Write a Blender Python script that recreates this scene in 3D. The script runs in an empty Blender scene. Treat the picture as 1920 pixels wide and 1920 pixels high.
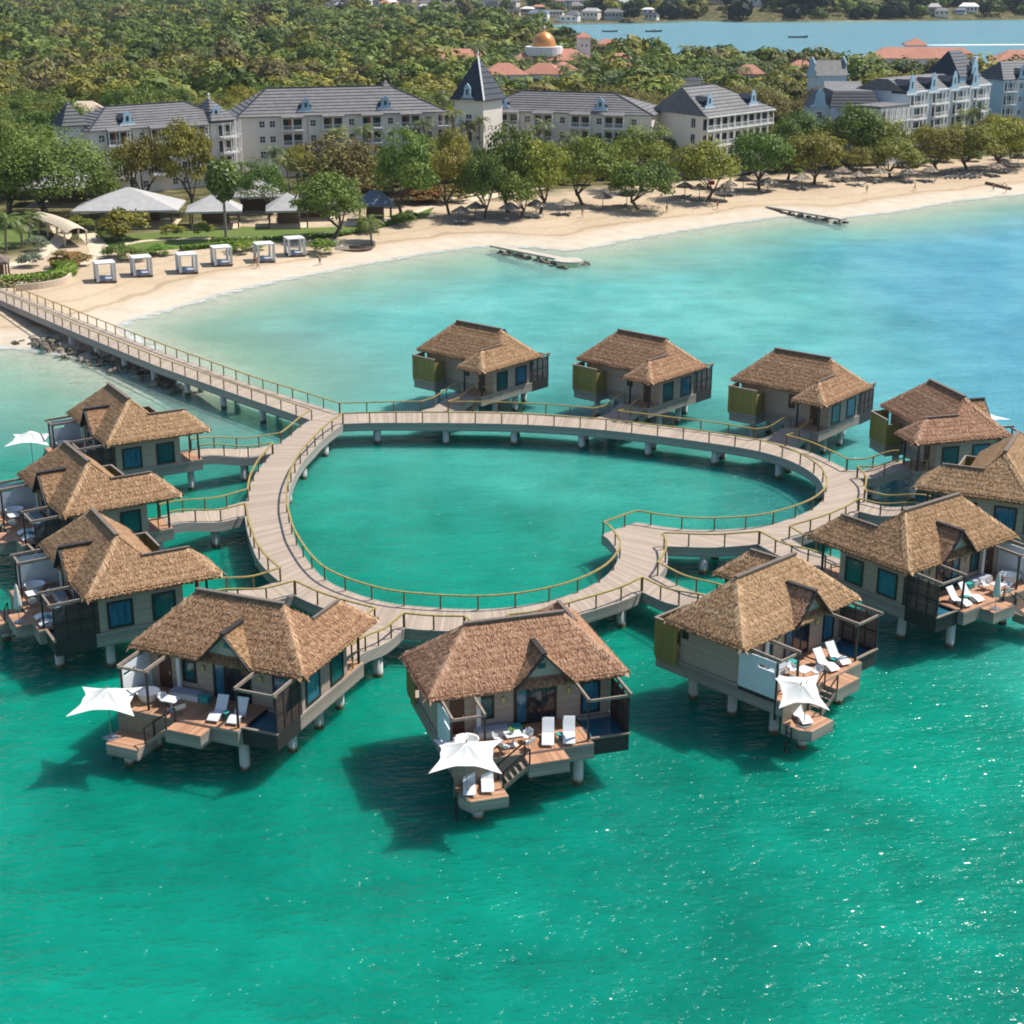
import bpy, bmesh, math, random
import numpy as np
from mathutils import Vector, Matrix

random.seed(7)
rng = np.random.default_rng(7)
PI = math.pi
R = math.radians
SC = bpy.context.scene
COL = SC.collection

# ------------------------------------------------------------------ camera
FPX, YH, CAMH = 2955.75, -78.11, 46.985          # focal length and horizon in photo pixels, height over water
PITCH = math.atan((960 - YH) / FPX)
cam_d = bpy.data.cameras.new('camera')
cam = bpy.data.objects.new('camera', cam_d)
COL.objects.link(cam)
cam.location = (0, 0, CAMH)
cam.rotation_euler = (PI / 2 - PITCH, 0, 0)
cam_d.sensor_width = 36
cam_d.lens = 36 * FPX / 1920
cam_d.clip_end = 9000
SC.camera = cam

# ------------------------------------------------------------------ sky and sun
SUN_EL, SUN_AZ = R(56), R(64)                     # azimuth from the view axis (+Y) towards +X
world = bpy.data.worlds.new('World')
SC.world = world
world.use_nodes = True
wnt = world.node_tree
bg = wnt.nodes['Background']
sky = wnt.nodes.new('ShaderNodeTexSky')
sky.sky_type = 'NISHITA'
sky.sun_disc = False
sky.sun_elevation = SUN_EL
sky.sun_rotation = SUN_AZ
sky.air_density = 1.0
sky.dust_density = 0.6
sky.ozone_density = 1.0
wnt.links.new(sky.outputs[0], bg.inputs[0])
bg.inputs[1].default_value = 0.115
sun_d = bpy.data.lights.new('sun', 'SUN')
sun_d.energy = 4.7
sun_d.angle = R(0.5)
sun_d.color = (1.0, 0.95, 0.86)
sun = bpy.data.objects.new('sun', sun_d)
COL.objects.link(sun)
tosun = Vector((math.cos(SUN_EL) * math.sin(SUN_AZ), math.cos(SUN_EL) * math.cos(SUN_AZ), math.sin(SUN_EL)))
sun.rotation_euler = tosun.to_track_quat('Z', 'Y').to_euler()
SC.view_settings.view_transform = 'Standard'
SC.view_settings.look = 'None'
SC.view_settings.exposure = 0.53
SC.view_settings.gamma = 1.0
SC.cycles.use_denoising = True
SC.cycles.max_bounces = 6
SC.cycles.transparent_max_bounces = 12
SC.cycles.sample_clamp_indirect = 3.0
SC.cycles.sample_clamp_direct = 3.0
SC.cycles.filter_width = 1.85
SC.cycles.caustics_reflective = False
SC.cycles.caustics_refractive = False


HAZE = 0.00004


# ------------------------------------------------------------------ helpers
def at(px, py, z=0.0):
    """the world point at height z seen at photo pixel (px, py)"""
    u, v = (px - 960) / FPX, (960 - py) / FPX
    d = (u, math.cos(PITCH) + v * math.sin(PITCH), -math.sin(PITCH) + v * math.cos(PITCH))
    t = (z - CAMH) / d[2]
    return Vector((d[0] * t, d[1] * t, z))


MIR = False


def tag(o, label=None, cat=None, group=None, kind=None):
    if label: o['label'] = label
    if cat: o['category'] = cat
    if group: o['group'] = group
    if kind: o['kind'] = kind
    return o


def thing(name, label, cat, loc=(0, 0, 0), rz=0.0, group=None):
    o = bpy.data.objects.new(name, None)
    o.empty_display_size = 0.3
    COL.objects.link(o)
    o.location = loc
    o.rotation_euler = (0, 0, rz)
    return tag(o, label, cat, group)


def copy_tree(o, parent=None):
    c = o.copy()
    COL.objects.link(c)
    c.parent = parent
    for ch in [x for x in o.children]:
        copy_tree(ch, c)
    return c


class MB:
    def __init__(s):
        s.v, s.f, s.uv, s.tone = [], [], [], []

    def add(s, verts, faces, uvs=None, tone=0.5):
        b = len(s.v)
        s.v += [tuple(x) for x in verts]
        for i, f in enumerate(faces):
            s.f.append([b + k for k in f])
            s.uv.append(uvs[i] if uvs else None)
            s.tone.append(tone)
        return s

    def box(s, x0, x1, y0, y1, z0, z1, tone=0.5):
        v = [(x0, y0, z0), (x1, y0, z0), (x1, y1, z0), (x0, y1, z0), (x0, y0, z1), (x1, y0, z1), (x1, y1, z1), (x0, y1, z1)]
        return s.add(v, [(3, 2, 1, 0), (4, 5, 6, 7), (0, 1, 5, 4), (1, 2, 6, 5), (2, 3, 7, 6), (3, 0, 4, 7)], tone=tone)

    def beam(s, p, q, w, h, up=(0, 0, 1), tone=0.5):
        p, q = Vector(p), Vector(q)
        d = (q - p)
        if d.length < 1e-6: return s
        d.normalize()
        u = Vector(up)
        if abs(d.dot(u)) > 0.99: u = Vector((0, 1, 0))
        a = d.cross(u).normalized() * (w / 2)
        b = a.cross(d).normalized() * (h / 2)
        v = [p - a - b, p + a - b, p + a + b, p - a + b, q - a - b, q + a - b, q + a + b, q - a + b]
        return s.add(v, [(0, 1, 2, 3), (7, 6, 5, 4), (0, 4, 5, 1), (1, 5, 6, 2), (2, 6, 7, 3), (3, 7, 4, 0)], tone=tone)

    def cyl(s, p, q, r0, r1=None, n=10, cap=True, tone=0.5):
        p, q = Vector(p), Vector(q)
        r1 = r0 if r1 is None else r1
        d = (q - p).normalized()
        u = Vector((0, 0, 1)) if abs(d.z) < 0.95 else Vector((1, 0, 0))
        a = d.cross(u).normalized()
        b = d.cross(a)
        v, f = [], []
        for c, r in ((p, r0), (q, r1)):
            for k in range(n):
                t = 2 * PI * k / n
                v.append(c + a * (r * math.cos(t)) + b * (r * math.sin(t)))
        for k in range(n):
            f.append((k, n + k, n + (k + 1) % n, (k + 1) % n))
        if cap:
            f.append(tuple(range(n)))
            f.append(tuple(range(2 * n - 1, n - 1, -1)))
        return s.add(v, f, tone=tone)

    def lathe(s, c, prof, n=16, tone=0.5):
        v, f = [], []
        for (r, z) in prof:
            for k in range(n):
                t = 2 * PI * k / n
                v.append((c[0] + r * math.cos(t), c[1] + r * math.sin(t), c[2] + z))
        for i in range(len(prof) - 1):
            for k in range(n):
                f.append((i * n + k, i * n + (k + 1) % n, (i + 1) * n + (k + 1) % n, (i + 1) * n + k))
        return s.add(v, f, tone=tone)

    def prism(s, pts, z0, z1, tone=0.5):
        n = len(pts)
        v = [(p[0], p[1], z0) for p in pts] + [(p[0], p[1], z1) for p in pts]
        f = [tuple(range(n - 1, -1, -1)), tuple(range(n, 2 * n))] + [(k, (k + 1) % n, n + (k + 1) % n, n + k) for k in range(n)]
        return s.add(v, f, tone=tone)

    def poly(s, pts, tone=0.5):
        return s.add(pts, [tuple(range(len(pts)))], tone=tone)

    def slab(s, a, b, c, d, t=0.04, tone=0.5):
        """quad abcd (counter-clockwise seen from its front) with thickness t behind it"""
        a, b, c, d = map(Vector, (a, b, c, d))
        n = (b - a).cross(d - a).normalized() * t
        v = [a, b, c, d, a - n, b - n, c - n, d - n]
        return s.add(v, [(0, 1, 2, 3), (7, 6, 5, 4), (1, 0, 4, 5), (2, 1, 5, 6), (3, 2, 6, 7), (0, 3, 7, 4)], tone=tone)

    def mesh(s, name, mat, smooth=False):
        me = bpy.data.meshes.new(name)
        v, f, uvs = s.v, s.f, s.uv
        if MIR:
            v = [(-x, y, z) for x, y, z in v]
            f = [list(reversed(q)) for q in f]
            uvs = [list(reversed(u)) if u else None for u in uvs]
        me.from_pydata(v, [], f)
        if any(u for u in uvs):
            l = me.uv_layers.new(name='uv')
            k = 0
            for i, q in enumerate(f):
                for j in range(len(q)):
                    l.data[k].uv = uvs[i][j] if uvs[i] else (0, 0)
                    k += 1
        a = me.attributes.new('tone', 'FLOAT', 'FACE')
        a.data.foreach_set('value', np.array(s.tone, dtype=np.float32))
        if smooth:
            me.polygons.foreach_set('use_smooth', [True] * len(f))
        if mat: me.materials.append(mat)
        me.update()
        return me

    def build(s, name, mat, parent=None, smooth=False, loc=None, rz=0):
        o = bpy.data.objects.new(name, s.mesh(name, mat, smooth))
        COL.objects.link(o)
        if parent: o.parent = parent
        if loc is not None:
            o.location = loc
            o.rotation_euler = (0, 0, rz)
        return o


def quad_mesh(name, V, tone, mat):
    """V: (n,4,3) array of quads"""
    n = len(V)
    me = bpy.data.meshes.new(name)
    me.vertices.add(4 * n)
    me.vertices.foreach_set('co', np.ascontiguousarray(V, dtype=np.float32).ravel())
    me.loops.add(4 * n)
    me.loops.foreach_set('vertex_index', np.arange(4 * n, dtype=np.int32))
    me.polygons.add(n)
    me.polygons.foreach_set('loop_start', np.arange(0, 4 * n, 4, dtype=np.int32))
    a = me.attributes.new('tone', 'FLOAT', 'FACE')
    a.data.foreach_set('value', np.asarray(tone, dtype=np.float32))
    me.materials.append(mat)
    me.update(calc_edges=True)
    me.validate()
    return me


def mobj(name, me, parent=None):
    o = bpy.data.objects.new(name, me)
    COL.objects.link(o)
    if parent: o.parent = parent
    return o


# ------------------------------------------------------------------ materials
def _n(nt, t, **kw):
    n = nt.nodes.new(t)
    for k, v in kw.items(): setattr(n, k, v)
    return n


def base(name, rough=0.7, metal=0.0, spec=0.5):
    m = bpy.data.materials.new(name)
    m.use_nodes = True
    b = m.node_tree.nodes['Principled BSDF']
    b.inputs['Roughness'].default_value = rough
    b.inputs['Metallic'].default_value = metal
    b.inputs['Specular IOR Level'].default_value = spec
    return m, m.node_tree, b


def math_(nt, op, a, b=None, c=None):
    n = _n(nt, 'ShaderNodeMath', operation=op)
    for i, x in enumerate((a, b, c)):
        if x is None: continue
        if isinstance(x, (int, float)): n.inputs[i].default_value = x
        else: nt.links.new(x, n.inputs[i])
    return n.outputs[0]


def mixc(nt, f, a, b, mode='MIX'):
    n = _n(nt, 'ShaderNodeMix', data_type='RGBA', blend_type=mode)
    for i, x in ((0, f), (6, a), (7, b)):
        if isinstance(x, (int, float)): n.inputs[i].default_value = x
        elif isinstance(x, tuple): n.inputs[i].default_value = (*x[:3], 1)
        else: nt.links.new(x, n.inputs[i])
    return n.outputs[2]


def ramp(nt, f, stops):
    n = _n(nt, 'ShaderNodeValToRGB')
    e = n.color_ramp.elements
    while len(e) < len(stops): e.new(0.5)
    for i, (p, c) in enumerate(stops):
        e[i].position = p
        e[i].color = (*c, 1) if len(c) == 3 else c
    nt.links.new(f, n.inputs[0])
    return n.outputs[0]


def noise(nt, vec, scale, detail=3, rough=0.55):
    n = _n(nt, 'ShaderNodeTexNoise')
    n.inputs['Scale'].default_value = scale
    n.inputs['Detail'].default_value = detail
    n.inputs['Roughness'].default_value = rough
    if vec is not None: nt.links.new(vec, n.inputs['Vector'])
    return n.outputs[0]


def coords(nt, kind='Object', scale=(1, 1, 1), rot=(0, 0, 0)):
    t = _n(nt, 'ShaderNodeTexCoord')
    mp = _n(nt, 'ShaderNodeMapping')
    mp.inputs['Scale'].default_value = scale
    mp.inputs['Rotation'].default_value = rot
    nt.links.new(t.outputs[kind], mp.inputs[0])
    return mp.outputs[0]


def position(nt, scale=(1, 1, 1), rot=(0, 0, 0)):
    t = _n(nt, 'ShaderNodeNewGeometry')
    mp = _n(nt, 'ShaderNodeMapping')
    mp.inputs['Scale'].default_value = scale
    mp.inputs['Rotation'].default_value = rot
    nt.links.new(t.outputs['Position'], mp.inputs[0])
    return mp.outputs[0]


def bump(nt, b, h, dist=0.02, strength=0.5):
    n = _n(nt, 'ShaderNodeBump')
    n.inputs['Distance'].default_value = dist
    n.inputs['Strength'].default_value = strength
    nt.links.new(h, n.inputs['Height'])
    if b is not None: nt.links.new(n.outputs[0], b.inputs['Normal'])
    return n.outputs[0]


def attr(nt, name):
    n = _n(nt, 'ShaderNodeAttribute')
    n.attribute_name = name
    return n.outputs['Fac']


def speck(name, c1, c2, scale=6, rough=0.7, metal=0, bmp=0.0, stretch=(1, 1, 1), spec=0.4, big=0.35):
    """a surface with two-scale colour variation"""
    m, nt, b = base(name, rough, metal, spec)
    v = coords(nt, 'Object', stretch)
    f1 = noise(nt, v, scale, 4)
    f2 = noise(nt, v, scale * 0.12, 2)
    f = math_(nt, 'ADD', math_(nt, 'MULTIPLY', f1, 1 - big), math_(nt, 'MULTIPLY', f2, big))
    c = ramp(nt, f, [(0.3, c1), (0.7, c2)])
    nt.links.new(c, b.inputs['Base Color'])
    if bmp: bump(nt, b, f1, bmp, 0.6)
    return m


def planks(name, cols, axis, width, gap=0.08, dark=0.35, rough=0.65, coord='Object', bmp=0.006, weather=0.5):
    """boards of one width along an axis of the object's space, each with its own tone"""
    m, nt, b = base(name, rough, 0, 0.35)
    t = _n(nt, 'ShaderNodeTexCoord')
    sep = _n(nt, 'ShaderNodeSeparateXYZ')
    nt.links.new(t.outputs[coord], sep.inputs[0])
    a = math_(nt, 'DIVIDE', sep.outputs[axis], width)
    cell = math_(nt, 'FLOOR', a)
    fr = math_(nt, 'FRACT', a)
    wn = _n(nt, 'ShaderNodeTexWhiteNoise', noise_dimensions='1D')
    nt.links.new(cell, wn.inputs['W'])
    big = noise(nt, t.outputs[coord], 0.6, 3)
    sc = [1.0, 1.0, 1.0]
    sc[axis] = 8
    mp = _n(nt, 'ShaderNodeMapping')
    mp.inputs['Scale'].default_value = sc
    nt.links.new(t.outputs[coord], mp.inputs[0])
    grain = noise(nt, mp.outputs[0], 3, 4)
    f = math_(nt, 'ADD', math_(nt, 'MULTIPLY', wn.outputs[0], 1 - weather), math_(nt, 'MULTIPLY', math_(nt, 'ADD', math_(nt, 'MULTIPLY', big, 0.6), math_(nt, 'MULTIPLY', grain, 0.4)), weather))
    n = len(cols)
    c = ramp(nt, f, [(0.2 + 0.6 * i / (n - 1), x) for i, x in enumerate(cols)])
    g = math_(nt, 'LESS_THAN', fr, gap)
    c2 = mixc(nt, math_(nt, 'MULTIPLY', g, 1 - dark), c, (0.02, 0.017, 0.014))
    nt.links.new(c2, b.inputs['Base Color'])
    bump(nt, b, math_(nt, 'SUBTRACT', grain, math_(nt, 'MULTIPLY', g, 2.0)), bmp, 0.6)
    return m


def toned(name, stops, rough=0.8, var=0.35, scale=5.0, transl=0.0, rnd=0.0, spec=0.2):
    """colour by the per-face tone attribute, noise and the object's own random number"""
    m, nt, b = base(name, rough, 0, spec)
    f = attr(nt, 'tone')
    nz = noise(nt, coords(nt), scale, 3)
    f = math_(nt, 'ADD', f, math_(nt, 'MULTIPLY', math_(nt, 'SUBTRACT', nz, 0.5), var))
    if rnd:
        oi = _n(nt, 'ShaderNodeObjectInfo')
        f = math_(nt, 'ADD', f, math_(nt, 'MULTIPLY', math_(nt, 'SUBTRACT', oi.outputs['Random'], 0.5), rnd))
    c = ramp(nt, f, stops)
    if rnd:
        oi2 = _n(nt, 'ShaderNodeObjectInfo')
        hsv = _n(nt, 'ShaderNodeHueSaturation')
        nt.links.new(math_(nt, 'ADD', 0.5 - rnd * .1, math_(nt, 'MULTIPLY', math_(nt, 'FRACT', math_(nt, 'MULTIPLY', oi2.outputs['Random'], 7.3)), rnd * .2)), hsv.inputs['Hue'])
        hsv.inputs['Saturation'].default_value = 1.0
        nt.links.new(c, hsv.inputs['Color'])
        c = hsv.outputs[0]
    nt.links.new(c, b.inputs['Base Color'])
    if transl:
        tr = _n(nt, 'ShaderNodeBsdfTranslucent')
        nt.links.new(c, tr.inputs[0])
        mx = _n(nt, 'ShaderNodeMixShader')
        mx.inputs[0].default_value = transl
        nt.links.new(b.outputs[0], mx.inputs[1])
        nt.links.new(tr.outputs[0], mx.inputs[2])
        nt.links.new(mx.outputs[0], nt.nodes['Material Output'].inputs[0])
    return m


M = {}
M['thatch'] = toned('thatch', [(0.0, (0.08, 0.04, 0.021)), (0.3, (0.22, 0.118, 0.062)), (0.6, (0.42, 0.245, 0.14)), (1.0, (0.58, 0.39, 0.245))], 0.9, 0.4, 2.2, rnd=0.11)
M['ridge'] = speck('ridge_cap', (0.10, 0.075, 0.062), (0.2, 0.15, 0.12), 5, 0.8)
M['siding'] = planks('siding', [(0.3, 0.225, 0.178), (0.37, 0.285, 0.228), (0.44, 0.345, 0.28)], 2, 0.24, 0.05, 0.72, weather=0.8)
M['skirt'] = planks('skirt', [(0.205, 0.172, 0.147), (0.29, 0.245, 0.21), (0.37, 0.315, 0.27)], 2, 0.24, 0.07, 0.45)
M['deck'] = planks('villa_deck', [(0.3, 0.15, 0.082), (0.42, 0.22, 0.125), (0.5, 0.28, 0.17)], 0, 0.15, 0.1, 0.45)
M['lowdeck'] = planks('lower_deck', [(0.3, 0.155, 0.09), (0.42, 0.225, 0.13), (0.5, 0.29, 0.18)], 1, 0.15, 0.1, 0.45)
M['boardwalk'] = planks('boardwalk_deck', [(0.285, 0.22, 0.168), (0.35, 0.275, 0.212), (0.42, 0.335, 0.262)], 0, 0.21, 0.06, 0.5, coord='UV', weather=0.55)
M['fascia'] = planks('boardwalk_fascia', [(0.2, 0.178, 0.158), (0.28, 0.25, 0.222), (0.36, 0.325, 0.288)], 2, 0.28, 0.06, 0.45)
M['rail'] = speck('rail_metal', (0.26, 0.185, 0.045), (0.38, 0.28, 0.08), 3, 0.45, 0.05)
M['post'] = speck('post_metal', (0.1, 0.075, 0.03), (0.19, 0.14, 0.055), 3, 0.5, 0.15)
M['pile'] = None
M['dark'] = speck('dark_timber', (0.016, 0.014, 0.014), (0.035, 0.03, 0.028), 4, 0.6)
M['frame'] = speck('dark_window_frame', (0.012, 0.009, 0.008), (0.03, 0.022, 0.018), 4, 0.45)
M['beam'] = speck('pergola_timber', (0.17, 0.13, 0.1), (0.3, 0.24, 0.19), 4, 0.7, stretch=(1, 1, 1))
M['trellis'] = planks('trellis_slats', [(0.028, 0.02, 0.017), (0.065, 0.042, 0.036), (0.11, 0.072, 0.06)], 2, 0.16, 0.2, 0.1)
M['olive'] = planks('olive_screen', [(0.17, 0.14, 0.035), (0.21, 0.175, 0.045), (0.26, 0.22, 0.065)], 0, 0.42, 0.05, 0.5)
M['olive_y'] = planks('olive_screen_side', [(0.17, 0.14, 0.035), (0.21, 0.175, 0.045), (0.26, 0.22, 0.065)], 1, 0.42, 0.05, 0.5)
M['white'] = speck('white_paint', (0.58, 0.58, 0.57), (0.67, 0.67, 0.66), 2, 0.55)
M['gable'] = speck('gable_board', (0.36, 0.32, 0.285), (0.46, 0.415, 0.375), 3, 0.7)
M['panel'] = speck('white_tiled_panel', (0.55, 0.58, 0.62), (0.66, 0.69, 0.72), 3, 0.5)
M['fabric'] = speck('white_fabric', (0.56, 0.55, 0.525), (0.64, 0.63, 0.605), 3, 0.9)
M['ceramic'] = speck('white_ceramic', (0.74, 0.74, 0.73), (0.82, 0.82, 0.81), 3, 0.2)
M['plastic'] = speck('white_plastic', (0.6, 0.6, 0.6), (0.68, 0.68, 0.68), 3, 0.35)
M['teal'] = speck('teal_cushion', (0.02, 0.24, 0.22), (0.05, 0.36, 0.33), 6, 0.8)
M['bluecush'] = speck('blue_grey_cushion', (0.25, 0.28, 0.34), (0.38, 0.41, 0.46), 6, 0.9)
M['greenbowl'] = speck('green_leaves', (0.08, 0.22, 0.02), (0.2, 0.4, 0.06), 12, 0.7)
M['steel'] = speck('grey_steel', (0.25, 0.25, 0.26), (0.4, 0.4, 0.41), 6, 0.35, 0.7)


def glassy(name, c1, c2, scale=0.8, stretch=(3, 3, 0.25), rough=0.12):
    """curtained window glass: a glossy pane over hanging folds"""
    m, nt, b = base(name, rough, 0, 0.6)
    f = noise(nt, coords(nt, 'Object', stretch), scale * 4, 2)
    nt.links.new(ramp(nt, f, [(0.35, c1), (0.65, c2)]), b.inputs['Base Color'])
    return m


M['glass'] = glassy('teal_window_glass', (0.004, 0.06, 0.065), (0.012, 0.105, 0.11))  # reflected sky and sea put into the pane's base colour as teal
M['curtain'] = glassy('blue_curtained_glass', (0.012, 0.075, 0.13), (0.035, 0.16, 0.25))
M['darkglass'] = glassy('dark_door_glass', (0.006, 0.008, 0.012), (0.02, 0.03, 0.045))
M['wooddoor'] = speck('brown_door', (0.05, 0.02, 0.012), (0.09, 0.038, 0.022), 3, 0.5, stretch=(4, 4, 0.4))
M['net'] = speck('pool_water', (0.01, 0.075, 0.13), (0.03, 0.14, 0.2), 2, 0.08)
M['lamp'] = speck('brass_lamp', (0.45, 0.36, 0.14), (0.6, 0.5, 0.22), 5, 0.5)


def pile_mat():
    """concrete with a dark weedy band where the tide wets it"""
    m, nt, b = base('pile_concrete', 0.8, 0, .3)
    p = position(nt)
    sep = _n(nt, 'ShaderNodeSeparateXYZ'); nt.links.new(p, sep.inputs[0])
    n1 = noise(nt, p, 1.5, 4); n2 = noise(nt, position(nt, (4, 4, .5)), 1.0, 3)
    c = ramp(nt, math_(nt, 'ADD', math_(nt, 'MULTIPLY', n1, .5), math_(nt, 'MULTIPLY', n2, .5)), [(.35, (.42, .41, .39)), (.65, (.6, .59, .56))])
    mr = _n(nt, 'ShaderNodeMapRange', interpolation_type='SMOOTHSTEP')
    nt.links.new(math_(nt, 'ADD', sep.outputs[2], math_(nt, 'MULTIPLY', math_(nt, 'SUBTRACT', n1, .5), .5)), mr.inputs[0])
    mr.inputs[1].default_value = .18; mr.inputs[2].default_value = .5
    c = mixc(nt, mr.outputs[0], (.075, .075, .03), c)
    nt.links.new(c, b.inputs['Base Color'])
    return m


M['pile'] = pile_mat()


# ------------------------------------------------------------------ land outline, ground and water
def smooth01(a, b, x):
    t = np.clip((x - a) / (b - a), 0, 1)
    return t * t * (3 - 2 * t)


near_shore = [(-420, 640), (-200, 645), (0, 648), (60, 652), (150, 668), (250, 697), (335, 717), (352, 708), (300, 672), (232, 628), (214, 606), (245, 598), (330, 574),
              (420, 547), (500, 528), (600, 509), (700, 490), (800, 472), (900, 459), (1000, 462), (1060, 468), (1100, 464), (1150, 452), (1300, 427), (1440, 407), (1500, 402), (1560, 408),
              (1640, 400), (1700, 391), (1800, 374), (1920, 362), (2300, 325)]
back_shore = [(2400, 142), (1920, 148), (1700, 152), (1500, 150), (1300, 138), (1180, 122), (1095, 102), (1020, 68), (985, 48),
              (1060, 44), (1200, 43), (1300, 38), (1400, 41), (1650, 39), (1920, 36), (2500, 30)]
LAND = [tuple(at(x, y, 0)[:2]) for x, y in near_shore] + [tuple(at(x, y, 0)[:2]) for x, y in back_shore]
LAND = [(-4000, 200)] + LAND + [(4000, 1700), (4000, 9000), (-4000, 9000)]
LP = np.array(LAND)


def shore_dist(x, y):
    """signed distance to the shoreline, positive on land"""
    x = np.asarray(x, float); y = np.asarray(y, float)
    d2 = np.full(x.shape, 1e12)
    ins = np.zeros(x.shape, bool)
    n = len(LP)
    for i in range(n):
        ax, ay = LP[i]; bx, by = LP[(i + 1) % n]
        dx, dy = bx - ax, by - ay
        t = np.clip(((x - ax) * dx + (y - ay) * dy) / (dx * dx + dy * dy), 0, 1)
        d2 = np.minimum(d2, (x - ax - t * dx) ** 2 + (y - ay - t * dy) ** 2)
        c = ((ay > y) != (by > y))
        if abs(dy) > 1e-9:
            ins ^= c & (x < (bx - ax) * (y - ay) / dy + ax)
    return np.where(ins, 1, -1) * np.sqrt(d2)


def wob(x, y):
    return np.sin(x * 0.013 + 1.3) * np.cos(y * 0.011 + x * 0.004) + 0.5 * np.sin(x * 0.031 + y * 0.017 + 2.0)


def terr(x, y, sd=None):
    x = np.asarray(x, float); y = np.asarray(y, float)
    if sd is None: sd = shore_dist(x, y)
    z = np.where(sd > 0, np.minimum(sd * 0.085, 1.6), np.maximum(sd * 0.11, -3.3))
    hill = smooth01(1190, 2100, y) * smooth01(-150, 250, x) * 95 + smooth01(1500, 2600, y) * 75
    hill = hill * (1 + 0.25 * wob(x, y))
    return z + np.where(sd > 0, hill * smooth01(0, 60, sd), 0)


def gp(px, py):
    z = 1.2
    for _ in range(5):
        p = at(px, py, z)
        z = float(terr(p.x, p.y))
    return Vector((p.x, p.y, z))


def axis_pts(lo, hi, dlo, dhi, fine, coarse):
    a = list(np.arange(dlo, dhi + 1e-6, fine))
    s, x = fine, dlo
    left = []
    while x > lo:
        s = min(s * 1.35, coarse); x -= s; left.append(x)
    s, x = fine, a[-1]
    right = []
    while x < hi:
        s = min(s * 1.35, coarse); x += s; right.append(x)
    return np.array(left[::-1] + a + right)


GX = axis_pts(-2600, 2600, -150, 240, 3.0, 60)
GY = axis_pts(-150, 6000, 60, 460, 3.0, 45)
XX, YY = np.meshgrid(GX, GY, indexing='xy')
SD = shore_dist(XX, YY)


def grid_mesh(name, Z, mask, mat, attrs, smooth=True):
    ny, nx = XX.shape
    idx = np.arange(nx * ny).reshape(ny, nx)
    q = np.stack([idx[:-1, :-1], idx[:-1, 1:], idx[1:, 1:], idx[1:, :-1]], -1).reshape(-1, 4)
    if mask is not None:
        q = q[mask[:-1, :-1].ravel() | mask[1:, 1:].ravel() | mask[:-1, 1:].ravel() | mask[1:, :-1].ravel()]
    used = np.unique(q)
    re = np.full(nx * ny, -1); re[used] = np.arange(len(used))
    V = np.stack([XX.ravel(), YY.ravel(), np.broadcast_to(Z, XX.shape).ravel()], -1)[used]
    q = re[q]
    me = bpy.data.meshes.new(name)
    me.vertices.add(len(V)); me.vertices.foreach_set('co', V.astype(np.float32).ravel())
    me.loops.add(q.size); me.loops.foreach_set('vertex_index', q.astype(np.int32).ravel())
    me.polygons.add(len(q)); me.polygons.foreach_set('loop_start', np.arange(0, q.size, 4, dtype=np.int32))
    me.polygons.foreach_set('use_smooth', [smooth] * len(q))
    for k, a in attrs.items():
        t = me.attributes.new(k, 'FLOAT', 'POINT')
        t.data.foreach_set('value', a.ravel()[used].astype(np.float32))
    me.materials.append(mat)
    me.update(calc_edges=True)
    return me


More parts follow.
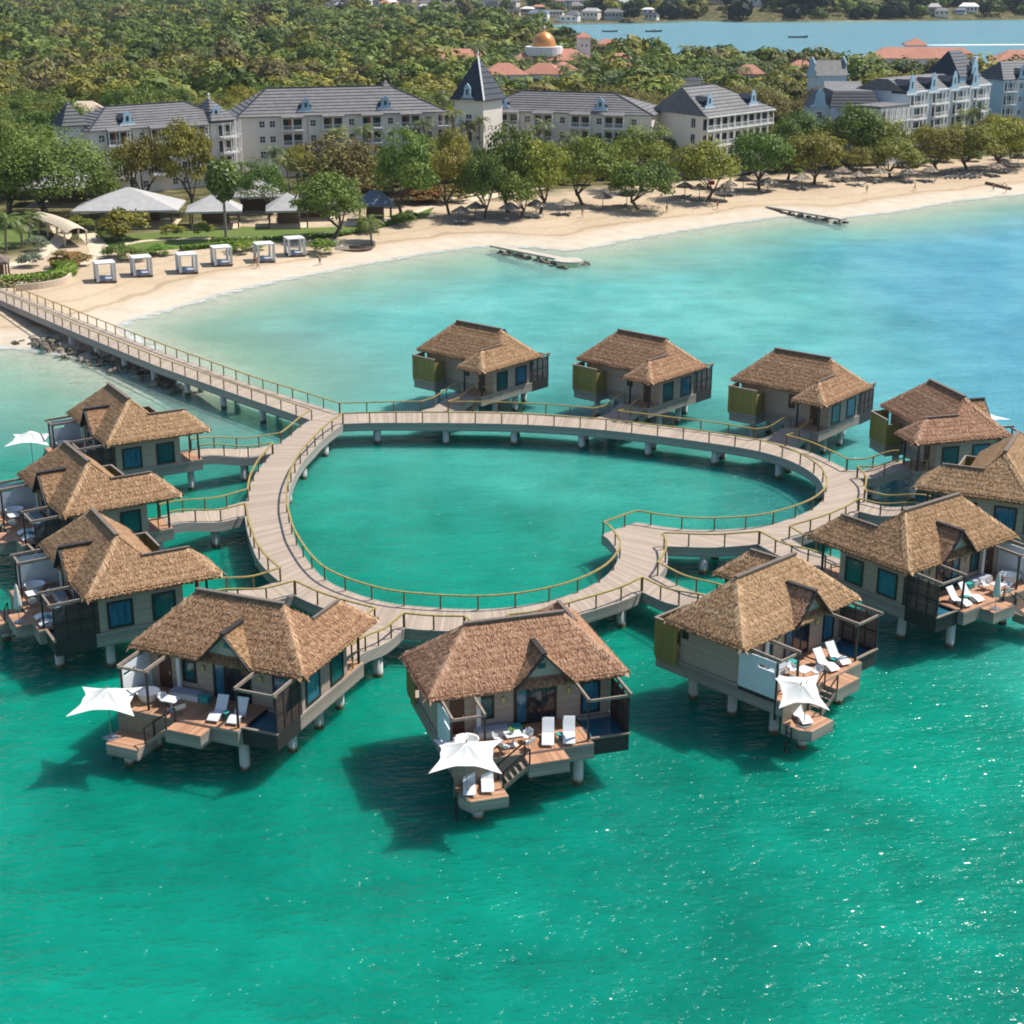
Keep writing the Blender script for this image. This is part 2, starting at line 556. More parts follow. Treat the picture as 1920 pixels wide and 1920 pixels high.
def ground_mat():
    m, nt, b = base('ground', 0.95, 0, 0.1)
    sd = attr(nt, 'shore')
    p = position(nt)
    n1 = noise(nt, p, 0.06, 4)
    n2 = noise(nt, p, 1.1, 4)
    n3 = noise(nt, p, 0.3, 3)
    sand = ramp(nt, math_(nt, 'ADD', math_(nt, 'MULTIPLY', n1, 0.6), math_(nt, 'MULTIPLY', n2, 0.4)), [(0.35, (0.38, 0.285, 0.19)), (0.65, (0.49, 0.385, 0.27))])
    wet = ramp(nt, n3, [(0.3, (0.44, 0.37, 0.285)), (0.7, (0.53, 0.455, 0.36))])
    # the strip the waves wash over is paler coral sand
    f = math_(nt, 'ADD', sd, math_(nt, 'MULTIPLY', math_(nt, 'SUBTRACT', n1, 0.5), 7.0))
    mr = _n(nt, 'ShaderNodeMapRange', interpolation_type='SMOOTHSTEP')
    nt.links.new(f, mr.inputs[0]); mr.inputs[1].default_value = 4; mr.inputs[2].default_value = 9
    c = mixc(nt, mr.outputs[0], wet, sand)
    soil = ramp(nt, n3, [(0.3, (0.035, 0.042, 0.014)), (0.5, (0.085, 0.08, 0.03)), (0.72, (0.2, 0.16, 0.085))])
    mr2 = _n(nt, 'ShaderNodeMapRange', interpolation_type='SMOOTHSTEP')
    f2 = math_(nt, 'ADD', sd, math_(nt, 'MULTIPLY', math_(nt, 'SUBTRACT', n3, 0.5), 14.0))
    nt.links.new(f2, mr2.inputs[0]); mr2.inputs[1].default_value = 38; mr2.inputs[2].default_value = 47
    sandy = attr(nt, 'sandy')
    f2 = math_(nt, 'ADD', f2, math_(nt, 'MULTIPLY', math_(nt, 'SUBTRACT', 1.0, sandy), 48.0)); nt.links.new(f2, mr2.inputs[0])
    # broken lines of weed and tide marks on the sand
    for d0_, w_, k_ in ((8.5, .8, .5), (13.5, .5, .3), (19.0, .9, .25)):
        dd_ = math_(nt, 'ABSOLUTE', math_(nt, 'SUBTRACT', math_(nt, 'ADD', sd, math_(nt, 'MULTIPLY', math_(nt, 'SUBTRACT', n1, .5), 9.0)), d0_))
        ln_ = math_(nt, 'MULTIPLY', math_(nt, 'LESS_THAN', dd_, math_(nt, 'MULTIPLY', n3, w_ * 1.4)), math_(nt, 'MULTIPLY', n2, k_ * 1.6))
        c = mixc(nt, ln_, c, (.22, .16, .1))
    c = mixc(nt, mr2.outputs[0], c, soil)
    # under water: sand with darker weed
    mr3 = _n(nt, 'ShaderNodeMapRange', interpolation_type='SMOOTHSTEP')
    nt.links.new(sd, mr3.inputs[0]); mr3.inputs[1].default_value = -1; mr3.inputs[2].default_value = -14
    bed = ramp(nt, n1, [(0.35, (0.1, 0.2, 0.12)), (0.62, (0.34, 0.42, 0.28))])
    c = mixc(nt, mr3.outputs[0], c, bed)
    nt.links.new(c, b.inputs['Base Color'])
    bump(nt, b, n2, 0.12, 0.7)
    return m


g = mobj('ground', grid_mesh('ground', terr(XX, YY, SD), None, ground_mat(), {'shore': SD, 'sandy': np.where(YY + 0.25 * XX < 420, 1.0, 0.0)}))
tag(g, 'pale sandy shore and wooded plain behind it', 'ground', kind='structure')


def water_mat():
    m = bpy.data.materials.new('sea_water')
    m.use_nodes = True
    nt = m.node_tree
    nt.nodes.remove(nt.nodes['Principled BSDF'])
    out = nt.nodes['Material Output']
    sd = attr(nt, 'shore')                                   # metres from the shore, stored positive
    pos = position(nt)
    sep = _n(nt, 'ShaderNodeSeparateXYZ'); nt.links.new(pos, sep.inputs[0])
    big = noise(nt, position(nt, (1, 0.8, 1), (0, 0, 0.4)), 0.018, 4)
    mid = noise(nt, position(nt, (1, 0.55, 1), (0, 0, 0.5)), 0.09, 4)
    # water colour by place: green lagoon, turquoise out by the beach, bluer to the east
    e = math_(nt, 'ADD', sep.outputs[1], math_(nt, 'MULTIPLY', sep.outputs[0], 0.35))
    e = math_(nt, 'ADD', e, math_(nt, 'MULTIPLY', math_(nt, 'SUBTRACT', big, 0.5), 70))
    mr = _n(nt, 'ShaderNodeMapRange', interpolation_type='SMOOTHSTEP')
    nt.links.new(e, mr.inputs[0]); mr.inputs[1].default_value = 98; mr.inputs[2].default_value = 215
    green = ramp(nt, mid, [(0.3, (0.0, 0.15, 0.1)), (0.7, (0.002, 0.232, 0.162))])
    turq = ramp(nt, mid, [(0.3, (0.06, 0.27, 0.25)), (0.7, (0.115, 0.36, 0.335))])
    c = mixc(nt, mr.outputs[0], green, turq)
    # paler sand and darker weed beds showing through
    bedn = noise(nt, position(nt, (1, .7, 1), (0, 0, -.5)), 0.035, 6, .6)
    bed = ramp(nt, bedn, [(.33, (.66, .7, .74)), (.5, (1, 1, 1)), (.66, (1.25, 1.16, 1.18))])
    c = mixc(nt, 1.0, c, bed, 'MULTIPLY')
    e2 = math_(nt, 'ADD', math_(nt, 'SUBTRACT', math_(nt, 'MULTIPLY', sep.outputs[0], 1.0), math_(nt, 'MULTIPLY', sep.outputs[1], 0.22)), math_(nt, 'MULTIPLY', math_(nt, 'SUBTRACT', big, 0.5), 60))
    mr2 = _n(nt, 'ShaderNodeMapRange', interpolation_type='SMOOTHSTEP')
    nt.links.new(e2, mr2.inputs[0]); mr2.inputs[1].default_value = -18; mr2.inputs[2].default_value = 22
    blue = ramp(nt, mid, [(0.3, (0.05, 0.22, 0.305)), (0.7, (0.1, 0.305, 0.385))])
    c = mixc(nt, math_(nt, 'MULTIPLY', mr2.outputs[0], mr.outputs[0]), c, blue)
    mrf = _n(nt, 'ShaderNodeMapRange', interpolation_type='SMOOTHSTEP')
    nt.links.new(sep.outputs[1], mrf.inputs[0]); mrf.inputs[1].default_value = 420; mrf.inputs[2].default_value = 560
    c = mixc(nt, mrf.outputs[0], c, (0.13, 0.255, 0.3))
    # depth
    sdn = math_(nt, 'ADD', sd, math_(nt, 'MULTIPLY', math_(nt, 'SUBTRACT', big, 0.5), 12))
    dep = _n(nt, 'ShaderNodeMapRange', interpolation_type='SMOOTHSTEP')
    nt.links.new(sdn, dep.inputs[0]); dep.inputs[1].default_value = 0; dep.inputs[2].default_value = 36
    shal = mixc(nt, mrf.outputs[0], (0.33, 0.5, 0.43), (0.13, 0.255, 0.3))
    c = mixc(nt, dep.outputs[0], shal, c)
    # waves
    w1 = noise(nt, position(nt, (.75, 1.9, 1), (0, 0, -0.6)), 0.42, 2)
    w2 = noise(nt, position(nt, (.8, 1.5, 1), (0, 0, -0.45)), 1.7, 2.2, 0.5)
    w3 = noise(nt, position(nt), 5.5, 3, 0.6)
    hs = math_(nt, 'ADD', math_(nt, 'MULTIPLY', w1, 1.0), math_(nt, 'MULTIPLY', w2, 0.6))
    w0 = noise(nt, position(nt, (.7, 1.6, 1), (0, 0, -0.55)), 0.13, 3)
    hs = math_(nt, 'ADD', hs, math_(nt, 'MULTIPLY', w0, 2.2))
    nb = bump(nt, None, hs, 0.62, 0.95)
    hg = math_(nt, 'ADD', hs, math_(nt, 'MULTIPLY', w3, 0.2))
    wg = noise(nt, position(nt, (.8, 1.3, 1), (0, 0, -0.45)), 1.05, 1.5, 0.45)
    ng = bump(nt, None, math_(nt, 'ADD', wg, math_(nt, 'MULTIPLY', w1, 0.8)), 0.42, 1.0)
    # light through the crests is painted in: colour brightens with wave height
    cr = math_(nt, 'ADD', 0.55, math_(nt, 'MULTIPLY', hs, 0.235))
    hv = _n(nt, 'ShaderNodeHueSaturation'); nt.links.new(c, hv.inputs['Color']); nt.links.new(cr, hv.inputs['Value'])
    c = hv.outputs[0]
    foam_n = noise(nt, position(nt), 0.5, 4)
    fo = math_(nt, 'ADD', sd, math_(nt, 'MULTIPLY', math_(nt, 'SUBTRACT', foam_n, 0.5), 5.5))
    fm = _n(nt, 'ShaderNodeMapRange', interpolation_type='SMOOTHSTEP')
    nt.links.new(fo, fm.inputs[0]); fm.inputs[1].default_value = 2.6; fm.inputs[2].default_value = 0.2
    c = mixc(nt, math_(nt, 'MULTIPLY', fm.outputs[0], 0.75), c, (0.6, 0.6, 0.56))
    d0 = _n(nt, 'ShaderNodeBsdfDiffuse'); nt.links.new(c, d0.inputs[0]); nt.links.new(nb, d0.inputs['Normal'])
    # light spreads under the surface, so shadows on the water are soft
    ss = _n(nt, 'ShaderNodeSubsurfaceScattering', falloff='BURLEY')
    nt.links.new(c, ss.inputs['Color']); ss.inputs['Scale'].default_value = 1.0
    ss.inputs['Radius'].default_value = (0.9, 3.2, 2.7)
    df = _n(nt, 'ShaderNodeMixShader'); df.inputs[0].default_value = 0.85
    nt.links.new(d0.outputs[0], df.inputs[1]); nt.links.new(ss.outputs[0], df.inputs[2])
    tp = _n(nt, 'ShaderNodeBsdfTransparent')
    nt.links.new(mixc(nt, dep.outputs[0], (0.93, 0.98, 0.97), (0.25, 0.82, 0.66)), tp.inputs[0])
    share = math_(nt, 'ADD', 0.2, math_(nt, 'MULTIPLY', dep.outputs[0], 0.76))
    share = math_(nt, 'MAXIMUM', share, math_(nt, 'MULTIPLY', fm.outputs[0], 0.85))
    body = _n(nt, 'ShaderNodeMixShader'); nt.links.new(share, body.inputs[0])
    nt.links.new(tp.outputs[0], body.inputs[1]); nt.links.new(df.outputs[0], body.inputs[2])
    gl = _n(nt, 'ShaderNodeBsdfGlossy'); gl.inputs['Roughness'].default_value = 0.09
    nt.links.new(nb, gl.inputs['Normal'])
    fr = _n(nt, 'ShaderNodeFresnel'); fr.inputs[0].default_value = 1.33
    nt.links.new(nb, fr.inputs['Normal'])
    mx = _n(nt, 'ShaderNodeMixShader')
    nt.links.new(math_(nt, 'MULTIPLY', fr.outputs[0], 0.4), mx.inputs[0]); nt.links.new(body.outputs[0], mx.inputs[1]); nt.links.new(gl.outputs[0], mx.inputs[2])
    # small steep ripples that throw the sun's glints
    gs = _n(nt, 'ShaderNodeBsdfGlossy'); gs.inputs['Roughness'].default_value = 0.1
    nt.links.new(ng, gs.inputs['Normal'])
    mx2 = _n(nt, 'ShaderNodeMixShader'); mx2.inputs[0].default_value = 0.012
    nt.links.new(mx.outputs[0], mx2.inputs[1]); nt.links.new(gs.outputs[0], mx2.inputs[2])
    nt.links.new(mx2.outputs[0], out.inputs[0])
    return m


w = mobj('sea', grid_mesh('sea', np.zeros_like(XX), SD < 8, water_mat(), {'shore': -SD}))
tag(w, 'clear green and turquoise sea around the villas', 'sea', kind='structure')

# ------------------------------------------------------------------ the heart-shaped boardwalk
ZR = 2.4
inn = [(-17.13, 153.99), (-17.88, 151.5), (-18.6, 148.49), (-19.12, 145.15), (-19.58, 142.15), (-19.85, 138.85), (-19.88, 135.31), (-19.78, 132.29), (-19.5, 129.39), (-19.1, 126.6), (-18.43, 123.43), (-17.7, 120.24), (-16.68, 117.04), (-15.54, 113.99), (-14.06, 111.13), (-11.97, 108.81), (-9.29, 106.88), (-7.0, 106.1), (-3.14, 105.55), (-0.05, 105.95), (2.84, 107.26), (5.26, 109.26), (7.12, 111.84), (8.23, 114.84), (8.5, 117.04), (8.33, 118.24), (7.92, 120.24), (7.43, 121.34), (9.01, 122.94), (10.55, 124.25), (11.8, 123.5), (14.0, 122.65), (15.6, 122.4), (17.58, 122.5), (20.58, 123.2), (23.36, 125.08), (25.55, 127.29), (27.14, 130.0), (27.75, 132.29), (27.92, 134.16), (27.89, 136.28), (27.2, 139.26), (25.82, 142.15), (23.77, 144.49), (21.25, 146.24), (18.5, 147.7), (15.78, 149.08), (12.92, 150.33), (9.94, 151.5), (6.98, 152.5), (3.91, 153.25), (0.85, 153.8), (-2.24, 154.09), (-5.42, 154.28), (-11.53, 154.38), (-14.66, 154.3), (-17.13, 153.99)]
o1 = [(-20.54, 155.36), (-21.36, 152.69), (-22.0, 149.4), (-22.54, 147.14), (-22.82, 143.63), (-23.27, 139.87), (-23.43, 136.86), (-23.38, 133.41), (-23.03, 129.92), (-22.54, 125.92), (-21.78, 122.29), (-21.0, 119.31), (-20.02, 116.01), (-18.9, 113.42), (-17.6, 111.07), (-16.1, 108.4), (-14.0, 106.2), (-11.9, 104.6), (-9.8, 103.3), (-7.6, 102.3), (-5.6, 101.85), (-3.37, 101.75), (-0.3, 102.0), (1.89, 102.76), (4.81, 104.7), (7.82, 107.0), (9.69, 109.1), (11.2, 112.3), (11.75, 113.85), (12.16, 115.71), (12.25, 117.64), (12.22, 118.69)]
o2 = [(12.22, 118.69), (14.5, 118.48), (16.26, 118.39), (18.17, 118.69), (19.9, 119.1), (22.6, 120.4), (25.85, 122.9), (28.3, 125.4), (29.6, 127.2), (30.64, 129.6), (31.38, 132.4), (31.6, 134.16), (31.4, 136.28), (30.9, 138.57), (30.3, 140.28), (28.6, 143.9), (26.6, 146.3), (23.9, 148.4), (22.3, 149.4), (19.6, 151.0), (10.9, 155.0), (8.4, 156.0), (4.5, 157.3), (1.2, 158.0), (-1.88, 158.4), (-6.63, 158.6), (-9.54, 158.6), (-13.36, 158.4), (-17.87, 157.97)]


def catmull(pts, k=5):
    P = [Vector(p) for p in pts]
    out = []
    for i in range(len(P) - 1):
        a = P[max(i - 1, 0)]; b = P[i]; c = P[i + 1]; d = P[min(i + 2, len(P) - 1)]
        for j in range(k):
            t = j / k
            out.append(0.5 * ((2 * b) + (c - a) * t + (2 * a - 5 * b + 4 * c - d) * t * t + (3 * b - a - 3 * c + d) * t ** 3))
    out.append(P[-1])
    return out


def resample(pts, n):
    P = np.array([tuple(p) for p in pts])
    s = np.r_[0, np.cumsum(np.linalg.norm(np.diff(P, axis=0), axis=1))]
    t = np.linspace(0, s[-1], n)
    return [Vector([np.interp(x, s, P[:, k]) for k in range(P.shape[1])]) for x in t]


def length(pts):
    return sum((Vector(pts[i + 1]) - Vector(pts[i])).length for i in range(len(pts) - 1))


POSTM = {}


def rail_run(parent, pts, name='handrail', step=2.7, h=1.1):
    """a railing along a 3-D line: one rail mesh with its posts as sub-parts"""
    pts = [Vector(p) for p in pts]
    L = length(pts)
    n = max(1, round(L / step))
    S = resample(pts, n + 1)
    mb = MB()
    fine = pts if len(pts) > 2 else S
    up = Vector((0, 0, h))
    for i in range(len(fine) - 1):
        d = (fine[i + 1] - fine[i])
        e = d.normalized() * 0.02
        mb.beam(fine[i] + up - e, fine[i + 1] + up + e, 0.15, 0.09)
    r = mb.build(name, M['rail'], parent)
    for p in S:
        if 'p' not in POSTM:
            POSTM['p'] = MB().box(-0.055, 0.055, -0.055, 0.055, 0.0, h - 0.046).mesh('post', M['post'])
        q = mobj('post', POSTM['p'], r)
        q.location = p
        q.rotation_euler = (0, 0, random.uniform(-0.1, 0.1))
    return r


def strip_deck(mb, A, B, z, u0=0.0):
    """top of a deck between two matched 3-D lines; u runs along it in metres"""
    u = u0
    for i in range(len(A) - 1):
        du = ((A[i + 1] - A[i]).length + (B[i + 1] - B[i]).length) / 2
        w = (A[i] - B[i]).length
        mb.add([(*A[i][:2], A[i].z), (*B[i][:2], B[i].z), (*B[i + 1][:2], B[i + 1].z), (*A[i + 1][:2], A[i + 1].z)], [(0, 1, 2, 3)],
               [[(u, 0), (u, w), (u + du, w), (u + du, 0)]])
        u += du
    return u


def fascia(mb, P, depth, side, t=0.09, top=0.012):
    """an edge board hung along line P; side +1/-1 picks the outward side"""
    n = len(P)
    offs = []
    for i in range(n):
        d = (P[min(i + 1, n - 1)] - P[max(i - 1, 0)]); d.z = 0; d.normalize()
        offs.append(Vector((-d.y, d.x, 0)) * side)
    for i in range(n - 1):
        a, b = P[i], P[i + 1]
        oa, ob = offs[i] * t, offs[i + 1] * t
        v = [a + Vector((0, 0, top)), b + Vector((0, 0, top)), b + Vector((0, 0, top)) + ob, a + Vector((0, 0, top)) + oa]
        v += [x - Vector((0, 0, depth)) for x in v]
        mb.add(v, [(0, 1, 2, 3), (7, 6, 5, 4), (0, 4, 5, 1), (2, 6, 7, 3), (1, 5, 6, 2), (3, 7, 4, 0)])


def fix_normals(o):
    bm = bmesh.new(); bm.from_mesh(o.data)
    bmesh.ops.recalc_face_normals(bm, faces=bm.faces)
    bm.to_mesh(o.data); bm.free()
    return o


def v3(pts, z=ZR): return [Vector((p[0], p[1], z)) for p in pts]


walk = thing('heart_boardwalk', 'heart-shaped grey timber boardwalk on concrete piles around the green lagoon', 'boardwalk', (3, 128, 0))
IT = Matrix.Translation((-3, -128, 0))


class _Off:
    """children of a thing that stands away from the origin are built in world space and shifted"""
    def __init__(s, root): s.r = root
    def __call__(s, o):
        o.location = Vector(o.location) - Vector(s.r.location)
        return o


offw = _Off(walk)
NT = 27
iL, iR = catmull(inn[:NT + 1]), catmull(inn[NT:])
oL, oR = catmull(o1), catmull(o2)
deck = MB()
NL, NR = 90, 80
aL, bL = v3(resample(iL, NL)), v3(resample(oL, NL))
aR, bR = v3(resample(iR, NR)), v3(resample(oR, NR))
u = strip_deck(deck, bL, aL, ZR)
u = strip_deck(deck, bR, aR, ZR, u)
deck.add([Vector((*inn[0], ZR)), Vector((*o2[-1], ZR)), Vector((*o1[0], ZR))], [(0, 1, 2)], [[(u, 0), (u + 2, 2), (u, 3)]])
# underside of the deck
under = []
for (a, b) in ((aL, bL), (aR, bR)):
    for i in range(len(a) - 1):
        deck.add([a[i] - Vector((0, 0, .3)), b[i] - Vector((0, 0, .3)), b[i + 1] - Vector((0, 0, .3)), a[i + 1] - Vector((0, 0, .3))], [(0, 1, 2, 3)])
o = fix_normals(deck.build('deck', M['boardwalk'], walk)); offw(o)
# make sure the top faces up
for pol in o.data.polygons:
    if (pol.center.z > ZR - 0.1) != (pol.normal.z > 0): pol.flip()
for P_, sg_ in ((aL + aR[1:], 1), (bL, -1), (bR, -1)):
    f = MB(); fascia(f, P_, 0.85, sg_)
    offw(fix_normals(f.build('edge_board', M['fascia'], walk)))


def rails_on(parent, off, pts, **k):
    r = rail_run(parent, pts, **k)
    off(r)
    return r


def inset(line, d):
    n = len(line); out = []
    for i in range(n):
        t = (line[min(i + 1, n - 1)] - line[max(i - 1, 0)]); t.z = 0; t.normalize()
        out.append(line[i] + Vector((-t.y, t.x, 0)) * d)
    return out


rails_on(walk, offw, inset(aL, -0.05)); rails_on(walk, offw, inset(aR, -0.05))
for (lst, i, j) in ((o1, 0, 3), (o1, 4, 8), (o1, 9, 14), (o1, 15, 18), (o1, 19, 21), (o1, 22, 26), (o2, 5, 8), (o2, 9, 12), (o2, 13, 16), (o2, 17, 20), (o2, 21, 25), (o2, 26, 28)):
    rails_on(walk, offw, inset(catmull(v3(lst[i:j + 1])), 0.06))
rails_on(walk, offw, inset(catmull(v3(o1[27:] + o2[1:5])), 0.06))
pm = MB().cyl((0, 0, -3.4), (0, 0, ZR - 0.35), 0.34, n=14).mesh('pile', M['pile'], True)


def pile_at(parent, off, p, name='pile'):
    q = mobj(name, pm, parent)
    q.location = (p[0], p[1], 0)
    off(q)
    return q


for (a, b) in ((aL, bL), (aR, bR)):
    Lm = length(a)
    k = max(2, round(Lm / 7.2))
    A_, B_ = resample(a, 2 * k + 1), resample(b, 2 * k + 1)
    for i in range(1, 2 * k, 2):
        d = (B_[i] - A_[i]).normalized()
        pile_at(walk, offw, A_[i] + d * 0.55)
        pile_at(walk, offw, B_[i] - d * 0.55)

# ------------------------------------------------------------------ the long pier to the shore
pn = [at(x, y, ZR) for x, y in ((-150, 497), (0, 561.7), (150, 626.7), (300, 688), (440, 738))] + [Vector((*o1[0], ZR))]
pf = [at(x, y, ZR) for x, y in ((-150, 476), (0, 540), (150, 600), (310, 663), (470, 722))] + [Vector((*o2[-1], ZR))]
pier = thing('long_pier', 'straight timber pier with railings running from the beach to the heart boardwalk', 'pier', (pn[2].x, pn[2].y, 0))
offp = _Off(pier)
A_, B_ = resample(pn, 60), resample(pf, 60)
mb = MB(); strip_deck(mb, A_, B_, ZR)
for i in range(59):
    mb.add([x - Vector((0, 0, .3)) for x in (A_[i], B_[i], B_[i + 1], A_[i + 1])], [(0, 1, 2, 3)])
o = mb.build('deck', M['boardwalk'], pier); offp(o)
for pol in o.data.polygons:
    if (pol.center.z > ZR - 0.1) != (pol.normal.z > 0): pol.flip()
for S_, sg_ in ((A_, -1), (B_, 1)):
    f = MB(); fascia(f, S_, 0.9, sg_)
    offp(fix_normals(f.build('edge_board', M['fascia'], pier)))
rails_on(pier, offp, [x + Vector((0, 0, 0)) for x in inset(A_, 0.06)])
rails_on(pier, offp, inset(B_, -0.06))
for i in range(30, 59, 4):
    d = (B_[i] - A_[i]).normalized()
    pile_at(pier, offp, A_[i] + d * 0.5); pile_at(pier, offp, B_[i] - d * 0.5)

# ------------------------------------------------------------------ thatched villas over the water
ZE, ZD, ZF = 6.28, 3.3, 2.28                       # eave, deck and underside of the platform
RA, RB, RL, ZRG = 6.2, 3.2, 3.09, 9.21             # half length, half depth, half ridge, ridge height
WX, WY = 2.66, 6.37                                # entrance wing: inner eave and back eave
SLP = (ZRG - ZE) / RB
WRX = (RA + WX) / 2
WRZ = ZE + (RA - WRX) * SLP
WRY = WY - (RA - WRX)
VV = (WRX, RB - (RA - WRX), WRZ)


def in_poly(p, poly):
    c = False
    n = len(poly)
    for i in range(n):
        a, b = poly[i], poly[(i + 1) % n]
        if (a[1] > p[1]) != (b[1] > p[1]) and p[0] < (b[0] - a[0]) * (p[1] - a[1]) / (b[1] - a[1]) + a[0]:
            c = not c
    return c


def thatch_plane(mb, pts, rnd, rows=0.105, step=0.05, fringe=True):
    """a thatched roof plane: pts[0]-pts[1] is its eave; a slab covered with courses of reed tufts"""
    P = [Vector(p) for p in pts]
    e = (P[1] - P[0]); le = e.length; e.normalize()
    n = e.cross(P[2] - P[0]).normalized()
    if n.z < 0: n = -n
    s = n.cross(e).normalized()
    if s.z < 0: s = -s
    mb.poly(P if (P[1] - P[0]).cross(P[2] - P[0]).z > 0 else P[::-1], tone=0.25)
    q = [((p - P[0]).dot(e), (p - P[0]).dot(s)) for p in P]
    h = max(b for a, b in q)
    lo, hi = min(a for a, b in q), max(a for a, b in q)
    y = 0.0; k = 0
    while y < h + 0.05:
        course = k % 4
        rowtone = (0.4, 0.5, 0.58, 0.6)[course] + rnd.uniform(-0.09, 0.09)
        lift = (0.08, 0.065, 0.055, 0.05)[course]
        x = lo + rnd.uniform(0, step)
        while x < hi:
            if in_poly((x, min(max(y, 0.02), h - 0.02)), q):
                w = rnd.uniform(0.014, 0.036); L = rnd.uniform(0.3, 0.55)
                sk = rnd.uniform(-0.16, 0.16)
                lf = lift + rnd.uniform(-0.02, 0.05)
                c = P[0] + e * x + s * (y + rnd.uniform(-0.08, 0.08))
                lo_ = c - s * (0.3 if y > 0.1 else 0.12) + n * lf
                up_ = c + s * (L - 0.3) + n * 0.03 + e * sk
                t = rowtone + rnd.uniform(-0.22, 0.22)
                mb.add([lo_ - e * w, lo_ + e * w, up_ + e * w * 0.8, up_ - e * w * 0.8], [(0, 1, 2, 3)], tone=t)
            x += step * rnd.uniform(0.75, 1.25)
        y += rows; k += 1
    if fringe:                                     # the cut edge of the eave
        x = 0
        while x < le:
            w = rnd.uniform(0.06, 0.13)
            for lay in (0.12, 0.03, -0.08):
                c = P[0] + e * (x + rnd.uniform(-.05, .05)) + n * lay
                d = (-s * 0.7 + Vector((0, 0, -1))).normalized()
                c2 = c + d * rnd.uniform(0.16, 0.3)
                mb.add([c - e * w, c + e * w, c2 + e * w * 0.9, c2 - e * w * 0.9], [(0, 1, 2, 3)], tone=rnd.uniform(0.15, 0.55))
            x += rnd.uniform(0.1, 0.16)


def hip_tufts(mb, a, b, rnd, wide=0.34):
    """rounded reed roll over a hip or ridge"""
    a, b = Vector(a), Vector(b)
    d = (b - a); L = d.length; d.normalize()
    sd = d.cross(Vector((0, 0, 1))).normalized()
    t = 0
    while t < L:
        c = a + d * t + Vector((0, 0, 0.1))
        for sgn in (-1, 1):
            o1_ = c + sd * sgn * wide * rnd.uniform(0.6, 1.1) - Vector((0, 0, 0.2)) - d * rnd.uniform(0.1, 0.4)
            mb.add([c - d * 0.07, c + d * 0.09, o1_ + d * 0.09, o1_ - d * 0.07], [(0, 1, 2, 3)], tone=rnd.uniform(0.35, 0.95))
        t += 0.09


def make_windows(root, x, y0, y1, z0, z1, mat, axis='x', sign=1, mull=()):
    """a framed window proud of the wall plane at x (axis x) or y (axis y)"""
    fr, gl = MB(), MB()
    d, w = 0.07, 0.14
    def bx(m, a0, a1, b0, b1, d0, d1):
        if axis == 'x':
            m.box(min(x + sign * d0, x + sign * d1), max(x + sign * d0, x + sign * d1), a0, a1, b0, b1)
        else:
            m.box(a0, a1, min(x + sign * d0, x + sign * d1), max(x + sign * d0, x + sign * d1), b0, b1)
    bx(fr, y0, y1, z0, z0 + w, 0.003, d); bx(fr, y0, y1, z1 - w, z1, 0.003, d)
    bx(fr, y0, y0 + w, z0 + w, z1 - w, 0.003, d); bx(fr, y1 - w, y1, z0 + w, z1 - w, 0.003, d)
    for mv in mull: bx(fr, mv - 0.05, mv + 0.05, z0 + w, z1 - w, 0.003, d - 0.01)
    f_ = fr.build('window', M['frame'], root)
    bx(gl, y0 + w, y1 - w, z0 + w, z1 - w, 0.004, 0.03)
    gl.build('pane', mat, f_)
    return f_


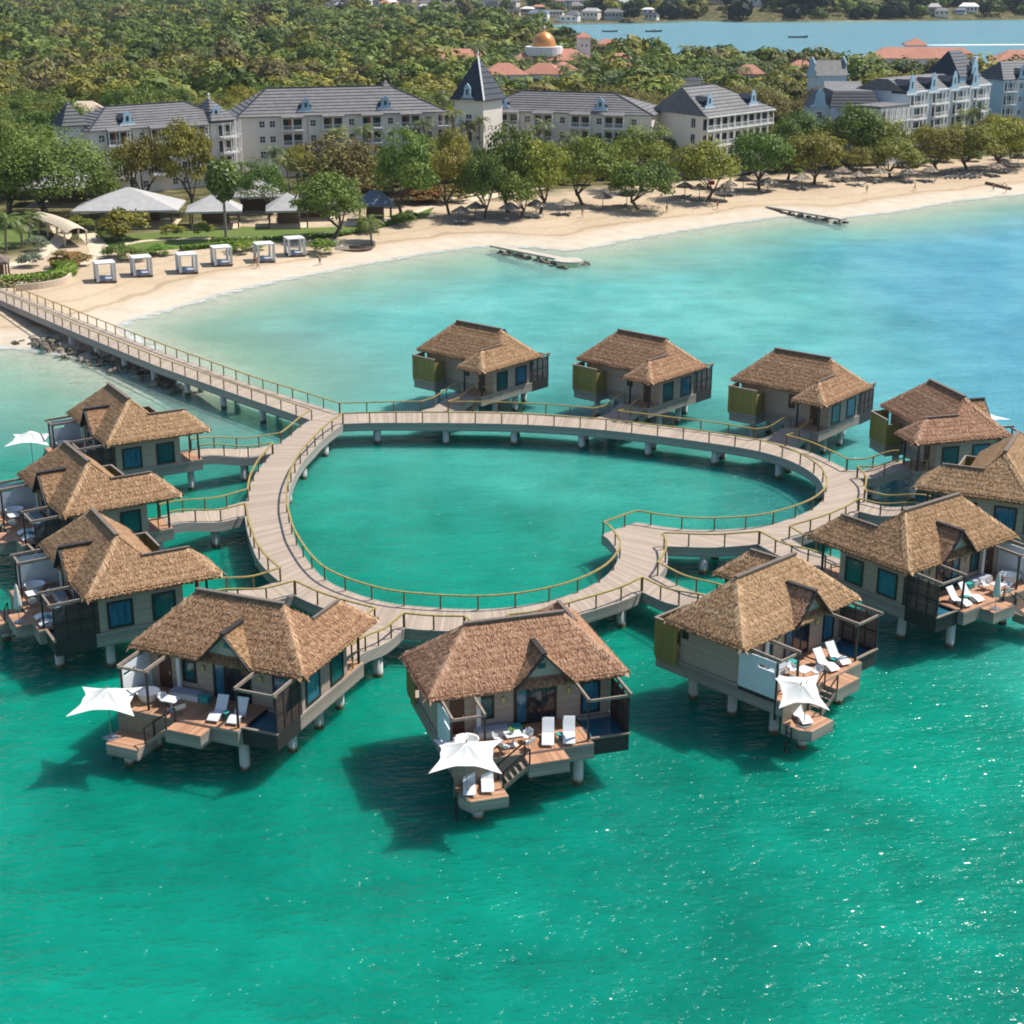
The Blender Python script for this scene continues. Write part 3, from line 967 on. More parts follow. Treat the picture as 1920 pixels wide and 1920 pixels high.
def make_villa(name='overwater_villa'):
    rnd = random.Random(11)
    root = thing(name, 'villa', 'villa', (0, 0, 0), 0, 'thatched villas round the heart boardwalk')
    # roof
    mb = MB()
    thatch_plane(mb, [(-RA, -RB, ZE), (RA, -RB, ZE), (RL, 0, ZRG), (-RL, 0, ZRG)], rnd)
    thatch_plane(mb, [(WX, RB, ZE), (-RA, RB, ZE), (-RL, 0, ZRG), (RL, 0, ZRG), VV], rnd)
    thatch_plane(mb, [(-RA, RB, ZE), (-RA, -RB, ZE), (-RL, 0, ZRG)], rnd)
    thatch_plane(mb, [(RA, -RB, ZE), (RA, WY, ZE), (WRX, WRY, WRZ), VV, (RL, 0, ZRG)], rnd)
    thatch_plane(mb, [(WX, WY, ZE), (WX, RB, ZE), VV, (WRX, WRY, WRZ)], rnd)
    thatch_plane(mb, [(RA, WY, ZE), (WX, WY, ZE), (WRX, WRY, WRZ)], rnd)
    for a, b in (((-RA, -RB, ZE), (-RL, 0, ZRG)), ((RA, -RB, ZE), (RL, 0, ZRG)), ((-RA, RB, ZE), (-RL, 0, ZRG)), ((RA, WY, ZE), (WRX, WRY, WRZ)), ((WX, WY, ZE), (WRX, WRY, WRZ))):
        hip_tufts(mb, a, b, rnd)
    # soffit under the thatch
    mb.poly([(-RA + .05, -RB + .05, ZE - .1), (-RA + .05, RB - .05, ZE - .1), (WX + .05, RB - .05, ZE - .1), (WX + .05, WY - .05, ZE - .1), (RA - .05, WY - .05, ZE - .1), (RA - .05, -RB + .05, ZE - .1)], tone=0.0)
    roof = mb.build('roof', M['thatch'], root)
    c = MB()
    c.beam((-RL - .1, 0, ZRG + .12), (RL + .1, 0, ZRG + .12), 0.3, 0.14)
    c.beam((WRX, VV[1] - .2, WRZ + .12), (WRX, WRY + .1, WRZ + .1), 0.22, 0.1)
    c.build('ridge_cap', M['ridge'], roof)
    # dormer gable over the doors
    dx, hw, za, yf = 0.8, 1.78, 8.14, -3.42
    yb = -RB + (za - ZE) / SLP
    d = MB()
    thatch_plane(d, [(dx - hw, yf, ZE + .02), (dx - hw, -RB + 0.1, ZE + .02), (dx, yb, za), (dx, yf, za)][::1], rnd, fringe=False)
    thatch_plane(d, [(dx + hw, -RB + 0.1, ZE + .02), (dx + hw, yf, ZE + .02), (dx, yf, za), (dx, yb, za)], rnd, fringe=False)
    dm = d.build('dormer', M['thatch'], root)
    e = MB()
    e.beam((dx - hw - .08, yf - .05, ZE - .14), (dx, yf - .05, za + .06), 0.1, 0.26, up=(0, -1, 0))
    e.beam((dx + hw + .08, yf - .05, ZE - .14), (dx, yf - .05, za + .06), 0.1, 0.26, up=(0, -1, 0))
    e.beam((dx, yf - .1, za + .14), (dx, yb, za + .14), 0.34, 0.12)
    e.build('barge_board', M['dark'], dm)
    gz = ZE + (RB - 2.92) * SLP + .05
    gw = (za - gz) * hw / (za - ZE)
    g_ = MB()
    g_.add([(dx - gw, -2.92, gz), (dx + gw, -2.92, gz), (dx, -2.92, za - .05)], [(0, 1, 2)])
    g_.build('gable_panel', M['gable'], dm)
    k = MB(); k.box(dx - .22, dx + .22, -3.0, -2.925, gz + .55, gz + .85); k.build('gable_window', M['glass'], dm)
    # walls
    x0, x1, yw, yb2 = -5.4, 5.4, -2.35, 2.55
    wl = MB()
    t = 0.12
    wl.box(x0, x1, yw, yw + t, ZD, ZE - .12)
    wl.box(x0, x0 + t, yw + t, yb2, ZD, ZE - .12)
    wl.box(x0 + t, 2.8, yb2 - t, yb2, ZD, ZE - .12)
    wl.box(x1 - t, x1, yw + t, 3.7, ZD, ZE - .12)
    wl.box(2.8, x1 - t, 3.7 - t, 3.7, ZD, ZE - .12)
    wl.box(2.8, 2.8 + t, yb2, 3.7 - t, ZD, ZE - .12)
    wl.build('wall', M['siding'], root)
    # platform: floor slab with grey skirts
    pl = MB()
    pl.prism([(-5.5, -5.9), (3.1, -5.9), (3.1, -2.6), (5.5, -2.6), (5.5, 5.75), (2.2, 5.75), (2.2, 2.7), (-2.4, 2.7), (-2.4, 4.55), (-5.5, 4.55)], ZF, ZD - .03)
    pl.build('platform', M['skirt'], root)
    dk = MB(); dk.box(-5.46, 3.06, -5.88, -2.36, ZD - .026, ZD)
    dk.build('deck', M['deck'], root)
    pd = MB(); pd.box(2.24, 5.46, 2.75, 5.72, ZD - .026, ZD + .002)
    pd.build('porch_floor', M['lowdeck'], root)
    cd = MB(); cd.box(-1.3, 1.2, -7.05, -5.9, 2.3, 3.12)
    cdo = cd.build('deck_step', M['skirt'], root)
    cd2 = MB(); cd2.box(-1.27, 1.17, -7.02, -5.9, 3.123, 3.15)
    cd2.build('boards', M['deck'], cdo)
    lp = MB(); lp.prism([(-5.5, -5.9), (-5.5, -7.25), (-5.05, -7.95), (-2.8, -7.95), (-2.8, -5.9)], 1.12, 1.82)
    lpo = lp.build('lower_platform', M['skirt'], root)
    l2 = MB(); l2.prism([(-5.46, -6.0), (-5.46, -7.23), (-5.03, -7.91), (-2.84, -7.91), (-2.84, -6.0)], 1.823, 1.85)
    bo = l2.build('boards', M['lowdeck'], lpo)
    if bo.data.polygons[0].normal.z == 0: pass
    dw = MB(); dw.box(-5.5, -1.32, -5.99, -5.905, 1.85, ZD)
    dw.build('drop_wall', M['beam'], root)
    # stairs down to the lower platform
    st = MB()
    for i in range(5):
        xx = -1.35 - 0.3 * (i + 1)
        zz = 3.12 - 0.25 * (i + 1)
        st.box(xx, xx + 0.27, -6.95, -6.05, zz - .05, zz)
    for yy in (-6.98, -6.02):
        st.beam((-1.3, yy, 2.95), (-2.95, yy, 1.72), 0.06, 0.24)
    so = st.build('stairs', M['beam'], root)
    hr = MB()
    for yy in (-6.99, -6.03):
        hr.beam((-1.2, yy, 4.12), (-2.9, yy, 2.86), 0.07, 0.07)
        hr.box(-1.28, -1.2, yy - .04, yy + .04, 2.4, 4.1); hr.box(-2.9, -2.82, yy - .04, yy + .04, 1.85, 2.9)
    hr.build('handrail', M['dark'], so)
    # plunge pool bay with slatted side screen
    pb = MB(); pb.box(3.103, 5.5, -5.4, -2.603, 2.2, 2.62)
    pb.box(3.103, 3.2, -5.4, -2.6, 2.62, 3.28); pb.box(5.4, 5.5, -5.4, -2.6, 2.62, 3.28); pb.box(3.2, 5.4, -5.4, -5.3, 2.62, 3.28)
    po = pb.build('pool_bay', M['dark'], root)
    rm = MB(); rm.box(3.06, 5.56, -5.5, -5.3, 3.283, 3.37); rm.build('rim', M['beam'], po)
    nb_ = MB(); nb_.box(3.2, 5.4, -5.3, -2.6, 3.0, 3.08); nb_.build('pool_water', M['net'], po)
    tr = MB()
    for i in range(17):
        z = 3.32 + 0.145 * i
        tr.beam((5.46, -5.28, z), (5.46, -2.3, z), 0.05, 0.115)
    to = tr.build('side_screen', M['trellis'], root)
    tp = MB()
    for y in (-5.34, -4.45, -3.55, -2.66): tp.box(5.41, 5.52, y - .05, y + .05, 3.28, 5.9)
    tp.box(5.42, 5.51, -5.3, -2.6, 4.5, 4.62)
    tp.build('screen_post', M['dark'], to)
    # pergola arms
    for (xa, xb) in ((2.86, 5.5), (-5.45, -3.5)):
        p = MB()
        for x in (xa, xb): p.beam((x, -5.65, 5.95), (x, -2.9, 6.02), 0.13, 0.2)
        p.beam((xa - .1, -5.4, 5.8), (xb + .1, -5.4, 5.8), 0.12, 0.16)
        pp = p.build('pergola', M['beam'], root)
        q = MB()
        px = xa + .02 if xa > 0 else xb
        q.box(px - .06, px + .06, -5.55, -5.43, ZD, 5.86)
        q.build('post', M['dark'], pp)
    # white end panel with a slot window, outdoor bath side
    wp = MB()
    wp.box(-5.5, -5.41, -5.3, -2.37, 3.0, 5.05)
    wp.box(-5.5, -5.41, -3.9, -2.37, 5.05, 5.75); wp.box(-5.5, -5.41, -5.3, -5.15, 5.05, 5.75)
    wp.box(-5.5, -5.41, -5.15, -3.9, 5.28, 5.75)
    wp.build('end_panel', M['panel'], root)
    ep = MB(); ep.box(-5.52, -5.4, -5.42, -5.305, 1.85, 5.8); ep.build('corner_post', M['dark'], root)
    cu = MB()
    for i in range(6): cu.cyl((-3.15 + .08 * (i % 3), -2.75 + .07 * (i // 3), ZD), (-3.15 + .08 * (i % 3), -2.75 + .07 * (i // 3), 5.9), 0.06, n=6)
    cu.build('curtain', M['fabric'], root)
    # olive shower screen at the back
    ol = MB()
    ol.box(-5.72, -2.4, 4.45, 4.55, 3.22, 5.78)
    os_ = ol.build('shower_screen', M['olive'], root)
    for bb in ((-5.72, -5.62, 2.62, 4.45, 3.0, 5.78), (-2.5, -2.4, 2.9, 4.45, 3.22, 5.4)):
        oy = MB(); oy.box(*bb); oy.build('screen_side', M['olive_y'], os_)
    oc = MB(); oc.box(-5.76, -2.36, 4.42, 4.58, 5.783, 5.9); oc.box(-5.76, -5.58, 2.62, 4.42, 5.783, 5.9)
    oc.build('cap_rail', M['beam'], os_)
    # openings
    make_windows(root, 5.4, -1.7, 0.1, 3.42, 5.4, M['curtain'])
    make_windows(root, 5.4, 1.45, 3.15, 3.42, 5.4, M['glass'])
    make_windows(root, -5.4, 1.9, 2.4, 5.0, 5.55, M['darkglass'], sign=-1)
    make_windows(root, yw, -3.0, -2.0, 4.0, 5.5, M['glass'], 'y', -1)
    make_windows(root, yw, 3.5, 4.75, 3.45, 5.6, M['curtain'], 'y', -1)
    make_windows(root, yb2, 0.2, 0.9, 4.2, 5.6, M['darkglass'], 'y', 1)
    sdw = make_windows(root, yw, -0.75, 1.95, 3.32, 5.75, M['darkglass'], 'y', -1, mull=(0.15, 1.05))
    sdw.name = 'sliding_door'
    cur = MB(); cur.box(-0.55, 0.02, yw - .05, yw - .036, 3.5, 5.58); cur.build('curtain', M['curtain'], sdw)
    dd = MB(); dd.box(-4.75, -3.85, yw - .06, yw - .004, 3.31, 5.5)
    do_ = dd.build('door', M['wooddoor'], root)
    hd = MB(); hd.box(-3.98, -3.92, yw - .1, yw - .062, 4.3, 4.5); hd.build('handle', M['lamp'], do_)
    d2 = MB(); d2.box(3.3, 4.2, 3.704, 3.76, 3.31, 5.5)
    do2 = d2.build('door', M['wooddoor'], root)
    hd2 = MB(); hd2.box(3.38, 3.44, 3.762, 3.8, 4.3, 4.5); hd2.build('handle', M['lamp'], do2)
    for lx, ly in ((-1.45, yw - .1), (2.7, yw - .1)):
        l_ = MB(); l_.cyl((lx, ly, 5.0), (lx, ly, 5.35), 0.09, 0.11, n=10); l_.box(lx - .04, lx + .04, ly, yw - .003, 5.12, 5.22)
        l_.build('wall_lamp', M['lamp'], root)
    for px in (2.86, 5.3):
        q = MB(); q.box(px - .07, px + .07, 5.4, 5.54, ZD, ZE - .11); q.build('porch_post', M['dark'], root)
    # low rail beside the porch
    lr = MB()
    lr.box(5.33, 5.41, 3.75, 5.4, 4.25, 4.33); lr.box(5.33, 5.41, 4.5, 4.58, ZD, 4.25)
    lr.build('porch_rail', M['rail'], root)
    bp = MB(); bp.cyl((0, 0, -3.3), (0, 0, ZF + .02), 0.32, n=14); bpm = bp.mesh('pile', M['pile'], True)
    for (px, py) in ((2.6, -4.6), (4.1, -1.4), (4.0, 5.0), (4.1, 2.0), (-4.0, -4.3), (-3.8, 2.6), (0, -1.4), (-0.2, 1.9), (-3.9, -0.8)):
        q = mobj('pile', bpm, root); q.location = (-px if MIR else px, py, 0)
    lpm = MB().cyl((0, 0, -3.3), (0, 0, 1.13), 0.32, n=14).mesh('pile', M['pile'], True)
    q = mobj('pile', lpm, root); q.location = (4.3 if MIR else -4.3, -6.75, 0)
    ld = MB()
    for y in (-6.75, -6.35): ld.beam((-5.56, y, -.9), (-5.53, y, 1.9), 0.06, 0.06)
    for i in range(7): ld.beam((-5.55, -6.75, -.6 + .33 * i), (-5.55, -6.35, -.6 + .33 * i), 0.05, 0.04)
    ld.build('ladder', M['dark'], lpo)
    return root


VIL = {1: (-3.67, 168.88, 139.5, 1), 2: (13.8, 164.38, 137.8, 1), 3: (29.39, 155.79, 140.4, 1), 4: (40.45, 142.1, 105.2, 1), 5: (41.35, 124.91, 64.2, 1), 6: (30.88, 109.5, 37.4, 1),
       7: (16.73, 96.73, 43.7, 0), 8: (0.13, 87.99, 17.3, 0), 9: (-17.04, 91.34, -22.3, 0), 10: (-28.93, 105.22, -60.6, 0), 11: (-35.3, 122.11, -58.0, 0), 12: (-36.33, 140.98, -59.6, 0)}
VLAB = {1: 'brown thatched villa with olive screen at the back of the heart, nearest the long pier',
        2: 'brown thatched villa with olive screen in the middle of the three behind the heart',
        3: 'brown thatched villa with olive screen, last of the three behind the heart',
        4: 'thatched villa at the right lobe of the heart, white parasol tip behind its roof',
        5: 'thatched villa cut off by the right picture edge, behind the one with two big windows',
        6: 'thatched villa on the right showing two tall windows and a dark slatted screen',
        7: 'thatched villa showing its pale blue-white end panel and a tilted white parasol',
        8: 'nearest thatched villa, stairs and white parasol on its lower deck',
        9: 'thatched villa front left whose open white parasol stands off its left corner',
        10: 'thatched villa on the left with a closed parasol, nearest of the left row of three',
        11: 'middle thatched villa of the left row of three, its deck cut by the picture edge',
        12: 'farthest thatched villa of the left row, open white parasol beyond its deck'}
proto = {0: make_villa()}
MIR = True
proto[1] = make_villa()
MIR = False
villas, used = {}, set()
for i, (x, y, a, m) in VIL.items():
    r = proto[m] if m not in used else copy_tree(proto[m])
    used.add(m)
    r.location = (x, y, 0)
    r.rotation_euler = (0, 0, R(a))
    r['label'] = VLAB[i]
    villas[i] = r


def vloc(i, lx, ly, z=0):
    x, y, a, m = VIL[i]
    c, s = math.cos(R(a)), math.sin(R(a))
    if m: lx = -lx
    return Vector((x + c * lx - s * ly, y + s * lx + c * ly, z))


def vrot(i, a=0.0):
    """heading in the world of local angle a (degrees) on villa i"""
    m = VIL[i][3]
    return R(VIL[i][2] + (-a if m else a))


VNAME = {1: 'the villa nearest the long pier', 2: 'the middle villa behind the heart', 3: 'the right villa behind the heart', 4: 'the villa at the right lobe of the heart', 5: 'the villa cut by the right picture edge',
         6: 'the villa with two tall windows on the right', 7: 'the villa with the pale end panel', 8: 'the front centre villa', 9: 'the front left villa',
         10: 'the nearest villa of the left row', 11: 'the middle villa of the left row', 12: 'the farthest villa of the left row'}
GAPS = {12: (o1, 3), 11: (o1, 8), 10: (o1, 14), 9: (o1, 18), 8: (o1, 21), 7: (o1, 26), 6: (o2, 4), 5: (o2, 8), 4: (o2, 12), 3: (o2, 16), 2: (o2, 20), 1: (o2, 25)}
for i, (lst, k) in GAPS.items():
    a, b = Vector((*lst[k], ZR + .004)), Vector((*lst[k + 1], ZR + .004))
    p, q = vloc(i, 2.3, 5.76, ZD - .02), vloc(i, 4.7, 5.76, ZD - .02)
    if (a - p).length + (b - q).length > (a - q).length + (b - p).length: p, q = q, p
    # slide the near end under the edge board a little, and rise along a gentle curve
    ds = ((a - p) + (b - q)).normalized()
    A_, B_ = [], []
    for j in range(13):
        t = j / 12
        zz = ZR + .004 + (ZD - .02 - ZR - .004) * float(smooth01(0.25, 0.95, t))
        va, vb = a.lerp(p, t), b.lerp(q, t)
        va.z = vb.z = zz
        A_.append(va); B_.append(vb)
    wk = thing('access_walkway', 'timber ramp from the heart boardwalk to ' + VNAME[i], 'walkway', ((a + b) / 2).to_tuple()[:2] + (0,), 0, 'access walkways to the villas')
    of = _Off(wk)
    mb = MB(); strip_deck(mb, A_, B_, ZR)
    for j in range(12): mb.add([x - Vector((0, 0, .3)) for x in (A_[j], B_[j], B_[j + 1], A_[j + 1])], [(0, 1, 2, 3)])
    o = mb.build('deck', M['boardwalk'], wk); of(o)
    for pol in o.data.polygons:
        if pol.normal.z < 0: pol.flip()
    f = MB()
    sgn = 1 if (A_[0] - B_[0]).cross(A_[-1] - A_[0]).z < 0 else -1
    for S_, sg_ in ((A_, sgn), (B_, -sgn)):
        f = MB(); fascia(f, S_, 0.8, sg_)
        of(fix_normals(f.build('edge_board', M['fascia'], wk)))
    rails_on(wk, of, inset(A_, -0.06 * sgn), step=2.2)
    rails_on(wk, of, inset(B_, 0.06 * sgn), step=2.2)
    mid = (A_[5] + B_[5]) / 2
    dv = (A_[5] - B_[5]).normalized() * 0.7
    pile_at(wk, of, mid + dv); pile_at(wk, of, mid - dv)

# ------------------------------------------------------------------ things on the villa decks
def put(o, i, lx, ly, z, rot=0.0):
    o.location = vloc(i, lx, ly, z)
    o.rotation_euler = (0, 0, vrot(i, rot))
    return o


class Kit:
    """makes the first of a kind, then copies of it"""
    def __init__(s, make): s.make, s.first = make, None
    def __call__(s, label, group=None):
        o = s.make() if s.first is None else copy_tree(s.first)
        if s.first is None: s.first = o
        o['label'] = label
        if group: o['group'] = group
        return o


def mk_lounger():
    r = thing('sun_lounger', 'lounger', 'lounger')
    prof = [(-1.0, 0.2), (-0.75, 0.33), (-0.45, 0.42), (-0.15, 0.36), (0.1, 0.27), (0.3, 0.32), (0.55, 0.62), (0.8, 0.95), (0.9, 1.06)]
    mb = MB()
    for i in range(len(prof) - 1):
        (ya, za), (yb, zb) = prof[i], prof[i + 1]
        mb.slab((-.36, ya, za), (.36, ya, za), (.36, yb, zb), (-.36, yb, zb), 0.07)
    mb.build('seat_shell', M['plastic'], r, False)
    b = MB()
    b.prism([(-.3, -.62), (.3, -.62), (.3, -.2), (-.3, -.2)], 0, 0.3); b.prism([(-.3, .3), (.3, .3), (.3, .62), (-.3, .62)], 0, 0.3)
    b.build('foot', M['plastic'], r)
    return r


def mk_table():
    r = thing('dining_table', 'table', 'table')
    t = MB(); t.box(-.5, .5, -.42, .42, .71, .75); t.build('table_top', M['plastic'], r)
    l = MB(); l.cyl((0, 0, .04), (0, 0, .71), .05); l.cyl((0, 0, 0), (0, 0, .04), .3, n=16); l.build('leg', M['white'], r)
    return r


def mk_chair():
    r = thing('deck_chair', 'chair', 'chair')
    s = MB()
    pr = [(.24, -.24, .42), (.27, 0.0, .4), (.28, .2, .43), (.27, .3, .6), (.2, .34, .82)]
    for i in range(4):
        (wa, ya, za), (wb, yb, zb) = pr[i], pr[i + 1]
        s.slab((-wa, ya, za), (wa, ya, za), (wb, yb, zb), (-wb, yb, zb), 0.03)
        for sg in (-1, 1):
            if i in (1, 2): s.slab((sg * wa, ya, za), (sg * wb, yb, zb), (sg * (wb + .05), yb, zb + .2), (sg * (wa + .05), ya, za + .2), 0.025)
    s.build('seat_shell', M['plastic'], r)
    l = MB()
    for a in (-1, 1):
        for b in (-1, 1): l.cyl((a * .08, b * .08, .4), (a * .23, b * .22, 0), .016, n=6)
    l.build('legs', M['steel'], r)
    return r


def mk_tub():
    r = thing('bathtub', 'tub', 'bathtub')
    m = MB(); m.lathe((0, 0, 0), [(0.0, 0.0), (.5, 0), (.62, .3), (.74, .62), (.77, .64), (.7, .6), (.6, .3), (.5, .14), (0.0, .12)], 24)
    m.build('basin', M['ceramic'], r, True)
    t = MB(); t.cyl((.9, 0, 0), (.9, 0, .95), .025); t.cyl((.9, 0, .93), (.66, 0, .93), .02); t.build('tap', M['steel'], r)
    return r


def mk_bench():
    r = thing('day_bench', 'bench', 'bench')
    m = MB(); m.box(-1.05, 1.05, -.38, .38, 0, .34); m.build('base', M['white'], r)
    c = MB(); c.box(-1.0, 1.0, -.35, .35, .343, .46); c.build('cushion', M['bluecush'], r)
    return r


def mk_cube():
    r = thing('ottoman', 'ottoman', 'ottoman')
    m = MB(); m.box(-.28, .28, -.28, .28, .04, .44); m.build('cushion', M['teal'], r)
    b = MB(); b.box(-.24, .24, -.24, .24, 0, .04); b.build('base', M['dark'], r)
    return r


def mk_side():
    r = thing('side_table', 'side table', 'side table')
    m = MB(); m.cyl((0, 0, .44), (0, 0, .48), .22, n=16); m.build('table_top', M['teal'], r)
    b = MB(); b.cyl((0, 0, 0), (0, 0, .44), .1, .07); b.build('leg', M['teal'], r)
    return r


def mk_open_umb():
    r = thing('parasol', 'parasol', 'parasol')
    p = MB(); p.cyl((0, 0, 0), (0, 0, 3.15), .03, n=8); p.build('pole', M['steel'], r)
    b = MB(); b.box(-.38, .38, -.38, .38, 0, .06); b.cyl((0, 0, .06), (0, 0, .3), .05); b.build('base', M['steel'], r)
    c = MB()
    n = 12
    ring = []
    for k in range(4 * n):
        t = 2 * PI * k / (4 * n)
        q = (k % n) / n
        e = 4 * q * (1 - q)                       # 0 at a tip, 1 midway
        rad = 2.9 - 1.4 * math.sin(e * PI / 2) ** 0.9
        ring.append((rad * math.cos(t), rad * math.sin(t), 2.62 - 0.1 * (1 - e) * (rad / 2.4) + 0.06 * e))
    v = [(0, 0, 3.42)]
    rows = 6
    for j in range(1, rows + 1):
        s = j / rows
        for (x, y, z) in ring:
            v.append((x * s, y * s, 3.42 + (z - 3.42) * (1 - (1 - s) ** 1.7)))
    N_ = 4 * n
    f = [(0, 1 + k, 1 + (k + 1) % N_) for k in range(N_)]
    for j in range(rows - 1):
        for k in range(N_):
            f.append((1 + j * N_ + k, 1 + (j + 1) * N_ + k, 1 + (j + 1) * N_ + (k + 1) % N_, 1 + j * N_ + (k + 1) % N_))
    c.add(v, f)
    co = c.build('canopy', M['fabric'], r, True)
    k = MB(); k.cyl((0, 0, 3.4), (0, 0, 3.52), .05, n=8); k.build('finial', M['beam'], co)
    return r


def mk_closed_umb():
    r = thing('closed_parasol', 'parasol', 'parasol')
    p = MB(); p.cyl((0, 0, 0), (0, 0, 1.0), .03, n=8); p.build('pole', M['steel'], r)
    b = MB(); b.box(-.3, .3, -.3, .3, 0, .05); b.build('base', M['steel'], r)
    c = MB()
    n, v, f = 24, [], []
    prof = [(.05, .95), (.3, 1.0), (.27, 1.4), (.2, 2.0), (.13, 2.6), (.04, 2.85)]
    for (rr, z) in prof:
        for k in range(n):
            t = 2 * PI * k / n
            q = rr * (0.78 + 0.22 * math.cos(t * 8))
            v.append((q * math.cos(t), q * math.sin(t), z))
    for j in range(len(prof) - 1):
        for k in range(n): f.append((j * n + k, j * n + (k + 1) % n, (j + 1) * n + (k + 1) % n, (j + 1) * n + k))
    c.add(v, f); c.build('canopy', M['fabric'], r, True)
    return r


def mk_plant():
    r = thing('potted_plant', 'plant', 'plant')
    b = MB(); b.lathe((0, 0, 0), [(0, 0), (.1, 0), (.15, .1), (.13, .1)], 12); b.build('bowl', M['plastic'], r)
    q = MB()
    for k in range(60):
        t, s = random.uniform(0, 2 * PI), random.uniform(0.02, .2)
        p = Vector((math.cos(t) * s, math.sin(t) * s, .1 + random.uniform(0, .2)))
        d = Vector((math.cos(t), math.sin(t), .6)) * .09
        sd = Vector((-math.sin(t), math.cos(t), 0)) * .035
        q.add([p - sd, p + sd, p + d], [(0, 1, 2)])
    q.build('leaves', M['greenbowl'], r)
    return r


lounger, dtable, chair_, tub, bench, cube_, side, oumb, cumb, plant = map(Kit, (mk_lounger, mk_table, mk_chair, mk_tub, mk_bench, mk_cube, mk_side, mk_open_umb, mk_closed_umb, mk_plant))
VS = {6: 'the right-hand villa with two tall windows', 7: 'the villa with the pale end panel', 8: 'the front centre villa', 9: 'the front left villa',
      10: 'the nearest villa of the left row', 11: 'the middle villa of the left row', 12: 'the farthest villa of the left row'}
SET = {6: dict(l=[(0.72, -4.6, 0), (2.1, -4.6, 0)], t=(-1.75, -5.15), c=[(-1.6, -4.2, 10), (-2.7, -5.2, 90), (-1.6, -5.95, 190)]),
       7: dict(l=[(0.65, -4.7, -12), (2.05, -4.65, -15)], t=(-1.9, -4.85), c=[(-1.85, -3.95, 0), (-2.9, -5.0, 80), (-1.0, -5.2, 250)]),
       8: dict(l=[(0.62, -4.75, -19), (1.86, -4.95, -19)], t=(-1.54, -4.75), c=[(-2.4, -4.55, 75), (-0.7, -4.6, -70), (-2.3, -5.5, 120), (-0.85, -5.45, 215)]),
       9: dict(l=[(0.95, -4.6, 9), (2.25, -4.45, 8)], t=(-2.2, -4.95), c=[(-2.95, -4.6, 70), (-1.4, -5.3, 240)]),
       10: dict(l=[(1.15, -4.7, 0), (2.4, -4.7, 0)], t=(-2.3, -5.0), c=[(-1.45, -5.2, 260), (-2.3, -4.1, 0)]),
       11: dict(l=[(0.7, -4.5, 0), (2.2, -4.6, 0)], t=(-2.4, -4.95), c=[(-1.4, -5.3, 250), (-2.4, -4.05, 0)]),
       12: dict(l=[(0.9, -4.6, 0)], t=None, c=[])}
for i, d in SET.items():
    for k, (x, y, a) in enumerate(d['l']):
        w = 'nearer the table' if k == 0 else 'nearer the pool'
        put(lounger('white curved lounger %s at %s' % (w, VS[i]), 'curved white sun loungers'), i, x, y, ZD, a)
    if len(d['l']) > 1:
        (xa, ya, a), (xb, yb, _) = d['l']
        put(side('small teal table between two loungers at ' + VS[i], 'teal side tables'), i, (xa + xb) / 2, (ya + yb) / 2 - .2, ZD)
    if d['t']:
        put(dtable('white square dining table on the deck of ' + VS[i], 'white dining tables'), i, *d['t'], ZD)
    for k, (x, y, a) in enumerate(d['c']):
        w = ('nearest the house wall', 'nearest the bathtub', 'at the deck edge', 'at the outer corner')[k]
        put(chair_('white shell chair %s, table of %s' % (w, VS[i]), 'white shell chairs'), i, x, y, ZD, a)
    put(tub('round white bathtub under the pergola of ' + VS[i], 'outdoor bathtubs'), i, -4.3, -4.35, ZD, 200)
    if i != 12:
        put(bench('low white bench with grey-blue cushion at ' + VS[i], 'low benches'), i, -2.35, -3.1, ZD)
        if i not in (10, 11):
            put(cube_('teal cube ottoman beside the bench of ' + VS[i], 'teal ottomans'), i, -.85, -3.2, ZD)
put(plant('small green plant in a white bowl on the front centre table'), 8, -1.6, -4.7, ZD + .752)
for i, (x, y, a, tilt, lab) in {8: (-5.05, -7.15, 27, 0, 'open white parasol over the lower deck of the front centre villa'), 9: (-5.2, -7.2, 68, 0, 'open white parasol at the left corner of the front left villa'),
                                7: (-4.75, -7.1, 4, 30, 'tilted white parasol below the pale end panel on the right'),
                                12: (-5.2, -7.2, 20, 0, 'open white parasol beyond the farthest villa of the left row'),
                                4: (-5.2, -7.2, 20, 0, 'white parasol tip showing behind the roof at the right lobe')}.items():
    o = put(oumb(lab, 'open white parasols'), i, x, y, 1.85, a)
    if tilt:
        for ch in o.children:
            if ch.name.startswith('canopy'):
                ch.rotation_euler = (R(16), R(-9), 0); ch.location = (-.2, .75, .62); ch.scale = (.78, .78, .78)
put(cumb('closed white parasol at the right-hand villa with two tall windows', 'closed parasols'), 6, .55, -6.65, 3.15)
put(cumb('closed white parasol on the deck step of the nearest left-row villa', 'closed parasols'), 10, .4, -6.6, 3.15)
for i, (x, y, a, w) in enumerate(((-4.75, -6.55, -15, 'left'), (-3.65, -6.5, -15, 'right'))):
    put(lounger('white lounger on the front centre villa’s lower deck, %s of two' % ('outer' if i == 0 else 'inner'), 'curved white sun loungers'), 8, x, y, 1.85, a)
put(lounger('white lounger half under the tilted parasol by the pale end panel', 'curved white sun loungers'), 7, -4.2, -6.4, 1.85, -25)

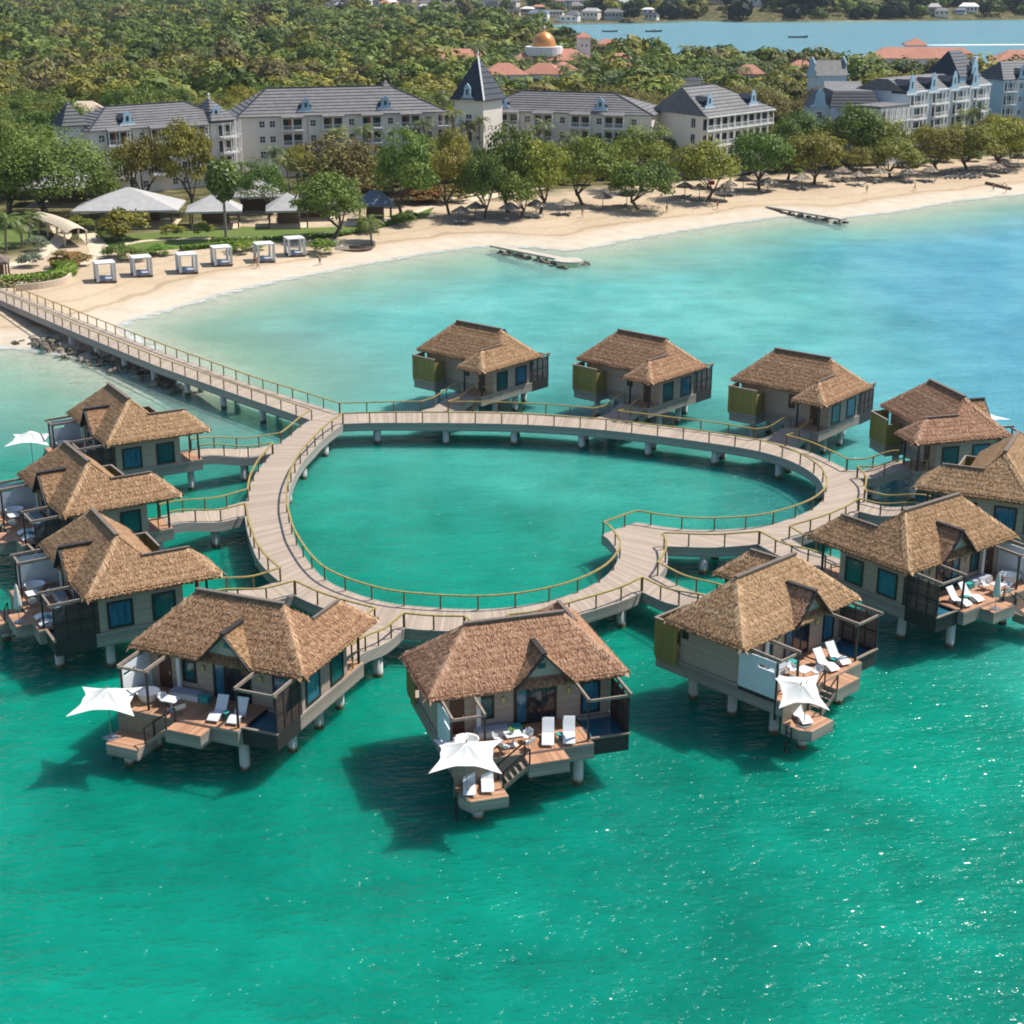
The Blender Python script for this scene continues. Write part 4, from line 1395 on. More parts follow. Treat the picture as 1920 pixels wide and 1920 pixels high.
# ------------------------------------------------------------------ shore: rocks, groynes, gardens
M['rock'] = speck('rock', (0.12, 0.095, 0.07), (0.42, 0.35, 0.26), 1.2, 0.9, bmp=0.05)
M['rock_dark'] = speck('wet_rock', (0.03, 0.026, 0.02), (0.2, 0.17, 0.12), 1.6, 0.75, bmp=0.05)
M['concrete'] = speck('pale_concrete', (0.36, 0.32, 0.26), (0.5, 0.45, 0.37), 1.5, 0.85)
M['paving'] = speck('cream_paving', (0.5, 0.4, 0.28), (0.62, 0.52, 0.38), 1.0, 0.85)
M['lawn'] = speck('lawn_grass', (0.06, 0.1, 0.012), (0.13, 0.17, 0.028), 1.2, 0.95)
M['slate'] = speck('grey_roof_tiles', (0.10, 0.095, 0.095), (0.18, 0.172, 0.17), 0.8, 0.7)
M['slate_dark'] = speck('dark_roof_tiles', (0.018, 0.022, 0.034), (0.036, 0.041, 0.058), 0.8, 0.6)
M['stucco'] = speck('cream_stucco', (0.71, 0.625, 0.53), (0.79, 0.7, 0.6), 0.4, 0.9)
M['stucco_pink'] = speck('sand_stucco', (0.5, 0.39, 0.28), (0.6, 0.48, 0.36), 0.4, 0.9)
M['bluewall'] = speck('pale_blue_stucco', (0.5, 0.55, 0.6), (0.58, 0.62, 0.67), 0.4, 0.9)
M['bluegable'] = speck('blue_gable', (0.3, 0.45, 0.55), (0.38, 0.52, 0.61), 0.4, 0.85)
M['trim'] = speck('white_trim', (0.66, 0.64, 0.6), (0.76, 0.74, 0.71), 1, 0.7)
M['pane'] = glassy('hotel_window_glass', (0.012, 0.014, 0.018), (0.06, 0.065, 0.07), 0.3)
M['orange'] = speck('orange_curtain', (0.2, 0.07, 0.025), (0.34, 0.13, 0.05), 3, 0.8)
M['tile_red'] = speck('terracotta_tiles', (0.33, 0.13, 0.085), (0.45, 0.21, 0.14), 0.9, 0.85)
M['copper'] = speck('copper_dome', (0.5, 0.19, 0.05), (0.66, 0.3, 0.1), 0.7, 0.4, 0.3)
M['tent'] = speck('grey_canvas', (0.33, 0.315, 0.3), (0.43, 0.415, 0.4), 1, 0.85)
M['tent_blue'] = speck('blue_canvas', (0.1, 0.125, 0.17), (0.15, 0.18, 0.235), 1, 0.85)
M['wood'] = speck('brown_wood', (0.09, 0.055, 0.035), (0.17, 0.11, 0.07), 3, 0.8)
M['palapa'] = toned('palapa_thatch', [(0.0, (0.06, 0.045, 0.03)), (0.5, (0.22, 0.17, 0.125)), (1.0, (0.4, 0.33, 0.26))], 0.9, 0.5, 3.0)


def rock_mesh(seed, mat):
    r = random.Random(seed)
    bm = bmesh.new()
    bmesh.ops.create_icosphere(bm, subdivisions=2, radius=1)
    ph = [(Vector((r.gauss(0, 1), r.gauss(0, 1), r.gauss(0, 1))).normalized(), r.uniform(0.35, 0.8)) for _ in range(13)]
    for v in bm.verts:
        for d, k in ph:
            t = v.co.dot(d)
            if t > k: v.co -= d * (t - k)
        v.co += Vector((r.uniform(-.05, .05), r.uniform(-.05, .05), r.uniform(-.05, .05)))
    me = bpy.data.meshes.new('rock'); bm.to_mesh(me); bm.free()
    me.materials.append(mat)
    return me


RK = [rock_mesh(k, M['rock']) for k in range(4)]
RKD = [rock_mesh(k + 20, M['rock_dark']) for k in range(4)]


def put_rock(p, s, dark=False, parent=None, name='boulder'):
    o = mobj(name, random.choice(RKD if dark else RK), parent)
    o.location = p
    o.scale = (s * random.uniform(.8, 1.3), s * random.uniform(.8, 1.2), s * random.uniform(.55, .9))
    o.rotation_euler = (random.uniform(-.4, .4), random.uniform(-.4, .4), random.uniform(0, 6.3))
    return o


for k in range(170):                                 # revetment beside the pier
    t = random.uniform(0, 1) ** 0.9
    px = 70 + 262 * t
    top = 632 + (px - 70) * 0.295
    py = top + random.uniform(-4, 22)
    p = at(px, py, 0.3)
    p.z = random.uniform(-0.1, 0.7)
    tag(put_rock(p, random.uniform(.3, .8), random.random() < 0.7), 'boulder in the rock bank along the near side of the long pier', 'boulder', 'boulders of the pier bank')
for k in range(14):
    p = at(random.uniform(58, 112), random.uniform(622, 650), 0.5); p.z = random.uniform(.1, .8)
    tag(put_rock(p, random.uniform(.4, .85)), 'pale yellow boulder in the heap where the bank meets the small beach', 'boulder', 'pale boulders at the small beach')
for px, py in ((33, 645), (40, 641), (27, 643)):
    p = at(px, py, .1)
    tag(put_rock(p, .6, True), 'dark stone lying alone at the edge of the small left beach', 'boulder', 'lone dark stones')


def groyne(label, a, b, w0, w1, round_end):
    A, B = at(*a, 0.9), at(*b, 0.9)
    d = (B - A); L = d.length
    rz = math.atan2(d.y, d.x)
    r = thing('stone_groyne', label, 'groyne', (A.x, A.y, 0), rz)
    m = MB()
    pts = [(0, -w0 / 2), (L - w1, -w0 / 2)]
    if round_end:
        for k in range(13):
            t = -PI / 2 - .55 + (PI + 1.1) * k / 12
            pts.append((L - w1 * .55 + math.cos(t) * w1 * .75, math.sin(t) * w1 * .62))
    else:
        pts += [(L, -w1 / 2), (L, w1 / 2)]
    pts += [(L - w1, w0 / 2), (0, w0 / 2)]
    m.prism(pts, 0.62, 0.92)
    m.build('walkway_slab', M['concrete'], r)
    rr = random.Random(3)
    for k in range(int(L * 2.1)):
        x = L * (0.12 + 0.9 * rr.random()); sg = -1 if rr.random() < .8 else 1
        y = sg * (w0 / 2 + rr.uniform(-.1, .6)) if x < L - w1 or not round_end else sg * (w1 * .6 + rr.uniform(-.2, .5))
        o = put_rock((x, y, rr.uniform(-.2, .35)), rr.uniform(.45, .95), True, r, 'rock')
    return r


groyne('stone groyne with a rounded pale end reaching out from the middle of the beach', (925, 459), (1080, 490), 1.7, 3.6, True)
groyne('thin stone groyne with dark rocks, farther along the beach to the right', (1440, 386), (1582, 410), 1.3, 1.6, False)
lg = thing('driftwood_log', 'dark log lying across the sand at the right picture edge', 'log', gp(1870, 350))
m_ = MB(); a, b = gp(1848, 345) - lg.location, gp(1896, 356) - lg.location
m_.cyl(a + Vector((0, 0, .3)), b + Vector((0, 0, .3)), .35, .25, 8); m_.build('trunk', M['wood'], lg)
m2 = MB(); m2.cyl(a.lerp(b, .6) + Vector((0, 0, .4)), a.lerp(b, .6) + Vector((1.2, .8, 1.0)), .12, .05, 6); m2.build('branch', M['wood'], lg)


def sheet(name, pxs, mat, lift, label):
    P = [gp(*q) for q in pxs]
    z = max(p.z for p in P) + lift
    m = MB(); m.poly([(p.x, p.y, z) for p in P])
    o = m.build(name, mat)
    bm = bmesh.new(); bm.from_mesh(o.data); bmesh.ops.triangulate(bm, faces=bm.faces); bmesh.ops.recalc_face_normals(bm, faces=bm.faces)
    bm.to_mesh(o.data); bm.free()
    if o.data.polygons[0].normal.z < 0:
        o.data.flip_normals()
    return tag(o, label, name, kind='structure')


def ribbon(name, pxs, w, mat, lift, label):
    P = catmull([gp(*q) for q in pxs], 6)
    A, B = inset(P, w / 2), inset(P, -w / 2)
    z = max(p.z for p in P) + lift
    m = MB()
    for i in range(len(P) - 1):
        m.add([(*B[i][:2], z), (*B[i + 1][:2], z), (*A[i + 1][:2], z), (*A[i][:2], z)], [(0, 1, 2, 3)])
    o = m.build(name, mat)
    for pol in o.data.polygons:
        if pol.normal.z < 0: pol.flip()
    return tag(o, label, name, kind='structure')


sheet('lawn', [(170, 450), (225, 441), (330, 432), (440, 424), (560, 428), (660, 424), (740, 402), (815, 388), (800, 408), (700, 432), (640, 444), (520, 455), (400, 462), (290, 470), (235, 475)], M['lawn'], .012, 'trimmed green lawn between the pavilions and the beach')
sheet('lawn', [(0, 430), (70, 422), (80, 445), (30, 462), (0, 465)], M['lawn'], .012, 'patch of lawn under the palms at the left edge')
ribbon('path', [(20, 500), (75, 478), (104, 456), (118, 440), (105, 420)], 3.0, M['paving'], .02, 'cream path curving up to the arched walkway')
ribbon('path', [(118, 508), (160, 488), (186, 472), (176, 452), (160, 438)], 3.2, M['paving'], .024, 'cream path beside the cabanas')
ribbon('path', [(190, 470), (270, 452), (400, 447), (520, 445), (640, 436), (720, 420), (800, 390), (850, 372), (940, 356)], 1.6, M['paving'], .028, 'cream promenade along the lawn')
ribbon('path', [(790, 388), (860, 378), (930, 366), (1010, 352)], 4.0, M['paving'], .016, 'wide sandy promenade in front of the hotel')

# ------------------------------------------------------------------ garden pavilions and cabanas
def hip(m, hx, hy, z0, z1, rl=0.0):
    """a hipped roof shell with ridge half length rl along x"""
    a = [(-hx, -hy, z0), (hx, -hy, z0), (hx, hy, z0), (-hx, hy, z0)]
    r0, r1 = (-rl, 0, z1), (rl, 0, z1)
    m.poly([a[0], a[1], r1, r0]); m.poly([a[2], a[3], r0, r1])
    m.poly([a[1], a[2], r1]); m.poly([a[3], a[0], r0])
    m.poly(a[::-1])


def pavilion(label, c, hx, hy, ze, za, rz, mat, rl=0.0, posts=True, name='garden_pavilion'):
    p = gp(*c)
    r = thing(name, label, 'pavilion', p, R(rz))
    m = MB(); hip(m, hx, hy, ze, za, rl)
    v = MB(); v.box(-hx, hx, -hy, -hy + .05, ze - .35, ze - .003); v.box(-hx, hx, hy - .05, hy, ze - .35, ze - .003)
    v.box(-hx, -hx + .05, -hy + .05, hy - .05, ze - .35, ze - .003); v.box(hx - .05, hx, -hy + .05, hy - .05, ze - .35, ze - .003)
    ro = m.build('roof', mat, r); v.build('valance', mat, ro)
    pmx = MB().cyl((0, 0, 0), (0, 0, ze - .02), .14, n=8).mesh('post', M['wood'])
    nx, ny = max(2, round(hx / 2.6)), max(2, round(hy / 2.6))
    for i in range(nx):
        for j in range(ny):
            if 0 < i < nx - 1 and 0 < j < ny - 1: continue
            q = mobj('post', pmx, r)
            q.location = (-hx * .86 + 1.72 * hx * i / (nx - 1), -hy * .86 + 1.72 * hy * j / (ny - 1), 0)
    f = MB(); f.box(-hx * .9, hx * .9, -hy * .9, hy * .9, 0.0, .07); f.build('floor', M['paving'], r)
    b = MB(); b.box(-hx * .5, hx * .5, hy * .55, hy * .75, .07, 2.2); b.build('bar_counter', M['wood'], r)
    return r


pavilion('large pale grey tent-roofed pavilion behind the round olive bush', (246, 420), 9.3, 6.0, 3.3, 6.6, 4, M['tent'], 0.3)
pavilion('small pale grey tent-roofed pavilion beside the tall fan palm', (404, 424), 4.9, 4.0, 3.2, 5.8, 8, M['tent'])
pavilion('pale grey tent-roofed pavilion among the trees, right of the fan palm', (541, 423), 3.9, 3.6, 3.2, 5.9, 8, M['tent'])
pavilion('wide grey tent roof behind the fan palm, second row from the beach', (478, 398), 5.5, 3.6, 3.4, 6.6, 6, M['tent'], 1.5)
pavilion('long grey tent roof under the trees, between two small pavilions', (588, 410), 4.8, 3.0, 3.2, 5.2, 8, M['tent'], 2.0)
pavilion('slate-blue hip-roofed beach hut at the end of the lawn', (704, 412), 3.3, 2.8, 3.1, 5.4, 6, M['tent_blue'], 0.8, name='beach_hut')
pavilion('white striped awning roof behind the big dark tree at the left', (120, 383), 7.5, 4.0, 3.6, 6.2, 0, M['tent'], 4.0)
pavilion('brown-roofed kiosk cut by the left picture edge', (-6, 518), 1.9, 1.8, 2.4, 3.9, 10, M['ridge'], name='kiosk')
# arched covered walkway
p = gp(120, 445)
aw = thing('covered_walkway', 'cream walkway with a curved roof on posts by the left garden', 'walkway', p)
pth = catmull([gp(76, 432) - p, gp(100, 438) - p, gp(128, 450) - p, gp(148, 464) - p], 6)
A, B = inset(pth, 1.8), inset(pth, -1.8)
m = MB()
for i in range(len(pth) - 1):
    rows = []
    for q in (i, i + 1):
        rr = []
        for k in range(7):
            t = k / 6
            v = A[q].lerp(B[q], t); v = Vector((v.x, v.y, 2.5 + .75 * math.sin(PI * t)))
            rr.append(v)
        rows.append(rr)
    for k in range(6):
        m.add([rows[0][k], rows[0][k + 1], rows[1][k + 1], rows[1][k]], [(0, 1, 2, 3)])
        m.add([v + Vector((0, 0, -.12)) for v in (rows[0][k], rows[1][k], rows[1][k + 1], rows[0][k + 1])], [(0, 1, 2, 3)])
m.build('roof', M['paving'], aw)
pm2 = MB().cyl((0, 0, 0), (0, 0, 2.5), .16, n=8).mesh('post', M['stucco_pink'])
for i in range(0, len(pth), 4):
    for S in (A, B):
        q = mobj('post', pm2, aw); q.location = S[i]


def mk_cabana():
    r = thing('beach_cabana', 'cabana', 'cabana')
    w, h = 1.4, 2.75
    pl = MB(); pl.box(-1.5, 1.5, -1.5, 1.5, 0, .16); pl.build('platform', M['wood'], r)
    fr = MB()
    for x in (-w, w):
        for y in (-w, w): fr.box(x - .07, x + .07, y - .07, y + .07, .16, h)
    fr.box(-w - .09, w + .09, -w - .09, -w + .09, h, h + .16); fr.box(-w - .09, w + .09, w - .09, w + .09, h, h + .16)
    fr.box(-w - .09, -w + .09, -w + .09, w - .09, h, h + .16); fr.box(w - .09, w + .09, -w + .09, w - .09, h, h + .16)
    fr.build('frame', M['white'], r)
    ro = MB(); ro.box(-w - .05, w + .05, -w - .05, w + .05, h + .163, h + .2); ro.build('roof', M['fabric'], r)
    for x in (-1, 1):
        for y in (-1, 1):
            c = MB()
            for k in range(3):
                c.cyl((x * (w - .12 - .1 * k), y * (w - .1 - .03 * (k % 2)), .2), (x * (w - .12 - .07 * k), y * (w - .1), h), .1, .07, 6)
                c.cyl((x * (w - .1), y * (w - .12 - .08 * k), .2), (x * (w - .1), y * (w - .12 - .06 * k), h), .1, .07, 6)
            c.build('curtain', M['fabric'], r)
    b = MB(); b.box(-.95, .95, -.9, .9, .17, .5); b.box(-.9, .9, .5, .88, .503, .75); b.build('daybed', M['bluecush'], r)
    return r


cab = Kit(mk_cabana)
CB = [(198, 527, 'nearest the long pier, first of the row'), (266, 516, 'second of the row from the pier'), (351, 510, 'third of the row from the pier'), (416, 496, 'fourth of the row from the pier'),
      (496, 489, 'fifth of the row, people beside it'), (553, 478, 'last of the row, by the bright hedge')]
for px, py, t in CB:
    o = cab('white curtained beach cabana ' + t, 'white cabanas on the sand')
    o.location = gp(px, py); o.rotation_euler = (0, 0, R(22))


def mk_palapa():
    r = thing('thatched_parasol', 'palapa', 'parasol')
    p = MB(); p.cyl((0, 0, 0), (0, 0, 2.75), .08, .06, 8); p.build('pole', M['wood'], r)
    c = MB()
    rr = random.Random(5)
    n = 40
    for lay, (r0, z0, r1, z1) in enumerate(((1.95, 2.0, 1.0, 2.55), (1.35, 2.4, .5, 2.85), (.75, 2.75, .02, 3.15))):
        for k in range(n):
            t = 2 * PI * (k + rr.random()) / n
            dt = .12
            a0, a1 = t - dt, t + dt
            ra = r0 * rr.uniform(.92, 1.08)
            c.add([(ra * math.cos(a0), ra * math.sin(a0), z0), (ra * math.cos(a1), ra * math.sin(a1), z0 - rr.uniform(0, .1)), (r1 * math.cos(a1), r1 * math.sin(a1), z1), (r1 * math.cos(a0), r1 * math.sin(a0), z1)], [(0, 1, 2, 3)], tone=rr.uniform(.25, .95))
    c.lathe((0, 0, 0), [(1.85, 1.98), (.9, 2.5), (0.0, 3.1)], 20, tone=.35)
    c.build('canopy', M['palapa'], r)
    return r


def mk_beach_lounger():
    r = thing('beach_lounger', 'lounger', 'lounger')
    m = MB(); m.box(-.33, .33, -.95, .35, .3, .38); m.slab((-.33, .35, .36), (.33, .35, .36), (.33, .95, .8), (-.33, .95, .8), .07)
    m.build('mattress', M['bluecush'], r)
    l = MB()
    for x in (-.28, .28):
        for y in (-.85, .25): l.box(x - .03, x + .03, y - .03, y + .03, 0, .3)
    l.build('legs', M['wood'], r)
    return r


pal, blg = Kit(mk_palapa), Kit(mk_beach_lounger)
PX = [(865, 417), (892, 409), (956, 412), (1005, 406), (1060, 401), (1130, 391), (1284, 368), (1311, 374), (1358, 376), (1366, 365), (1393, 357), (1439, 359), (1480, 340), (1503, 354), (1560, 349), (1580, 339), (1609, 346), (1649, 341), (1704, 340), (1742, 339), (1867, 329), (1880, 322), (1908, 312), (1175, 385), (1425, 345), (1690, 331)]
for k, (px, py) in enumerate(PX):
    o = pal('round thatched parasol on a wooden pole in the row along the beach', 'thatched parasols along the beach')
    o.location = gp(px, py); o.rotation_euler = (0, 0, k * 1.3); s = random.uniform(.9, 1.08); o.scale = (s, s, random.uniform(.92, 1.08))
    for j in (-1, 1):
        if k % 3 == 2 and j == 1: continue
        q = blg('low grey beach lounger in the shade of a thatched parasol', 'loungers under the thatched parasols')
        q.location = gp(px + 7 * j, py + 3); q.rotation_euler = (0, 0, R(random.uniform(-40, 40) + 180))
for k in range(26):
    q = blg('low grey beach lounger in the open rows by the far right trees', 'loungers by the far right trees')
    q.location = gp(1775 + 9 * (k % 9) + random.uniform(-2, 2), 322 + 6 * (k // 9) + random.uniform(-1, 1) - .05 * (k % 9)); q.rotation_euler = (0, 0, R(170 + random.uniform(-12, 12)))
# low round stone terrace by the young palm
p = gp(665, 464)
tr_ = thing('stone_terrace', 'low curved stone terrace with steps beside the young palm', 'terrace', p, R(8))
m = MB()
for k in range(14):
    a0, a1 = PI * (.05 + .95 * k / 14), PI * (.05 + .95 * (k + 1) / 14)
    m.prism([(3.6 * math.cos(a0), 2.6 * math.sin(a0)), (3.6 * math.cos(a1), 2.6 * math.sin(a1)), (3.3 * math.cos(a1), 2.3 * math.sin(a1)), (3.3 * math.cos(a0), 2.3 * math.sin(a0))], 0, 1.0)
m.build('wall', M['concrete'], tr_)
m = MB()
for k in range(3): m.box(-3.2, -1.0, -1.5 - .4 * k, -1.1 - .4 * k, 0, .45 - .15 * k)
m.build('steps', M['concrete'], tr_)
m = MB(); m.cyl((0, 0, .0), (0, 0, .12), 3.2, n=24); m.build('floor', M['wood'], tr_)
# red flag on a pole and lifeguard board
p = gp(1326, 372)
fl = thing('beach_flag', 'red flag on a pole standing on the sand in front of the trees', 'flag', p)
m = MB(); m.cyl((0, 0, 0), (0, 0, 3.6), .04, n=6); m.build('pole', M['white'], fl)
M['red'] = speck('red_cloth', (0.5, 0.03, 0.03), (0.62, 0.05, 0.05), 3, .8)
m = MB()
for k in range(6):
    m.slab((.05 + .22 * k, .05 * math.sin(k), 2.7), (.05 + .22 * (k + 1), .05 * math.sin(k + 1), 2.68), (.05 + .22 * (k + 1), .05 * math.sin(k + 1), 3.48), (.05 + .22 * k, .05 * math.sin(k), 3.5), .02)
m.build('cloth', M['red'], fl)


# ------------------------------------------------------------------ people on the sand
def person(label, p, rz, J, skin_c, cloth_c, hair_c):
    r = thing('person', label, 'person', p, rz)
    me = bpy.data.meshes.new('body')
    names = list(J['pts'].keys())
    idx = {n: i for i, n in enumerate(names)}
    me.from_pydata([J['pts'][n][0] for n in names], [(idx[a], idx[b]) for a, b in J['edges']], [])
    o = mobj('body', me, r)
    md = o.modifiers.new('skin', 'SKIN')
    for i, n in enumerate(names):
        q = J['pts'][n][1]
        me.skin_vertices[0].data[i].radius = (q, q * .85)
    me.skin_vertices[0].data[0].use_root = True
    sb = o.modifiers.new('sub', 'SUBSURF'); sb.levels = 1; sb.render_levels = 1
    me.materials.append(speck('skin', skin_c, tuple(x * 1.25 for x in skin_c), 4, .6))
    c = MB()
    (hx, hy, hz) = J['pts']['pelvis'][0]
    c.lathe((hx, hy, hz), [(.14, -.24), (.185, -.16), (.185, .02), (.15, .1)], 14)
    c.build('shorts', speck('cloth', cloth_c, tuple(x * 1.2 for x in cloth_c), 4, .85), r, True)
    h = MB()
    (x, y, z) = J['pts']['head'][0]
    h.lathe((x, y + .02, z), [(.118, -.02), (.125, .05), (.1, .12), (.0, .16)], 12)
    h.build('hair', speck('hair', hair_c, hair_c, 4, .7), r, True)
    return r


def pose(lean=0, stride=.2, arm=.25):
    L = lean
    pts = {'pelvis': ((0, 0, .92), .15), 'chest': ((0, L * .5, 1.3), .16), 'neck': ((0, L * .75, 1.5), .06), 'head': ((0, L * .95 - .02, 1.63), .105), 'top': ((0, L * .98, 1.72), .08)}
    edges = [('pelvis', 'chest'), ('chest', 'neck'), ('neck', 'head'), ('head', 'top')]
    for s, n in ((-1, 'l'), (1, 'r')):
        pts['hip' + n] = ((s * .1, 0, .86), .1); pts['knee' + n] = ((s * .11, -stride * s * .5 - .03, .48), .065)
        pts['ank' + n] = ((s * .11, -stride * s, .08), .045); pts['toe' + n] = ((s * .12, -stride * s - .17, .035), .035)
        pts['sh' + n] = ((s * .19, L * .65, 1.42), .06); pts['el' + n] = ((s * .25, L * .6 + arm * s * .3, 1.14), .045); pts['ha' + n] = ((s * .23, L * .7 - arm * .8, .93), .035)
        pts['fi' + n] = ((s * .22, L * .7 - arm, .84), .022)
        edges += [('pelvis', 'hip' + n), ('hip' + n, 'knee' + n), ('knee' + n, 'ank' + n), ('ank' + n, 'toe' + n), ('chest', 'sh' + n), ('sh' + n, 'el' + n), ('el' + n, 'ha' + n), ('ha' + n, 'fi' + n)]
    return {'pts': pts, 'edges': edges}


person('person in dark shorts leaning forward beside the fifth white cabana', gp(478, 497), R(60), pose(-.25, .28, .4), (0.36, 0.19, 0.11), (0.03, 0.035, 0.05), (0.03, 0.02, 0.015))
person('person in pale shorts walking on the sand below the fifth cabana', gp(484, 503), R(-60), pose(0, .3, .2), (0.42, 0.24, 0.15), (0.5, 0.45, 0.4), (0.12, 0.07, 0.03))
for k, (px, py, lab, cc) in enumerate(((1092, 408, 'person in white shorts walking on the wet sand mid beach', (.6, .6, .58)), (1250, 398, 'person in dark trunks standing on the sand left of the red flag', (.03, .03, .04)),
        (1345, 392, 'person in red trunks on the sand just below the red flag', (.45, .05, .04)), (1625, 362, 'person in green trunks below the right parasol row', (.05, .25, .12)), (1715, 358, 'person in yellow trunks near the water below the right parasols', (.5, .38, .06)), (600, 497, 'person in navy trunks at the water line below the last cabana', (.02, .03, .12)))):
    person(lab, gp(px, py), R(60 * k), pose(0, .1 + .04 * k, .2), (0.3 + .03 * k, 0.17 + .015 * k, 0.1 + .01 * k), cc, (0.04, 0.025, 0.02))
person('person in blue shorts standing near the log at the far right shore', gp(1862, 358), R(20), pose(0, .18, .2), (0.3, 0.16, 0.1), (0.05, 0.12, 0.3), (0.03, 0.02, 0.015))
person('person in red shorts standing at the water line far right', gp(1886, 361), R(120), pose(0, .22, .2), (0.4, 0.22, 0.14), (0.4, 0.05, 0.05), (0.03, 0.02, 0.015))


# ------------------------------------------------------------------ hotel buildings behind the beach
def zat(Y, py):
    v = (960 - py) / FPX
    return CAMH + Y * (-math.sin(PITCH) + v * math.cos(PITCH)) / (math.cos(PITCH) + v * math.sin(PITCH))


WINM = {}


def window_mesh(kind):
    if kind in WINM: return WINM[kind]
    w, h = {'small': (1.1, 1.5), 'door': (1.5, 2.2), 'wide': (1.9, 1.6), 'gable': (.7, .9), 'arch': (1.5, 2.2)}[kind]
    f = MB(); t = .12
    f.box(-w / 2 - t, w / 2 + t, -.1, -.003, 0, t); f.box(-w / 2 - t, w / 2 + t, -.1, -.003, h - t, h)
    f.box(-w / 2 - t, -w / 2, -.1, -.003, t, h - t); f.box(w / 2, w / 2 + t, -.1, -.003, t, h - t)
    f.box(-.04, .04, -.08, -.003, t, h - t)
    if kind == 'small': f.box(-w / 2, w / 2, -.07, -.003, h * .5 - .04, h * .5 + .04)
    if kind == 'arch':
        for k in range(7):
            a0, a1 = PI * k / 7, PI * (k + 1) / 7
            f.beam((w / 2 * math.cos(a0), -.05, h + .55 * math.sin(a0)), (w / 2 * math.cos(a1), -.05, h + .55 * math.sin(a1)), .12, .12)
    p = MB(); p.box(-w / 2, w / 2, -.04, -.005, t, h - t + (.3 if kind == 'arch' else 0))
    WINM[kind] = (f.mesh('window', M['trim']), p.mesh('pane', M['pane']))
    return WINM[kind]


def add_window(root, x, y, z, rz=0.0, kind='small'):
    a, b = window_mesh(kind)
    o = mobj('window', a, root); o.location = (x, y, z); o.rotation_euler = (0, 0, rz)
    mobj('pane', b, o)
    return o


BALM = {}


def balcony_mesh(w, d, h, rail):
    k = (round(w, 1), round(d, 1), round(h, 1), rail)
    if k in BALM: return BALM[k]
    m = MB()
    m.box(-w / 2 - .15, w / 2 + .15, -d - .1, -.003, 0, .28)
    for x in (-w / 2, 0, w / 2): m.box(x - .11, x + .11, -d, -d + .22, .28, h)
    for x in (-w / 2, w / 2): m.box(x - .1, x + .1, -.25, -.003, .28, h)
    m.box(-w / 2 + .11, w / 2 - .11, -d + .06, -d + .14, .35, .45); m.box(-w / 2 + .11, w / 2 - .11, -d + .05, -d + .16, 1.2, 1.3)
    n = int(w / .35)
    for i in range(n): 
        x = -w / 2 + (i + .5) * w / n
        m.box(x - .035, x + .035, -d + .08, -d + .13, .45, 1.2)
    q = MB(); q.box(-w / 2 + .2, -.15, -.05, -.006, .3, 2.5); q.box(.15, w / 2 - .2, -.05, -.006, .3, 2.5)
    c = MB(); c.box(-w * .16, -.2, -.09, -.055, .35, 2.4)
    BALM[k] = (m.mesh('balcony', M['trim']), q.mesh('glass_door', M['pane']), c.mesh('curtain', M['orange']))
    return BALM[k]


def add_balcony(root, x, y, z, w, d, h, rz=0.0, curtain=True):
    a, b, c = balcony_mesh(w, d, h, 0)
    o = mobj('balcony', a, root); o.location = (x, y, z); o.rotation_euler = (0, 0, rz)
    mobj('glass_door', b, o)
    if curtain: mobj('curtain', c, o)
    return o


def tiled(m, a, b, c, d, n=9, step=.16):
    """a tiled slope in n courses, each lapping over the one below; a-b is the eave, d above a, c above b"""
    a, b, c, d = map(Vector, (a, b, c, d))
    up = Vector((0, 0, step))
    for i in range(n):
        A0, B0 = a.lerp(d, i / n), b.lerp(c, i / n)
        A1, B1 = a.lerp(d, (i + 1) / n), b.lerp(c, (i + 1) / n)
        m.poly([A0 + up, B0 + up, B1, A1])
        m.poly([A0 - up * .2, B0 - up * .2, B0 + up, A0 + up])


def hip_tiled(m, x0, x1, y0, y1, z0, z1, hl, hr, n=9, step=.16, ov=.5):
    x0 -= ov; x1 += ov; y0 -= ov; y1 += ov
    ym = (y0 + y1) / 2
    rl, rr = (x0 + hl, ym, z1), (x1 - hr, ym, z1)
    tiled(m, (x0, y0, z0), (x1, y0, z0), rr, rl, n, step)
    tiled(m, (x1, y1, z0), (x0, y1, z0), rl, rr, n, step)
    tiled(m, (x1, y0, z0), (x1, y1, z0), rr, rr, n, step)
    tiled(m, (x0, y1, z0), (x0, y0, z0), rl, rl, n, step)
    m.poly([(x0, y0, z0 - .04), (x0, y1, z0 - .04), (x1, y1, z0 - .04), (x1, y0, z0 - .04)])
    return rl, rr


def dutch_gable(m, w, h, y0, y1):
    """a curved Dutch gable of width w and height h standing on z=0, between y0 and y1"""
    pts = [(-.5, 0), (-.5, .12), (-.36, .16), (-.3, .3), (-.24, .55), (-.26, .68), (-.14, .86), (0, 1.0), (.14, .86), (.26, .68), (.24, .55), (.3, .3), (.36, .16), (.5, .12), (.5, 0)]
    n = len(pts)
    v = [(x * w, y0, z * h) for x, z in pts] + [(x * w, y1, z * h) for x, z in pts]
    f = [tuple(range(n)), tuple(range(2 * n - 1, n - 1, -1))] + [(k, n + k, n + (k + 1) % n, (k + 1) % n) for k in range(n)]
    m.add(v, f)


DORM = {}


